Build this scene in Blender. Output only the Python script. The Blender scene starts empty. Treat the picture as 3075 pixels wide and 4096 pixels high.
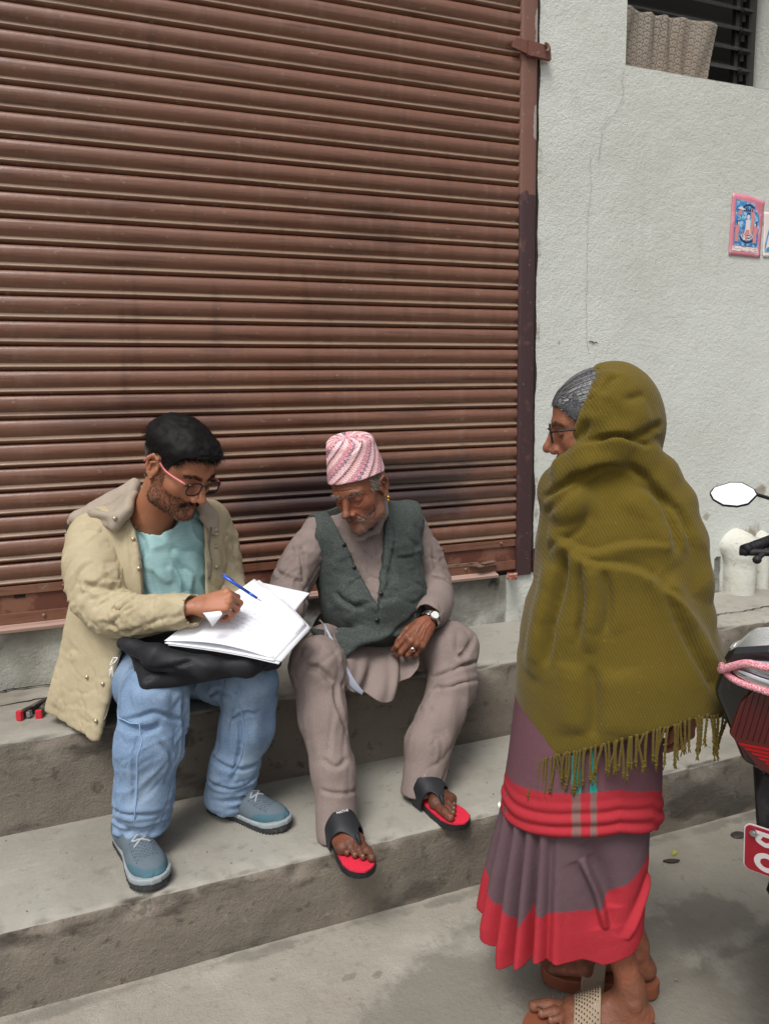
import bpy, bmesh, math, random
import numpy as np
from mathutils import Vector, Matrix
random.seed(7); rng = np.random.default_rng(11)
sc = bpy.context.scene
col = sc.collection

# ---------------------------------------------------------------- camera, world, sun, exposure
cam = bpy.data.objects.new('camera', bpy.data.cameras.new('camera')); col.objects.link(cam); sc.camera = cam
cam.matrix_world = Matrix(((0.93447, 0.06960, -0.34915, -1.6308), (-0.35559, 0.13408, -0.92497, -2.7476), (-0.01815, 0.98852, 0.15012, 1.479), (0, 0, 0, 1)))
cam.data.sensor_fit = 'HORIZONTAL'; cam.data.sensor_width = 36; cam.data.lens = 740.96 * 36 / 768
cam.data.clip_start = .05; cam.data.clip_end = 2000
SUN_EL, SUN_AZ = 60, 222     # azimuth clockwise from +y
w = bpy.data.worlds.new('World'); sc.world = w; w.use_nodes = True
nt = w.node_tree; nt.nodes.clear()
sky = nt.nodes.new('ShaderNodeTexSky'); sky.sky_type = 'NISHITA'; sky.sun_disc = False
sky.sun_elevation = math.radians(SUN_EL); sky.sun_rotation = math.radians(SUN_AZ); sky.air_density = 1.0; sky.dust_density = 4; sky.ozone_density = 1
hs = nt.nodes.new('ShaderNodeHueSaturation'); hs.inputs['Saturation'].default_value = .22; hs.inputs['Value'].default_value = 1
bg = nt.nodes.new('ShaderNodeBackground'); bg.inputs[1].default_value = .096
wo = nt.nodes.new('ShaderNodeOutputWorld')
nt.links.new(sky.outputs[0], hs.inputs['Color']); nt.links.new(hs.outputs[0], bg.inputs[0]); nt.links.new(bg.outputs[0], wo.inputs[0])
sl = bpy.data.lights.new('sun', 'SUN'); sl.energy = 1.5; sl.angle = math.radians(22); sl.color = (1, .96, .9)
so = bpy.data.objects.new('sun', sl); col.objects.link(so)
az, el = math.radians(SUN_AZ), math.radians(SUN_EL)
sd = Vector((math.sin(az) * math.cos(el), math.cos(az) * math.cos(el), math.sin(el)))
so.rotation_euler = sd.to_track_quat('Z', 'Y').to_euler(); so.location = (0, -3, 6)
sc.view_settings.view_transform = 'Standard'; sc.view_settings.look = 'None'; sc.view_settings.gamma = 1; sc.view_settings.exposure = 0.56
sc.view_settings.use_curve_mapping = False
sc.render.engine = 'CYCLES'; sc.cycles.max_bounces = 6; sc.cycles.diffuse_bounces = 4

# ---------------------------------------------------------------- helpers: numeric
A = lambda *v: np.array(v, dtype=np.float32)
def srgb(r, g, b):
    f = lambda c: (c / 255 / 12.92) if c <= 10 else ((c / 255 + .055) / 1.055) ** 2.4
    return (f(r), f(g), f(b))
_lat = rng.random((32, 32, 32)).astype(np.float32) * 2 - 1
def noise(P, f=1.0, off=0.0):
    P = np.asarray(P, np.float32) * np.asarray(f, np.float32) + off + 7.31
    i = np.floor(P).astype(np.int32); t = P - i; t = t * t * (3 - 2 * t)
    i0 = i & 31; i1 = (i + 1) & 31
    x0, y0, z0 = i0[:, 0], i0[:, 1], i0[:, 2]; x1, y1, z1 = i1[:, 0], i1[:, 1], i1[:, 2]
    tx, ty, tz = t[:, 0], t[:, 1], t[:, 2]
    def L(a, b, k): return a + (b - a) * k
    return L(L(L(_lat[x0, y0, z0], _lat[x1, y0, z0], tx), L(_lat[x0, y1, z0], _lat[x1, y1, z0], tx), ty),
             L(L(_lat[x0, y0, z1], _lat[x1, y0, z1], tx), L(_lat[x0, y1, z1], _lat[x1, y1, z1], tx), ty), tz)
def fbm(P, f=1.0, o=3, off=0.0):
    s = 0; a = 1; n = 0
    for k in range(o):
        s = s + a * noise(P, np.asarray(f) * 2 ** k, off + 5.7 * k); n += a; a *= .5
    return s / n
def sstep(a, b, x):
    t = np.clip((x - a) / (b - a), 0, 1); return t * t * (3 - 2 * t)
def unit(v):
    v = np.asarray(v, np.float64); return v / np.linalg.norm(v)

# ---------------------------------------------------------------- helpers: signed distance shapes
def Cap(a, b, ra, rb=None, n=None, s=1.0):
    a = np.array(a, np.float32); b = np.array(b, np.float32); rb = ra if rb is None else rb
    if n is not None: n = unit(n).astype(np.float32)
    ba = b - a; L2 = float(ba @ ba) + 1e-12
    def f(P):
        pa = P - a; h = np.clip(pa @ ba / L2, 0, 1); q = pa - h[:, None] * ba
        if n is not None: q = q + np.outer(q @ n * (1 / s - 1), n)
        return np.sqrt((q * q).sum(1)) - (ra + (rb - ra) * h)
    return f
def Ell(c, r, R=None):
    c = np.array(c, np.float32); r = np.array(r, np.float32); R = None if R is None else np.array(R, np.float32)
    def f(P):
        p = P - c
        if R is not None: p = p @ R
        k0 = np.sqrt(((p / r) ** 2).sum(1)); k1 = np.sqrt(((p / (r * r)) ** 2).sum(1)) + 1e-9
        return k0 * (k0 - 1) / k1
    return f
def Box(c, hf, R=None, rd=.01):
    c = np.array(c, np.float32); hf = np.array(hf, np.float32) - rd; R = None if R is None else np.array(R, np.float32)
    def f(P):
        p = P - c
        if R is not None: p = p @ R
        q = np.abs(p) - hf
        return np.sqrt((np.maximum(q, 0) ** 2).sum(1)) + np.minimum(q.max(1), 0) - rd
    return f
def Plane(p, n):   # negative on the side opposite n
    p = np.array(p, np.float32); n = unit(n).astype(np.float32)
    return lambda P: (P - p) @ n
def Chain(pts, rs, k=.01):
    fs = [Cap(pts[i], pts[i + 1], rs[i], rs[i + 1]) for i in range(len(pts) - 1)]
    def f(P):
        d = fs[0](P)
        for g in fs[1:]: d = smin(d, g(P), k)
        return d
    return f
def smin(a, b, k):
    if k <= 0: return np.minimum(a, b)
    h = np.maximum(k - np.abs(a - b), 0) / k
    return np.minimum(a, b) - h * h * k * .25
def Tri(a, b, c, r):
    a, b, c = [np.array(v, np.float32) for v in (a, b, c)]
    ba, cb, ac = b - a, c - b, a - c; n = np.cross(ba, ac); n2 = float(n @ n)
    def f(P):
        pa, pb, pc = P - a, P - b, P - c
        ins = (np.sign(pa @ np.cross(ba, n)) + np.sign(pb @ np.cross(cb, n)) + np.sign(pc @ np.cross(ac, n))) < 2
        def e(p, v): q = p - v * np.clip(p @ v / (v @ v), 0, 1)[:, None]; return (q * q).sum(1)
        ed = np.minimum(np.minimum(e(pa, ba), e(pb, cb)), e(pc, ac)); fc = (pa @ n) ** 2 / n2
        return np.sqrt(np.where(ins, ed, fc)) - r
    return f
def Quad(a, b, c, d, r):
    f, g = Tri(a, b, c, r), Tri(a, c, d, r); return lambda P: np.minimum(f(P), g(P))
class S:
    def __init__(s): s.ops = []
    def u(s, f, k=.02): s.ops.append(('u', f, k)); return s
    def sub(s, f, k=.01): s.ops.append(('s', f, k)); return s
    def inter(s, f, k=.004): s.ops.append(('i', f, k)); return s
    def disp(s, f): s.ops.append(('d', f, 0)); return s
    def shell(s, t): s.ops.append(('h', t, 0)); return s
    def __call__(s, P):
        d = np.full(len(P), 10., np.float32)
        for o, f, k in s.ops:
            if o == 'u': d = smin(d, f(P), k)
            elif o == 's': d = -smin(-d, f(P), k)
            elif o == 'i': d = -smin(-d, -f(P), k)
            elif o == 'h': d = np.abs(d + f / 2) - f / 2
            else: d = d + f(P)
        return d
def surface(sdf, lo, hi, h, B=8, project=True):
    lo = np.array(lo, np.float64); hi = np.array(hi, np.float64)
    n = (np.ceil((hi - lo) / h / B).astype(int)) * B + 1
    D = np.full(tuple(n), 1., np.float32)
    nb = (n - 1) // B
    g = np.stack(np.meshgrid(*[np.arange(k) for k in nb], indexing='ij'), -1).reshape(-1, 3)
    cen = (lo + (g + .5) * B * h).astype(np.float32)
    dc = sdf(cen); rad = B * h * .5 * 1.7321 * 1.6 + h
    for a in range(3): pass
    neg = dc < 0
    # fill whole blocks with a coarse sign first
    Bk = np.repeat(np.repeat(np.repeat(np.where(neg, -1., 1.).astype(np.float32).reshape(tuple(nb)), B, 0), B, 1), B, 2)
    D[:-1, :-1, :-1] = Bk; D[-1] = D[-2]; D[:, -1] = D[:, -2]; D[:, :, -1] = D[:, :, -2]
    act = g[np.abs(dc) < rad]
    r = np.arange(B + 1); off = np.stack(np.meshgrid(r, r, r, indexing='ij'), -1).reshape(-1, 3)
    CH = 400
    for s0 in range(0, len(act), CH):
        idx = (act[s0:s0 + CH, None, :] * B + off[None]).reshape(-1, 3)
        D[idx[:, 0], idx[:, 1], idx[:, 2]] = sdf((lo + idx * h).astype(np.float32))
    neg = D < 0
    c = np.zeros(tuple(n - 1), np.uint8)
    for i in (0, 1):
        for j in (0, 1):
            for k in (0, 1):
                c += neg[i:n[0] - 1 + i, j:n[1] - 1 + j, k:n[2] - 1 + k]
    cells = np.argwhere((c > 0) & (c < 8))
    vid = np.full(tuple(n - 1), -1, np.int32); vid[cells[:, 0], cells[:, 1], cells[:, 2]] = np.arange(len(cells))
    acc = np.zeros((len(cells), 3)); cnt = np.zeros(len(cells))
    cor = [(0, 0, 0), (1, 0, 0), (0, 1, 0), (1, 1, 0), (0, 0, 1), (1, 0, 1), (0, 1, 1), (1, 1, 1)]
    for a_, b_ in [(0, 1), (2, 3), (4, 5), (6, 7), (0, 2), (1, 3), (4, 6), (5, 7), (0, 4), (1, 5), (2, 6), (3, 7)]:
        ca, cb = np.array(cor[a_]), np.array(cor[b_])
        ia = cells + ca; ib = cells + cb
        va = D[ia[:, 0], ia[:, 1], ia[:, 2]]; vb = D[ib[:, 0], ib[:, 1], ib[:, 2]]
        m = (va < 0) != (vb < 0)
        t = np.clip(va[m] / (va[m] - vb[m]), 0, 1)
        acc[m] += ia[m] + t[:, None] * (cb - ca); cnt[m] += 1
    V = lo + acc / cnt[:, None] * h
    F = []
    for ax in range(3):
        s0 = [slice(0, n[0]), slice(0, n[1]), slice(0, n[2])]; s1 = list(s0)
        s0[ax] = slice(0, n[ax] - 1); s1[ax] = slice(1, n[ax])
        e = np.argwhere(neg[tuple(s0)] != neg[tuple(s1)])
        b1, b2 = (ax + 1) % 3, (ax + 2) % 3
        ok = (e[:, b1] > 0) & (e[:, b2] > 0) & (e[:, b1] < n[b1] - 1) & (e[:, b2] < n[b2] - 1)
        e = e[ok]
        sg = neg[e[:, 0], e[:, 1], e[:, 2]]
        q = []
        for d1, d2 in ((1, 1), (0, 1), (0, 0), (1, 0)):
            x = e.copy(); x[:, b1] -= d1; x[:, b2] -= d2
            q.append(vid[x[:, 0], x[:, 1], x[:, 2]])
        q = np.stack(q, 1); q[~sg] = q[~sg][:, ::-1]
        F.append(q)
    F = np.concatenate(F); F = F[(F >= 0).all(1)]
    if project:
        for _ in range(2):
            Vf = V.astype(np.float32); e = h * .3; d = sdf(Vf)
            gr = np.stack([sdf(Vf + np.eye(3, dtype=np.float32)[i] * e) - sdf(Vf - np.eye(3, dtype=np.float32)[i] * e) for i in range(3)], 1) / (2 * e)
            g2 = np.maximum((gr * gr).sum(1), .2)
            st = (d / g2)[:, None] * gr; ln = np.linalg.norm(st, axis=1, keepdims=True)
            V = V - st * np.minimum(1, h * .5 / (ln + 1e-9)) * .7
    return V, F
def join_geo(*gs):
    V = []; F = []; o = 0
    for v, f in gs: V.append(v); F.append(np.asarray(f) + o); o += len(v)
    return np.concatenate(V), np.concatenate(F)
def relax(V, F, it=2, k=.5):
    for _ in range(it):
        s = np.zeros_like(V); c = np.zeros(len(V))
        for a, b in ((0, 1), (1, 2), (2, 3), (3, 0)):
            for x, y in ((a, b), (b, a)):
                for k_ in range(3): s[:, k_] += np.bincount(F[:, x], V[F[:, y], k_], len(V))
                c += np.bincount(F[:, x], minlength=len(V))
        V = V + (s / np.maximum(c, 1)[:, None] - V) * k
    return V
def normals(V, F):
    n = np.cross(V[F[:, 2]] - V[F[:, 0]], V[F[:, -1]] - V[F[:, 1]]) if F.shape[1] == 4 else np.cross(V[F[:, 1]] - V[F[:, 0]], V[F[:, 2]] - V[F[:, 0]])
    N = np.zeros_like(V)
    for k in range(F.shape[1]):
        for k_ in range(3): N[:, k_] += np.bincount(F[:, k], n[:, k_], len(V))
    return N / (np.linalg.norm(N, axis=1, keepdims=True) + 1e-12)
def catmull(pts, m=8):
    P = np.array(pts, float)
    if len(P) < 3: return np.array([P[0] + (P[-1] - P[0]) * t for t in np.linspace(0, 1, m + 1)])
    Q = np.vstack([2 * P[0] - P[1], P, 2 * P[-1] - P[-2]]); out = []
    for i in range(len(P) - 1):
        a, b, c, d = Q[i:i + 4]
        for t in np.arange(m) / m:
            out.append(.5 * ((2 * b) + (c - a) * t + (2 * a - 5 * b + 4 * c - d) * t * t + (3 * b - a - 3 * c + d) * t ** 3))
    out.append(P[-1]); return np.array(out)
def sculpt(V, F, strokes, snap=.08):
    """strokes: (kind, points, width, amount). Moves vertices along their normals near each stroke."""
    N = normals(V, F); M = np.zeros(len(V))
    for kind, pts, wd, amt in strokes:
        P = catmull(pts, 6)
        if snap:
            R = []
            for p in P:
                d = ((V - p) ** 2).sum(1); j = int(d.argmin())
                R.append(V[j] if d[j] < snap * snap else p)
            R = np.array(R); P = np.array([R[max(0, i - 1):i + 2].mean(0) for i in range(len(R))])
        lo, hi = P.min(0) - wd * 4, P.max(0) + wd * 4
        ix = np.nonzero(((V > lo) & (V < hi)).all(1))[0]
        if len(ix) == 0: continue
        v = V[ix]; best = np.full(len(ix), 1e9); side = np.zeros(len(ix)); tt = np.zeros(len(ix)); m = len(P) - 1
        for i in range(m):
            a, b = P[i], P[i + 1]; ba = b - a; L = ba @ ba + 1e-12
            h = np.clip((v - a) @ ba / L, 0, 1); q = v - a - h[:, None] * ba; d = np.sqrt((q * q).sum(1))
            k = d < best
            best[k] = d[k]; side[k] = np.einsum('ij,ij->i', np.cross(np.tile(ba / math.sqrt(L), (k.sum(), 1)), N[ix][k]), q[k]); tt[k] = (i + h[k]) / m
        tp = np.clip(np.minimum(tt, 1 - tt) * 5, 0, 1) ** .6
        if kind == 'fold': amt = amt * 1.15
        if kind == 'ridge': M[ix] += amt * tp * np.exp(-(best / wd) ** 2)
        elif kind == 'fold':   # sharp valley with a raised lip each side
            M[ix] += amt * tp * (np.exp(-(best / (wd * 1.6)) ** 2) * .7 - 1.7 * np.exp(-(best / (wd * .45)) ** 2))
        elif kind == 'step':
            amt = amt * 1.5   # raised on the left of the stroke, falls away slowly
            s = sstep(-wd * .15, wd * .15, side); M[ix] += amt * tp * s * np.exp(-(best / (wd * 2)) ** 2) - amt * .4 * tp * (1 - s) * np.exp(-(best / (wd * .5)) ** 2)
    return V + N * M[:, None]

def weld(parts, limbs):
    """joins skin pieces into one connected surface: limbs = (i, j, points, radii) run under the clothes"""
    V, F = join_geo(*parts); off = np.cumsum([0] + [len(p[0]) for p in parts])
    for i, j, pts, rad in limbs:
        P = catmull(pts, 4); rr = np.interp(np.linspace(0, 1, len(P)), np.linspace(0, 1, len(rad)), rad); T = np.gradient(P, axis=0); T /= np.linalg.norm(T, axis=1, keepdims=True)
        n = unit(np.cross(T[0], (0.3, .5, .8))); vs = []; o = len(V); m = 12
        for k, p in enumerate(P):
            n = unit(n - T[k] * (n @ T[k])); b = np.cross(T[k], n); vs += [p + rr[k] * (math.cos(a) * n + math.sin(a) * b) for a in np.arange(m) * 2 * math.pi / m]
        q = [(o + k * m + a, o + k * m + (a + 1) % m, o + (k + 1) * m + (a + 1) % m, o + (k + 1) * m + a) for k in range(len(P) - 1) for a in range(m)]
        for isl, ring in ((i, 0), (j, len(P) - 1)):
            ix = np.arange(off[isl], off[isl + 1]); c = ix[((V[ix] - P[ring]) ** 2).sum(1).argmin()]; f = F[(F == c).any(1)][0]; s_ = list(f).index(c); nb = f[(s_ + 1) % 4]; q.append((c, nb, o + ring * m + 1, o + ring * m))
        V = np.concatenate([V, np.array(vs)]); F = np.concatenate([F, np.array(q)])
    return V, F
# ---------------------------------------------------------------- helpers: objects
def geo(name, V, F, m=None, parent=None, smooth=True, attrs=None):
    me = bpy.data.meshes.new(name)
    V = np.asarray(V, np.float32)
    if isinstance(F, np.ndarray):
        k = F.shape[1]; me.vertices.add(len(V)); me.vertices.foreach_set('co', V.ravel())
        me.loops.add(F.size); me.loops.foreach_set('vertex_index', F.astype(np.int32).ravel())
        me.polygons.add(len(F)); me.polygons.foreach_set('loop_start', np.arange(0, F.size, k, dtype=np.int32))
        me.update(calc_edges=True)
    else: me.from_pydata(V.tolist(), [], F)
    if smooth: me.polygons.foreach_set('use_smooth', np.ones(len(me.polygons), bool))
    for k, a in (attrs.items() if attrs is not None else ()):
        a = np.asarray(a, np.float32)
        if len(a) < len(V): a = np.concatenate([a, np.zeros(len(V) - len(a), np.float32)])
        if a.ndim == 1: at = me.attributes.new(k, 'FLOAT', 'POINT'); at.data.foreach_set('value', a)
        else: at = me.attributes.new(k, 'FLOAT_COLOR', 'POINT'); at.data.foreach_set('color', np.c_[a, np.ones(len(a))].astype(np.float32).ravel())
    me.update(); me.validate()
    o = bpy.data.objects.new(name, me); col.objects.link(o)
    if m: me.materials.append(m)
    if parent: o.parent = parent
    return o
def tag(o, label=None, cat=None, group=None, kind=None):
    for k, v in (('label', label), ('category', cat), ('group', group), ('kind', kind)):
        if v: o[k] = v
    return o
def empty(name, loc=(0, 0, 0)):
    o = bpy.data.objects.new(name, None); col.objects.link(o); o.empty_display_size = .05
    return o
class MB:
    """collects simple shapes into one mesh"""
    def __init__(s): s.v = []; s.f = []
    def add(s, v, f): o = len(s.v); s.v += [tuple(map(float, p)) for p in v]; s.f += [tuple(int(i) + o for i in q) for q in f]; return s
    def box(s, c, h, R=None, bev=0):
        c = np.array(c, float); h = np.array(h, float); R = np.eye(3) if R is None else np.array(R)
        bm = bmesh.new(); bmesh.ops.create_cube(bm, size=2)
        for v in bm.verts: v.co = Vector((v.co.x * h[0], v.co.y * h[1], v.co.z * h[2]))
        if bev: bmesh.ops.bevel(bm, geom=bm.edges[:] , offset=bev, segments=2, profile=.6, affect='EDGES')
        vs = [c + R @ np.array(v.co) for v in bm.verts]; bm.verts.index_update()
        s.add(vs, [[v.index for v in f.verts] for f in bm.faces]); bm.free(); return s
    def tube(s, pts, r, seg=8, caps=True, m=0):
        P = catmull(pts, m) if m else np.array(pts, float)
        rr = np.full(len(P), r) if np.isscalar(r) else np.interp(np.linspace(0, 1, len(P)), np.linspace(0, 1, len(r)), r)
        T = np.gradient(P, axis=0); T /= np.linalg.norm(T, axis=1, keepdims=True) + 1e-12
        up = np.array([0, 0, 1.]) if abs(T[0][2]) < .9 else np.array([1., 0, 0])
        n = unit(np.cross(T[0], up)); vs = []
        for i, p in enumerate(P):
            n = n - T[i] * (n @ T[i]); n = n / np.linalg.norm(n); b = np.cross(T[i], n)
            vs += [p + rr[i] * (math.cos(a) * n + math.sin(a) * b) for a in np.arange(seg) * 2 * math.pi / seg]
        fs = [(i * seg + j, i * seg + (j + 1) % seg, (i + 1) * seg + (j + 1) % seg, (i + 1) * seg + j) for i in range(len(P) - 1) for j in range(seg)]
        if caps: fs += [tuple(range(seg))[::-1], tuple((len(P) - 1) * seg + j for j in range(seg))]
        return s.add(vs, fs)
    def prism(s, poly, z0, z1, X, Y, Z, o):   # extrude a 2D polygon: axes X, Y, extrude along Z, origin o
        X, Y, Z, o = map(lambda a: np.array(a, float), (X, Y, Z, o)); n = len(poly)
        vs = [o + X * a + Y * b + Z * z0 for a, b in poly] + [o + X * a + Y * b + Z * z1 for a, b in poly]
        fs = [tuple(range(n))[::-1], tuple(range(n, 2 * n))] + [(i, (i + 1) % n, n + (i + 1) % n, n + i) for i in range(n)]
        return s.add(vs, fs)
    def ico(s, c, r, sub=2, R=None):
        bm = bmesh.new(); bmesh.ops.create_icosphere(bm, subdivisions=sub, radius=1); r = np.array(r) * np.ones(3); R = np.eye(3) if R is None else np.array(R)
        bm.verts.index_update()
        s.add([np.array(c) + R @ (np.array(v.co) * r) for v in bm.verts], [[v.index for v in f.verts] for f in bm.faces]); bm.free(); return s
    def build(s, name, m=None, parent=None, smooth=False):
        o = geo(name, np.array(s.v), s.f, m, parent, smooth)
        return o
def grid(fn, nu, nv, closed_u=False):
    """fn(u, v arrays) -> (N,3); returns V, F"""
    u, v = np.meshgrid(np.linspace(0, 1, nu, endpoint=not closed_u), np.linspace(0, 1, nv), indexing='ij')
    V = fn(u.ravel(), v.ravel()); F = []
    i, j = np.meshgrid(np.arange(nu if closed_u else nu - 1), np.arange(nv - 1), indexing='ij'); i = i.ravel(); j = j.ravel(); k = (i + 1) % nu
    return V, np.stack([i * nv + j, k * nv + j, k * nv + j + 1, i * nv + j + 1], 1)

# ---------------------------------------------------------------- helpers: materials
def creases(P, d, amp, fl=5., fc=20., seed=0, sh=2.2):
    d = unit(d); a = unit(np.cross(d, (.3, .9, .2))); b = np.cross(d, a); Q = np.stack([P @ d * fl, P @ a * fc, P @ b * fc], 1); Q = Q + .35 * np.stack([noise(P, 7, seed + 1)] * 3, 1)
    n1 = 1 - np.abs(fbm(Q, 1.0, 2, seed)) * 2.6; n2 = 1 - np.abs(fbm(Q, 1.0, 2, seed + 50)) * 2.6
    return amp * (np.clip(n1, 0, 1) ** sh - 1.2 * np.clip(n2, 0, 1) ** (sh * 1.4)) * np.clip(.35 + 1.2 * noise(P, 5, seed + 9), 0, 1.2)
def twill(m, attr, freq, dist):
    t = m.node_tree; N = t.nodes; a = N.new('ShaderNodeAttribute'); a.attribute_name = attr
    mu = N.new('ShaderNodeMath'); mu.operation = 'MULTIPLY'; mu.inputs[1].default_value = freq; t.links.new(a.outputs['Fac'], mu.inputs[0])
    si = N.new('ShaderNodeMath'); si.operation = 'SINE'; t.links.new(mu.outputs[0], si.inputs[0])
    bp = N.new('ShaderNodeBump'); bp.inputs['Distance'].default_value = dist; t.links.new(si.outputs[0], bp.inputs['Height'])
    b = N['Principled BSDF']; pv = b.inputs['Normal'].links[0].from_socket; t.links.new(pv, bp.inputs['Normal']); t.links.new(bp.outputs[0], b.inputs['Normal'])
    mr = N.new('ShaderNodeMapRange'); t.links.new(si.outputs[0], mr.inputs[0]); mr.inputs[1].default_value = -1; mr.inputs[2].default_value = 1; mr.inputs[3].default_value = .90; mr.inputs[4].default_value = 1.06
    pc = b.inputs['Base Color'].links[0].from_socket; mx = N.new('ShaderNodeMix'); mx.data_type = 'RGBA'; mx.blend_type = 'MULTIPLY'; mx.inputs[0].default_value = 1; t.links.new(pc, mx.inputs[6]); t.links.new(mr.outputs[0], mx.inputs[7]); t.links.new(mx.outputs[2], b.inputs['Base Color'])
def mat(name, base, rough=.8, spec=.3, layers=(), bump=(), attrs=(), metal=0, sheen=0, coat=0, obj=False, trans=0, emit=None, sss=0, alpha=None, wave=None):
    """layers: (scale, colour, lo, hi, amount[, detail]); attrs: (attribute, colour); bump: (scale, distance[, detail]); scale may be a 3-tuple"""
    m = bpy.data.materials.new(name); m.use_nodes = True; t = m.node_tree; N = t.nodes; Lk = t.links.new
    b = N['Principled BSDF']
    b.inputs['Roughness'].default_value = rough; b.inputs['Specular IOR Level'].default_value = spec; b.inputs['Metallic'].default_value = metal
    if sheen: b.inputs['Sheen Weight'].default_value = sheen; b.inputs['Sheen Roughness'].default_value = .5
    if coat: b.inputs['Coat Weight'].default_value = coat; b.inputs['Coat Roughness'].default_value = .12
    if trans: b.inputs['Transmission Weight'].default_value = trans
    if sss:
        b.inputs['Subsurface Weight'].default_value = sss; b.inputs['Subsurface Radius'].default_value = (.010, .004, .002); b.inputs['Subsurface Scale'].default_value = 1
    if emit: b.inputs['Emission Color'].default_value = (*emit[0], 1); b.inputs['Emission Strength'].default_value = emit[1]
    if obj: src = N.new('ShaderNodeTexCoord').outputs['Object']
    else: src = N.new('ShaderNodeNewGeometry').outputs['Position']
    def coord(sc_):
        if np.isscalar(sc_): return src, sc_
        mp = N.new('ShaderNodeMapping'); mp.inputs['Scale'].default_value = sc_; Lk(src, mp.inputs[0]); return mp.outputs[0], 1.0
    def nz(sc_, det=4, ro=.6):
        c, s = coord(sc_); n = N.new('ShaderNodeTexNoise'); n.inputs['Scale'].default_value = s; n.inputs['Detail'].default_value = det; n.inputs['Roughness'].default_value = ro
        Lk(c, n.inputs['Vector']); return n.outputs[0]
    rgb = N.new('ShaderNodeRGB'); rgb.outputs[0].default_value = (*base, 1); cur = rgb.outputs[0]
    def mixin(fac, colr):
        nonlocal cur
        mx = N.new('ShaderNodeMix'); mx.data_type = 'RGBA'; Lk(fac, mx.inputs[0]); Lk(cur, mx.inputs[6])
        if isinstance(colr, tuple): mx.inputs[7].default_value = (*colr, 1)
        else: Lk(colr, mx.inputs[7])
        cur = mx.outputs[2]
    def rng_(v, lo, hi, amt):
        r = N.new('ShaderNodeMapRange'); r.interpolation_type = 'SMOOTHSTEP'; Lk(v, r.inputs[0]); r.inputs[1].default_value = lo; r.inputs[2].default_value = hi; r.inputs[3].default_value = 0; r.inputs[4].default_value = amt
        return r.outputs[0]
    for at in attrs:
        a = N.new('ShaderNodeAttribute'); a.attribute_name = at[0]
        if at[1] is None: cur = a.outputs['Color']
        else:
            f = a.outputs['Fac']
            if len(at) > 2:   # break the mask edge / interior up with noise: (name, colour, scale, strength)
                n = nz(at[2], 3); mm = N.new('ShaderNodeMath'); mm.operation = 'MULTIPLY_ADD'; Lk(n, mm.inputs[0]); mm.inputs[1].default_value = at[3]; 
                ad = N.new('ShaderNodeMath'); ad.operation = 'ADD'; Lk(f, ad.inputs[0]); ad.inputs[1].default_value = -at[3] * .5
                Lk(ad.outputs[0], mm.inputs[2]); f = rng_(mm.outputs[0], .35, .65, at[4] if len(at) > 4 else 1)
            mixin(f, at[1])
    for L_ in layers:
        mixin(rng_(nz(L_[0], L_[5] if len(L_) > 5 else 5), L_[2], L_[3], L_[4]), L_[1])
    Lk(cur, b.inputs['Base Color'])
    prev = None
    for B_ in bump:
        if B_[0] == 'wave':   # ('wave', (sx,sy,sz) direction scale, distance)
            w_ = N.new('ShaderNodeTexWave'); mp = N.new('ShaderNodeMapping'); mp.inputs['Rotation'].default_value = B_[3]; Lk(src, mp.inputs[0]); Lk(mp.outputs[0], w_.inputs[0]); w_.inputs['Scale'].default_value = B_[1]; w_.inputs['Distortion'].default_value = B_[4] if len(B_) > 4 else .6; w_.inputs['Detail'].default_value = 2; h = w_.outputs['Fac']; dist = B_[2]
        else: h = nz(B_[0], B_[2] if len(B_) > 2 else 4); dist = B_[1]
        bp = N.new('ShaderNodeBump'); bp.inputs['Strength'].default_value = 1; bp.inputs['Distance'].default_value = dist; Lk(h, bp.inputs['Height'])
        if prev: Lk(prev, bp.inputs['Normal'])
        prev = bp.outputs[0]
    if prev: Lk(prev, b.inputs['Normal'])
    return m

# ================================================================ THE SETTING
G = dict(ground=0.0, t2=.223, bench=.511, e1=-.450, e2=-.900)
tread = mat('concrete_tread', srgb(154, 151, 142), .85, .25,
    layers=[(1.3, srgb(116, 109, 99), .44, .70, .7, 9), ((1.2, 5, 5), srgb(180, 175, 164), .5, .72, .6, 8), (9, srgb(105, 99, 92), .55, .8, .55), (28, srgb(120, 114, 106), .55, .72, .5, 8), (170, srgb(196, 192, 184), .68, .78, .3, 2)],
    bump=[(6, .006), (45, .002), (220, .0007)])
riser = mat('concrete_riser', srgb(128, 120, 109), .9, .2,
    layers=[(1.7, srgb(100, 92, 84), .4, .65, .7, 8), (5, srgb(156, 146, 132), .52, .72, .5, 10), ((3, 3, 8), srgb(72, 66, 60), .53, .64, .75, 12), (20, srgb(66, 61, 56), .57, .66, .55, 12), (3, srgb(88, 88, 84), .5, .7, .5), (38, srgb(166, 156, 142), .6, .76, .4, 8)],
    bump=[(6, .010, 10), (40, .003, 8), (160, .002)])
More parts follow.
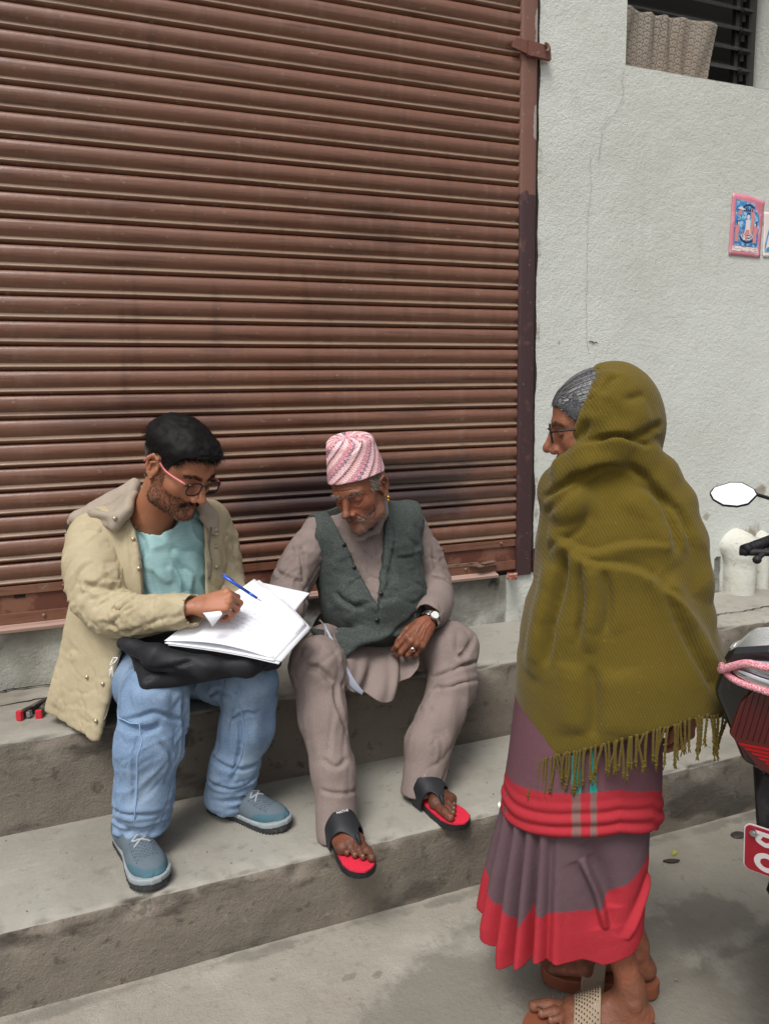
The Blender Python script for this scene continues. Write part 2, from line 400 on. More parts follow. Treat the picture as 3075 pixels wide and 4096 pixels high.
def step_mesh(name, y_back, y_edge, z_top, z_bot, seed, chip):
    prof = [(y_back, z_top)] + [(y_edge + .03 - .0, z_top)]
    ts = [(y_back + (y_edge - y_back) * t, z_top) for t in np.linspace(0, 1, 16)[:-1]]
    ts = ts[:-1] + [(y_edge + .02, z_top), (y_edge + .012, z_top - .0005), (y_edge + .006, z_top - .002), (y_edge + .002, z_top - .006), (y_edge, z_top - .014)]
    nt_ = len(ts)
    ts += [(y_edge, z) for z in np.linspace(z_top - .03, z_bot - .01, 14)]
    ts = np.array(ts); X = np.arange(-3.6, 6.0, .014); n, m_ = len(X), len(ts)
    V = np.zeros((n, m_, 3)); V[:, :, 0] = X[:, None]; V[:, :, 1] = ts[None, :, 0]; V[:, :, 2] = ts[None, :, 1]; V = V.reshape(-1, 3)
    far = np.tile(np.arange(m_), n)
    fr = sstep(nt_ - 7, nt_ - 3, far)      # 0 on the tread, 1 near and below the edge
    V[:, 2] += (1 - fr) * (.004 * fbm(V, (1.2, 2, 2), 3, seed))
    V[:, 1] += fr * (.007 * fbm(V, (1.5, 3, 6), 4, seed + 3))
    near = np.exp(-((far - (nt_ - 2.)) / 3.) ** 2)
    c = np.clip(fbm(V, (7, 7, 7), 4, seed + 9) - .12, 0, 1) * chip; c += np.clip(fbm(V, (35, 35, 35), 2, seed + 4), 0, 1) * chip * .35
    V[:, 1] += near * c; V[:, 2] -= near * c * .8
    i, j = np.meshgrid(np.arange(n - 1), np.arange(m_ - 1), indexing='ij'); i = i.ravel(); j = j.ravel()
    F = np.stack([i * m_ + j, i * m_ + j + 1, (i + 1) * m_ + j + 1, (i + 1) * m_ + j], 1)
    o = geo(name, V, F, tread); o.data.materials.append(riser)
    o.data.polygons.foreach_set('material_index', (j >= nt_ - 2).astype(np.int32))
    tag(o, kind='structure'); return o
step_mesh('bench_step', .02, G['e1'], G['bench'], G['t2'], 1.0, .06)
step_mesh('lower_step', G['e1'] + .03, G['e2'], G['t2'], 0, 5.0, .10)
# ground sheet: fine near the camera, then out to the horizon
gm = mat('ground_concrete', srgb(153, 148, 137), .88, .25,
    layers=[(1.1, srgb(126, 119, 107), .42, .7, .7, 8), (6, srgb(178, 173, 163), .5, .75, .5), (24, srgb(112, 106, 98), .55, .72, .5, 10), (140, srgb(98, 94, 88), .66, .74, .5, 2)],
    attrs=[('damp_dark', srgb(92, 88, 82), 9, 1.4, .5), ('rough_patch', srgb(118, 114, 106), 20, .8, .8)], bump=[(10, .006), (60, .003), (240, .001)])
xs = np.concatenate([[-400, -60, -12, -5], np.arange(-3.6, 3.0, .02), [3.2, 4, 6, 15, 80, 400]]); ys = np.concatenate([[-400, -80, -20, -8, -5, -4, -3.2], np.arange(-2.6, -.88, .02)])
xx, yy = np.meshgrid(xs, ys, indexing='ij'); P = np.stack([xx.ravel(), yy.ravel(), 0 * xx.ravel()], 1)
def seg_line(P, pts):
    d = np.full(len(P), 9.); pts = np.array(pts)
    for a, b in zip(pts[:-1], pts[1:]):
        t = np.clip(((P[:, :2] - a) @ (b - a)) / ((b - a) @ (b - a)), 0, 1); d = np.minimum(d, np.linalg.norm(P[:, :2] - a - t[:, None] * (b - a), axis=1))
    return d
Pw = P + np.c_[.03 * fbm(P, 9, 3, 2), .03 * fbm(P, 9, 3, 8), 0 * P[:, 0]]
crk = seg_line(Pw, [(.9, -1.22), (.04, -1.35), (-.14, -1.385), (-.31, -1.41), (-.46, -1.43), (-.62, -1.46), (-.9, -1.56), (-1.4, -1.8)])
below = (Pw[:, 1] < np.interp(Pw[:, 0], [-1.4, -.9, -.62, -.31, .04, .9], [-1.8, -1.56, -1.46, -1.41, -1.35, -1.22])).astype(float)
P[:, 2] += .004 * fbm(P, 2, 3) + .0015 * fbm(P, 25, 3)
P[:, 2] -= .010 * below * sstep(0, .05, crk) + .022 * np.exp(-(crk / .012) ** 2)
pit = np.clip(fbm(P, 28, 3, 4) - .1, 0, 1) * sstep(.42, 0, np.abs(P[:, 1] + 1.32) + np.abs(P[:, 0] + .62) * .45); P[:, 2] -= .02 * pit
damp_dark = np.maximum(.8 * sstep(.24, .05, np.hypot((P[:, 0] + .12) * .9, (P[:, 1] + 1.29) * 1.3)), np.exp(-(crk / .022) ** 2) * .9) 
for sx_, sy_, sr in ((-1.13, -1.10, .018), (-1.06, -1.115, .026), (-1.03, -1.09, .012), (-.62, -1.18, .02)): damp_dark = np.maximum(damp_dark, 1.1 * sstep(sr, sr * .5, np.hypot(P[:, 0] - sx_, (P[:, 1] - sy_) * 1.6)))
damp_dark = np.maximum(damp_dark, .6 * sstep(.05, .0, np.abs(P[:, 1] + .925)) )  # also a darker band along the foot of the lower step
i, j = np.meshgrid(np.arange(len(xs) - 1), np.arange(len(ys) - 1), indexing='ij'); i = i.ravel(); j = j.ravel(); m_ = len(ys)
F = np.stack([i * m_ + j, (i + 1) * m_ + j, (i + 1) * m_ + j + 1, i * m_ + j + 1], 1)
tag(geo('ground', P, F, gm, attrs={'damp_dark': damp_dark, 'rough_patch': np.maximum(below * .8, sstep(.5, .1, np.abs(P[:, 1] + 1.3) + np.abs(P[:, 0] + .7) * .5))}), kind='structure')
# pebbles and grit
pm = mat('grit', srgb(132, 126, 116), .9, layers=[(30, srgb(96, 90, 84), .45, .6, .7), (30, srgb(170, 165, 155), .55, .65, .6)])
mb = MB()
for k in range(260):
    x = random.gauss(-.55, .5); y = random.uniform(-2.3, -.92) if k % 3 else random.gauss(-1.4, .1); r = random.uniform(.001, .0035) * (1.8 if random.random() < .08 else 1)
    mb.ico((x, y, r * .15 - (.012 if y < -1.45 else 0)), (r, r * random.uniform(.5, 1), r * .45), 1, Matrix.Rotation(random.uniform(0, 3), 3, 'Z'))
for k in range(90): mb.ico((random.uniform(-2.2, 1.5), random.uniform(-.86, -.47), G['t2'] + .001), random.uniform(.001, .003), 1)
tag(mb.build('grit', pm), kind='stuff')

# ---------------------------------------------------------------- plaster wall
plaster = mat('white_plaster', srgb(207, 210, 204), .9, .2,
    layers=[(1.0, srgb(192, 194, 186), .4, .66, .85, 7), (4, srgb(216, 220, 215), .5, .75, .6), ((9, 9, 2.5), srgb(178, 176, 164), .58, .8, .5), (90, srgb(150, 150, 142), .62, .78, .5, 3)],
    attrs=[('dirt', srgb(132, 112, 90), 22, 1.0, .75), ('grey', srgb(98, 94, 86), 16, .9, .95), ('moss', srgb(44, 42, 32), 30, .7, .95)], bump=[(5, .006), (60, .0032, 3), (160, .0026, 3)])
wall = empty('plaster_wall'); tag(wall, 'off white rough plastered wall of the house, right of the brown shutter', 'wall')
WX0, WX1, WZ0, WZ1 = .503, 1.375, 2.832, 3.62
def wall_panel(x0, x1, z0, z1, step, y=-.012, seed=0):
    X = np.linspace(x0, x1, max(2, int((x1 - x0) / step) + 1)); Z = np.linspace(z0, z1, max(2, int((z1 - z0) / step) + 1))
    a, b = np.meshgrid(X, Z, indexing='ij'); V = np.stack([a.ravel(), 0 * a.ravel() + y, b.ravel()], 1)
    V[:, 1] += .004 * fbm(V, 2.2, 2, 1) * 1 + .0012 * fbm(V, 40, 2, 3)
    n, m_ = len(X), len(Z); i, j = np.meshgrid(np.arange(n - 1), np.arange(m_ - 1), indexing='ij'); i = i.ravel(); j = j.ravel()
    return V, np.stack([i * m_ + j, (i + 1) * m_ + j, (i + 1) * m_ + j + 1, i * m_ + j + 1], 1)
gs = [wall_panel(.083, .503, .722, 4.2, .02), wall_panel(.503, 1.375, .722, 2.832, .02), wall_panel(1.375, 1.7, .722, 4.2, .02), wall_panel(1.7, 6.2, .722, 4.2, .08), wall_panel(.503, 1.375, 3.62, 4.2, .05), wall_panel(-3.6, 6.2, .50, .722, .02)]
V, F = join_geo(*gs)
grey = (V[:, 2] < .7225) * sstep(-.02, -.07, V[:, 0]); grey = np.maximum(grey, (V[:, 2] < .7225) * (V[:, 0] > .3) * 0)
dirt = sstep(.7, .5, V[:, 2]) * (V[:, 0] > 0) * .55 + .6 * np.exp(-((V[:, 0] - .095) / .018) ** 2) * sstep(-.1, .4, noise(V, 9)) + .75 * np.exp(-(np.hypot(V[:, 0] - 1.35, (V[:, 2] - .72)) / .13) ** 2)
for (cx, cz, r) in [(1.37, 2.36, .025), (1.36, 2.30, .02), (1.30, 2.25, .02), (1.43, 2.30, .05), (.10, 2.80, .04), (1.38, 1.0, .05), (.2, 1.7, .012), (1.05, .9, .03)]: dirt = np.maximum(dirt, .85 * np.exp(-(np.hypot(V[:, 0] - cx, V[:, 2] - cz) / r) ** 2))
moss = sstep(1, .7, np.abs(V[:, 0] - (1.135 - (.72 - V[:, 2]) * .12)) / (.012 + np.clip(.72 - V[:, 2], 0, 1) * .14)) * (V[:, 2] < .70) + .55 * (V[:, 2] < .7225) * (V[:, 2] > .66) * sstep(-.2, .3, fbm(V, 14, 3, 8)) * sstep(.3, .0, V[:, 0])
geo('wall_face', V, F, plaster, wall, attrs={'dirt': dirt, 'grey': grey, 'moss': moss})
mb = MB()   # window reveals and the solid behind
mb.add([(WX0, -.012, WZ0), (WX0, .17, WZ0), (WX0, .17, WZ1), (WX0, -.012, WZ1), (WX1, -.012, WZ0), (WX1, .17, WZ0), (WX1, .17, WZ1), (WX1, -.012, WZ1)], [(0, 1, 2, 3), (4, 7, 6, 5), (0, 4, 5, 1), (3, 2, 6, 7)])
o = mb.build('window_reveal', plaster, wall)
mb = MB(); mb.box((3.2, .45, 2.36), (3.1, .02, 1.85)); mb.box((.09, .22, 2.36), (.005, .21, 1.85)); mb.build('wall_core', mat('room_dark', (.02, .018, .016), .9), wall)
def crack(name, pts, wd, m, parent, nrm, jit=.006, seed=1):
    r = random.Random(seed); P = catmull(pts, 7); P = np.array([p + np.array([r.uniform(-jit, jit) for _ in range(3)]) * (1 - np.abs(np.array(nrm))) for p in P])
    n = np.array(nrm, float); vs = []; fs = []
    for i, p in enumerate(P):
        t = unit(P[min(i + 1, len(P) - 1)] - P[max(i - 1, 0)]); s = np.cross(t, n); ww = wd * r.uniform(.3, 1.2) * (.25 if i in (0, len(P) - 1) else 1)
        vs += [p - s * ww / 2, p - n * .001, p + s * ww / 2]
    for i in range(len(P) - 1): fs += [(3 * i, 3 * i + 1, 3 * i + 4, 3 * i + 3), (3 * i + 1, 3 * i + 2, 3 * i + 5, 3 * i + 4)]
    return geo(name, vs, fs, m, parent)
ckm = mat('crack_dark', srgb(150, 148, 140), .95); ckd = mat('crack_black', srgb(34, 31, 28), .95)
crack('crack', [(0.4965, -0.0185, 2.8128), (0.4816, -0.0185, 2.7718), (0.4907, -0.0185, 2.7139), (0.4557, -0.0185, 2.6471), (0.3954, -0.0185, 2.5777), (0.3841, -0.0185, 2.4955), (0.3762, -0.0185, 2.4495)], .0020, ckm, wall, (0, -1, 0), .004, 3)
crack('crack', [(0.3365, -0.0185, 2.4729), (0.3367, -0.0185, 2.3824), (0.3428, -0.0185, 2.3282), (0.3315, -0.0185, 2.2356), (0.3296, -0.0185, 2.0496), (0.3343, -0.0185, 1.7838), (0.3469, -0.0185, 1.6677)], .0012, ckm, wall, (0, -1, 0), .004, 4)
crack('crack', [(1.0998, -0.0185, 1.0544), (1.0962, -0.0185, 1.0212), (1.0926, -0.0185, 0.9880)], .006, ckm, wall, (0, -1, 0), .003, 5)
crack('crack', [(0.3505, -0.0185, 1.7106), (0.3696, -0.0185, 1.7049), (0.3936, -0.0185, 1.7032)], .008, mat('crack_rust', srgb(90, 70, 58)), wall, (0, -1, 0), .003, 6)
bs = bpy.data.objects['bench_step']
crack('crack', [(-2.9, -.004, .518), (-2.1, -.022, .518), (-1.98, -.018, .518), (-1.85, -.024, .518), (-1.70, -.016, .518)], .014, ckd, bs, (0, 0, 1), .007, 7)
crack('crack', [(-2.9, -.20, .5145), (-2.0, -.152, .5145), (-1.9, -.135, .5145), (-1.75, -.16, .5145)], .007, ckd, bs, (0, 0, 1), .005, 8)
crack('crack', [(-0.3407, 0.0115, 0.5155), (-0.2786, 0.0048, 0.5155), (-0.1580, 0.0231, 0.5155), (-0.0292, 0.0482, 0.5155), (0.0859, 0.0430, 0.5155)], .010, ckd, bs, (0, 0, 1), .006, 9)
crack('crack', [(0.7504, -0.3136, 0.5155), (0.8934, -0.3010, 0.5155), (0.9944, -0.3071, 0.5155), (1.1793, -0.2922, 0.5155)], .008, ckd, bs, (0, 0, 1), .006, 10)

# ---------------------------------------------------------------- curtain, window
win = empty('louvre_window'); tag(win, 'dark window opening with horizontal glass louvres at the top right', 'window')
wd = mat('window_metal', srgb(52, 48, 46), .6); gl = mat('louvre_glass', srgb(70, 72, 72), .15, .5)
mb = MB(); mb.box((.519, .145, 3.225), (.015, .02, .39)); mb.box((1.315, .145, 3.225), (.022, .02, .39)); mb.box((.92, .145, 2.849), (.37, .02, .014)); mb.box((.92, .145, 3.60), (.37, .02, .015)); mb.box((1.235, .145, 3.225), (.010, .012, .36)); mb.build('window_frame', wd, win)
for k in range(8):
    z = 2.90 + .085 * k; Rm = Matrix.Rotation(math.radians(-52), 3, 'X'); mb = MB(); mb.box((.92, .150, z), (.385, .004, .05), Rm); mb.build('louvre_pane', gl, win)
for k in range(8):
    mb = MB(); mb.box((1.262, .112, 2.865 + .085 * k), (.028, .016, .005)); mb.box((1.262, .128, 2.85 + .085 * k), (.01, .003, .02)); mb.build('louvre_clip', wd, win)
cm = mat('curtain_print', srgb(150, 142, 130), .9, .1, layers=[(3, srgb(136, 122, 110), .4, .7, .7)])
t = cm.node_tree; N = t.nodes; b = N['Principled BSDF']
uv = N.new('ShaderNodeAttribute'); uv.attribute_name = 'puv'
sx = N.new('ShaderNodeSeparateXYZ'); t.links.new(uv.outputs['Vector'], sx.inputs[0])
def mth(op, a, bb=None, c=None):
    n = N.new('ShaderNodeMath'); n.operation = op
    for k, v in enumerate((a, bb, c)):
        if v is None: continue
        if isinstance(v, (int, float)): n.inputs[k].default_value = v
        else: t.links.new(v, n.inputs[k])
    return n.outputs[0]
fy_ = mth('MULTIPLY', sx.outputs[1], 1.0); row = mth('FLOOR', sx.outputs[0]); sh = mth('MULTIPLY', mth('MODULO', row, 2.0), .5)
fx = mth('SUBTRACT', mth('FRACT', sx.outputs[0]), .5); fy = mth('SUBTRACT', mth('FRACT', mth('ADD', fy_, sh)), .5)
rr = mth('POWER', mth('ADD', mth('MULTIPLY', mth('MULTIPLY', fx, mth('SUBTRACT', 1.0, fy)), mth('MULTIPLY', fx, mth('SUBTRACT', 1.0, fy))), mth('MULTIPLY', fy, fy)), .5)
ring = mth('GREATER_THAN', rr, .40); ring2 = mth('LESS_THAN', rr, .485); dot = mth('LESS_THAN', mth('ADD', rr, mth('MULTIPLY', fy, .1)), .09)
msk = mth('MULTIPLY', mth('MAXIMUM', mth('MULTIPLY', ring, ring2), dot), .86)
mx = N.new('ShaderNodeMix'); mx.data_type = 'RGBA'; pc = b.inputs['Base Color'].links[0].from_socket; t.links.new(msk, mx.inputs[0]); t.links.new(pc, mx.inputs[6]); mx.inputs[7].default_value = (*srgb(56, 48, 44), 1); t.links.new(mx.outputs[2], b.inputs['Base Color'])
def curtain(u, v):
    tlx, trx = .50, .965 + .17 * v; x0 = .505; xr = .990 + .055 * v
    x = x0 + (xr - x0) * u; z = 2.824 + (.26 + .0 * u) * v + .002 * u; ztop = 3.075 + .02 * (1 - u) - .0 
    z = 2.82 + v * (3.112 - .02 * u - 2.82)
    y = .07 + .018 * np.sin(u * 34 + 1.5 * np.sin(v * 2 + u * 9)) * (.35 + .65 * noise(np.c_[u * 5, v, v], 1) ** 2 + .3 * (u < .2)) + .02 * np.sin(u * 5)
    return np.stack([x, y, z], 1)
V, F = grid(curtain, 160, 30)
U, Vv = np.meshgrid(np.linspace(0, 1, 160), np.linspace(0, 1, 30), indexing='ij')
puv = np.stack([U.ravel() * 19, Vv.ravel() * 9.5, 0 * U.ravel()], 1)
o = geo('curtain', V, F, cm, attrs={'puv': puv}); md = o.modifiers.new('thick', 'SOLIDIFY'); md.thickness = .0015
tag(o, 'pale curtain printed with dark rings hanging askew in the window opening', 'curtain')

# ---------------------------------------------------------------- roller shutter
brown = srgb(108, 68, 56)
paint = mat('shutter_paint', srgb(118, 78, 60), .34, .6, coat=.25,
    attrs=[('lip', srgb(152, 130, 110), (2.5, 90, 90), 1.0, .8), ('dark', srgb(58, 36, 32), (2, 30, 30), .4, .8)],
    layers=[((.6, 3, 3), srgb(122, 84, 62), .5, .75, .6), ((3, 50, 50), srgb(62, 40, 32), .52, .72, .6), (1.0, srgb(70, 46, 38), .5, .8, .6), ((9, 120, 120), srgb(140, 110, 92), .6, .74, .45), ((22, 22, 1.1), srgb(132, 102, 88), .52, .74, .4, 4), ((14, 14, 2), srgb(70, 46, 40), .56, .74, .4, 6), ((30, 60, 60), srgb(150, 132, 118), .66, .74, .5, 2)],
    bump=[((3, 60, 60), .0016), ((12, 30, 30), .0014), (160, .0003)])
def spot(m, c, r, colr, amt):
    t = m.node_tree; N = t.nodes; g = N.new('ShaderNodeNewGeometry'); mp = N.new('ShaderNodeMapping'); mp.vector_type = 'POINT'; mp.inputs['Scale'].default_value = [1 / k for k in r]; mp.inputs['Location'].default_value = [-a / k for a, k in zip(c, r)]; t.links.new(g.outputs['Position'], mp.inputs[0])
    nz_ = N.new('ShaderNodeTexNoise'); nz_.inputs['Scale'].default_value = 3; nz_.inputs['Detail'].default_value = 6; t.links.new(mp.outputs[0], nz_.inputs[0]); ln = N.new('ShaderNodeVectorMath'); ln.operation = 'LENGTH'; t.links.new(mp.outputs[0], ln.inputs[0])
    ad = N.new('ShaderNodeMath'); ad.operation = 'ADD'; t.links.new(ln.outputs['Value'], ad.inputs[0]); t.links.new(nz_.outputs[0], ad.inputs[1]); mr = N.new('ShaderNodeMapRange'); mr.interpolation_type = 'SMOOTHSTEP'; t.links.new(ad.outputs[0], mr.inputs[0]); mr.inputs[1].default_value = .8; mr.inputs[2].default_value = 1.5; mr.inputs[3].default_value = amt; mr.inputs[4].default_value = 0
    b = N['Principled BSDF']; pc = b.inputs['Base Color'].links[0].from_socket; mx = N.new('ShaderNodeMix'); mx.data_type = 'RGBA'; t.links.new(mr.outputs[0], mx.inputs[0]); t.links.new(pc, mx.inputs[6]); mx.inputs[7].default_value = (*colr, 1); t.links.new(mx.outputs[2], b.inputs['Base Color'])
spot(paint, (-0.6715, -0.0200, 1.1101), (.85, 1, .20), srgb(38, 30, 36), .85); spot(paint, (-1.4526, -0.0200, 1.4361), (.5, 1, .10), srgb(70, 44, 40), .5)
sh = empty('roller_shutter'); tag(sh, 'closed brown painted steel roller shutter behind the two seated men', 'shutter')
pz = [(0, .004), (-.002, .010), (-.004, .0125), (-.010, .0165), (-.018, .019), (-.026, .0195), (-.034, .0185), (-.042, .0155), (-.048, .0115), (-.053, .0075), (-.0555, .006), (-.058, .0075), (-.0615, .0125), (-.064, .0155), (-.066, .0165), (-.068, .016), (-.071, .013), (-.0745, .009), (-.0765, .004), (-.080, .002), (-.080, -.004)]
pz = np.array(pz); X = np.linspace(-3.02, .0, 76); n, m_ = len(X), len(pz)
V = np.zeros((n, m_, 3)); V[:, :, 0] = X[:, None]; V[:, :, 1] = -pz[None, :, 1]; V[:, :, 2] = pz[None, :, 0]; V = V.reshape(-1, 3)
i, j = np.meshgrid(np.arange(n - 1), np.arange(m_ - 1), indexing='ij'); i = i.ravel(); j = j.ravel()
F = np.stack([i * m_ + j, i * m_ + j + 1, (i + 1) * m_ + j + 1, (i + 1) * m_ + j], 1)
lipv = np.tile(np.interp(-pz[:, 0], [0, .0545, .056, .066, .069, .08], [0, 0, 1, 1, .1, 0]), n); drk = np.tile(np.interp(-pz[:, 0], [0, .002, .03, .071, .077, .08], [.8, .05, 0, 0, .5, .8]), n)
slats = []
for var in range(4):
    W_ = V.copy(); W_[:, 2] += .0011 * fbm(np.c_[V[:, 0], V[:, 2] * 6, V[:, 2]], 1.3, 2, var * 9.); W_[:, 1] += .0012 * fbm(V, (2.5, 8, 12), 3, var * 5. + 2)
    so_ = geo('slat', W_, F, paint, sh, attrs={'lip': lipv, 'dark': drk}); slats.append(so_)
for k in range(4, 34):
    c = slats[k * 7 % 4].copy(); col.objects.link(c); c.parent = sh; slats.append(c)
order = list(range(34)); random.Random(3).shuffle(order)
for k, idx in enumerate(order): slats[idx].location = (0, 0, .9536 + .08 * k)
# bottom rail: angle irons, plate and toe
mb = MB(); mb.box((-1.51, -.010, .861), (1.51, .004, .015), bev=.0015); mb.build('upper_angle', paint, sh)
mb = MB(); mb.box((-1.51, -.003, .805), (1.51, .003, .068)); mb.build('bottom_plate', mat('old_plate', srgb(98, 58, 46), .6, .4, layers=[(9, srgb(134, 94, 76), .5, .6, .7), (25, srgb(60, 36, 30), .6, .72, .6)], bump=[(120, .0006)]), sh)
mb = MB(); mb.box((-1.51, -.0105, .763), (1.51, .0045, .019), bev=.0015); mb.build('lower_angle', paint, sh)
toe = mat('toe_rail', srgb(168, 140, 128), .6, .4, layers=[((2, 40, 40), srgb(122, 92, 80), .5, .7, .7)])
mb = MB(); mb.box((-1.56, -.026, .734), (1.46, .022, .0065), Matrix.Rotation(math.radians(14), 3, 'X'), bev=.002); mb.build('toe_rail', toe, sh)
mb = MB(); mb.tube([(0, 0, 0), (0, -.003, 0)], [.0085, .007], 10); mb.ico((0, -.004, 0), (.0068, .005, .0068), 2); rv = mb.build('rivet', paint, sh, True); rv.location = (-1.79, -.013, .861)
for (x, z) in [(-1.6, .764), (-1.86, .764), (-2.4, .764), (-2.2, .861), (-1.2, .861), (-1.0, .764), (-.35, .861), (-.07, .862), (-.24, .765), (-.098, .765), (-.65, .861), (-.8, .764)]:
    c = rv.copy(); col.objects.link(c); c.parent = sh; c.location = (x, -.013, z)
latm = mat('latch_steel', srgb(122, 98, 84), .5, .5, layers=[(40, srgb(70, 48, 40), .5, .65, .8)])
mb = MB(); mb.box((-.17, -.018, .781), (.055, .012, .0035), bev=.001); mb.box((-.15, -.032, .779), (.05, .010, .003), Matrix.Rotation(.25, 3, 'Z'), bev=.001); mb.box((-.14, -.030, .789), (.035, .012, .0025), Matrix.Rotation(.3, 3, 'Z'), bev=.001); mb.box((-.34, -.012, .785), (.16, .005, .006), bev=.001); mb.build('lock_bar', latm, sh)
mb = MB(); mb.box((-.045, -.062, .727), (.022, .050, .004), Matrix.Rotation(-.55, 3, 'Z'), bev=.001); mb.build('floor_latch', mat('red_iron', srgb(122, 66, 54), .6, layers=[(30, srgb(190, 160, 146), .5, .62, .9)]), sh)
for x in (-1.93, -.42): mb = MB(); mb.box((x, -.0058, .822 if x > -1 else .838), (.017, .003, .0055)); mb.build('rail_slot', ckd, sh)
# guide channel (frame)
gc = mat('guide_paint', srgb(120, 84, 72), .5, .45, attrs=[('low', srgb(66, 44, 46), (30, 30, 30), .12, 1), ('scr', srgb(176, 166, 158), 60, .9, .9)], layers=[(14, srgb(140, 104, 92), .55, .75, .4), (60, srgb(160, 150, 140), .68, .75, .6, 3)], bump=[(80, .0006)])
X = np.array([0, .003, .0035, .01, .03, .05, .07, .0745, .078, .079]); Yp = np.array([.06, .02, -.024, -.027, -.027, -.027, -.027, -.024, -.01, .03]); Z = np.linspace(.716, 4.2, 300)
V = np.array([(x - .002, y, z) for x, y in zip(X, Yp) for z in Z]); n, m_ = len(X), len(Z)
i, j = np.meshgrid(np.arange(n - 1), np.arange(m_ - 1), indexing='ij'); i = i.ravel(); j = j.ravel()
F = np.stack([i * m_ + j, (i + 1) * m_ + j, (i + 1) * m_ + j + 1, i * m_ + j + 1], 1)
o = geo('guide_channel', V, F, gc, sh, smooth=False, attrs={'low': sstep(2.30, 2.27, V[:, 2] + .02 * noise(V, 60)), 'scr': sstep(.012, .002, np.abs(V[:, 0] - .066 + (V[:, 2] - 2.56) * .05)) * sstep(.08, .05, np.abs(V[:, 2] - 2.56)) + sstep(.012, .002, np.abs(V[:, 0] - .072)) * sstep(.1, .05, np.abs(V[:, 2] - 2.9)) * .9})
c = o.copy(); col.objects.link(c); c.parent = sh; c.location = (-3.09, 0, 0)
mb = MB(); mb.box((.108, -.020, .775), (.029, .006, .052), bev=.002); mb.build('foot_plate', mat('dark_maroon', srgb(64, 42, 44), .55, layers=[(30, srgb(130, 110, 104), .62, .7, .8)]), sh)
mb = MB(); mb.prism([(-.052, -.004), (-.034, .028), (.035, .022), (.035, -.028), (-.05, -.008)], -.041, -.032, (1, 0, 0), (0, 0, 1), (0, 1, 0), (.0, 0, 2.822)); mb.prism([(.0, .028), (.10, .018), (.105, -.030), (.0, -.026)], -.046, -.030, (1, 0, 0), (0, 0, 1), (0, 1, 0), (.018, 0, 2.818)); mb.build('wall_bracket', mat('bracket_paint', srgb(112, 74, 64), .55, layers=[(50, srgb(150, 120, 108), .58, .68, .7)], bump=[(90, .001)]), sh)
mb = MB(); mb.tube([(.088, -.052, 2.842), (.1, -.056, 2.836), (.103, -.056, 2.82), (.094, -.054, 2.81)], .005, 8, m=4); mb.build('bracket_weld', latm, sh, True)
# dark gap between channel and plaster
gz = np.linspace(.8, 4.1, 220); vs = [(.0795 + .0, -.0145, z) for z in gz] + [(.0845 + .006 * max(0, math.sin(z * 7.3) * math.sin(z * 19) + .25) + random.uniform(0, .002), -.0165, z) for z in gz]
n = len(gz); geo('joint_gap', vs, [(i, i + 1, n + i + 1, n + i) for i in range(n - 1)], mat('gap', srgb(48, 38, 36), .9), sh)

# ---------------------------------------------------------------- drain pipes
pp = mat('painted_pipe', srgb(205, 206, 196), .7, .3, layers=[(8, srgb(176, 170, 152), .5, .75, .6), (40, srgb(140, 128, 110), .62, .72, .5)], bump=[(9, .008), (60, .003)])
d = S(); d.u(Cap((1.235, -.05, .47), (1.235, -.05, .735), .070, .075), .01); d.u(Cap((1.235, -.045, .73), (1.235, .05, .78), .077, .065), .03); d.u(Cap((1.235, -.045, .60), (1.235, -.045, .615), .073, .073), .004); d.u(Cap((1.19, -.01, .745), (1.19, .03, .76), .05, .05), .02).u(Cap((1.235, -.05, .705), (1.235, -.05, .722), .0785, .0785), .004)
V, F = surface(d, (1.11, -.16, .49), (1.37, .05, .90), .006); V += normals(V, F) * (.0015 * fbm(V, 20, 3))[:, None]
tag(geo('drain_pipe', V, F, pp), 'fat white painted drain pipe stub bent into the wall beside the dark moss streak', 'pipe')
d = S(); d.u(Cap((1.405, -.02, .47), (1.405, -.02, .75), .036, .038), .01); d.u(Cap((1.405, -.02, .75), (1.40, .04, .79), .038, .036), .02)
V, F = surface(d, (1.34, -.08, .49), (1.48, .03, .86), .006)
tag(geo('drain_pipe', V, F, pp), 'thin white painted pipe stub at the right edge behind the handlebar', 'pipe')

# ---------------------------------------------------------------- paper prints on the wall
pink = mat('print_pink', srgb(214, 132, 150), .5, .4, layers=[(18, srgb(236, 180, 190), .45, .65, .7), (11, srgb(190, 70, 90), .62, .7, .7)]); blue = mat('print_blue', srgb(70, 150, 205), .45, .4, layers=[(60, srgb(40, 96, 168), .48, .56, .8), (45, srgb(170, 215, 236), .54, .60, .85), (38, srgb(200, 130, 160), .60, .66, .7)])
pale = mat('print_pale', srgb(228, 218, 214), .5, .4); ink = mat('print_ink', srgb(44, 52, 84), .5, .4); rose = mat('print_rose', srgb(214, 140, 140), .5); cap_ = mat('print_caption', srgb(238, 228, 224), .6, layers=[((30, 1, 260), srgb(160, 120, 128), .5, .56, .8)])
def flat(name, poly, m, parent, X, Z, o, y):
    vs = [np.array(o) + X * a + Z * b_ + np.array([0, y, 0]) for a, b_ in poly]
    return geo(name, vs, [tuple(range(len(vs)))], m, parent, smooth=False)
def arc(cx, cy, rx, ry, a0, a1, t_, n=14):
    A_ = np.radians(np.linspace(a0, a1, n)); return [(cx + rx * math.cos(a), cy + ry * math.sin(a)) for a in A_] + [(cx + (rx - t_) * math.cos(a), cy + (ry - t_) * math.sin(a)) for a in A_[::-1]]
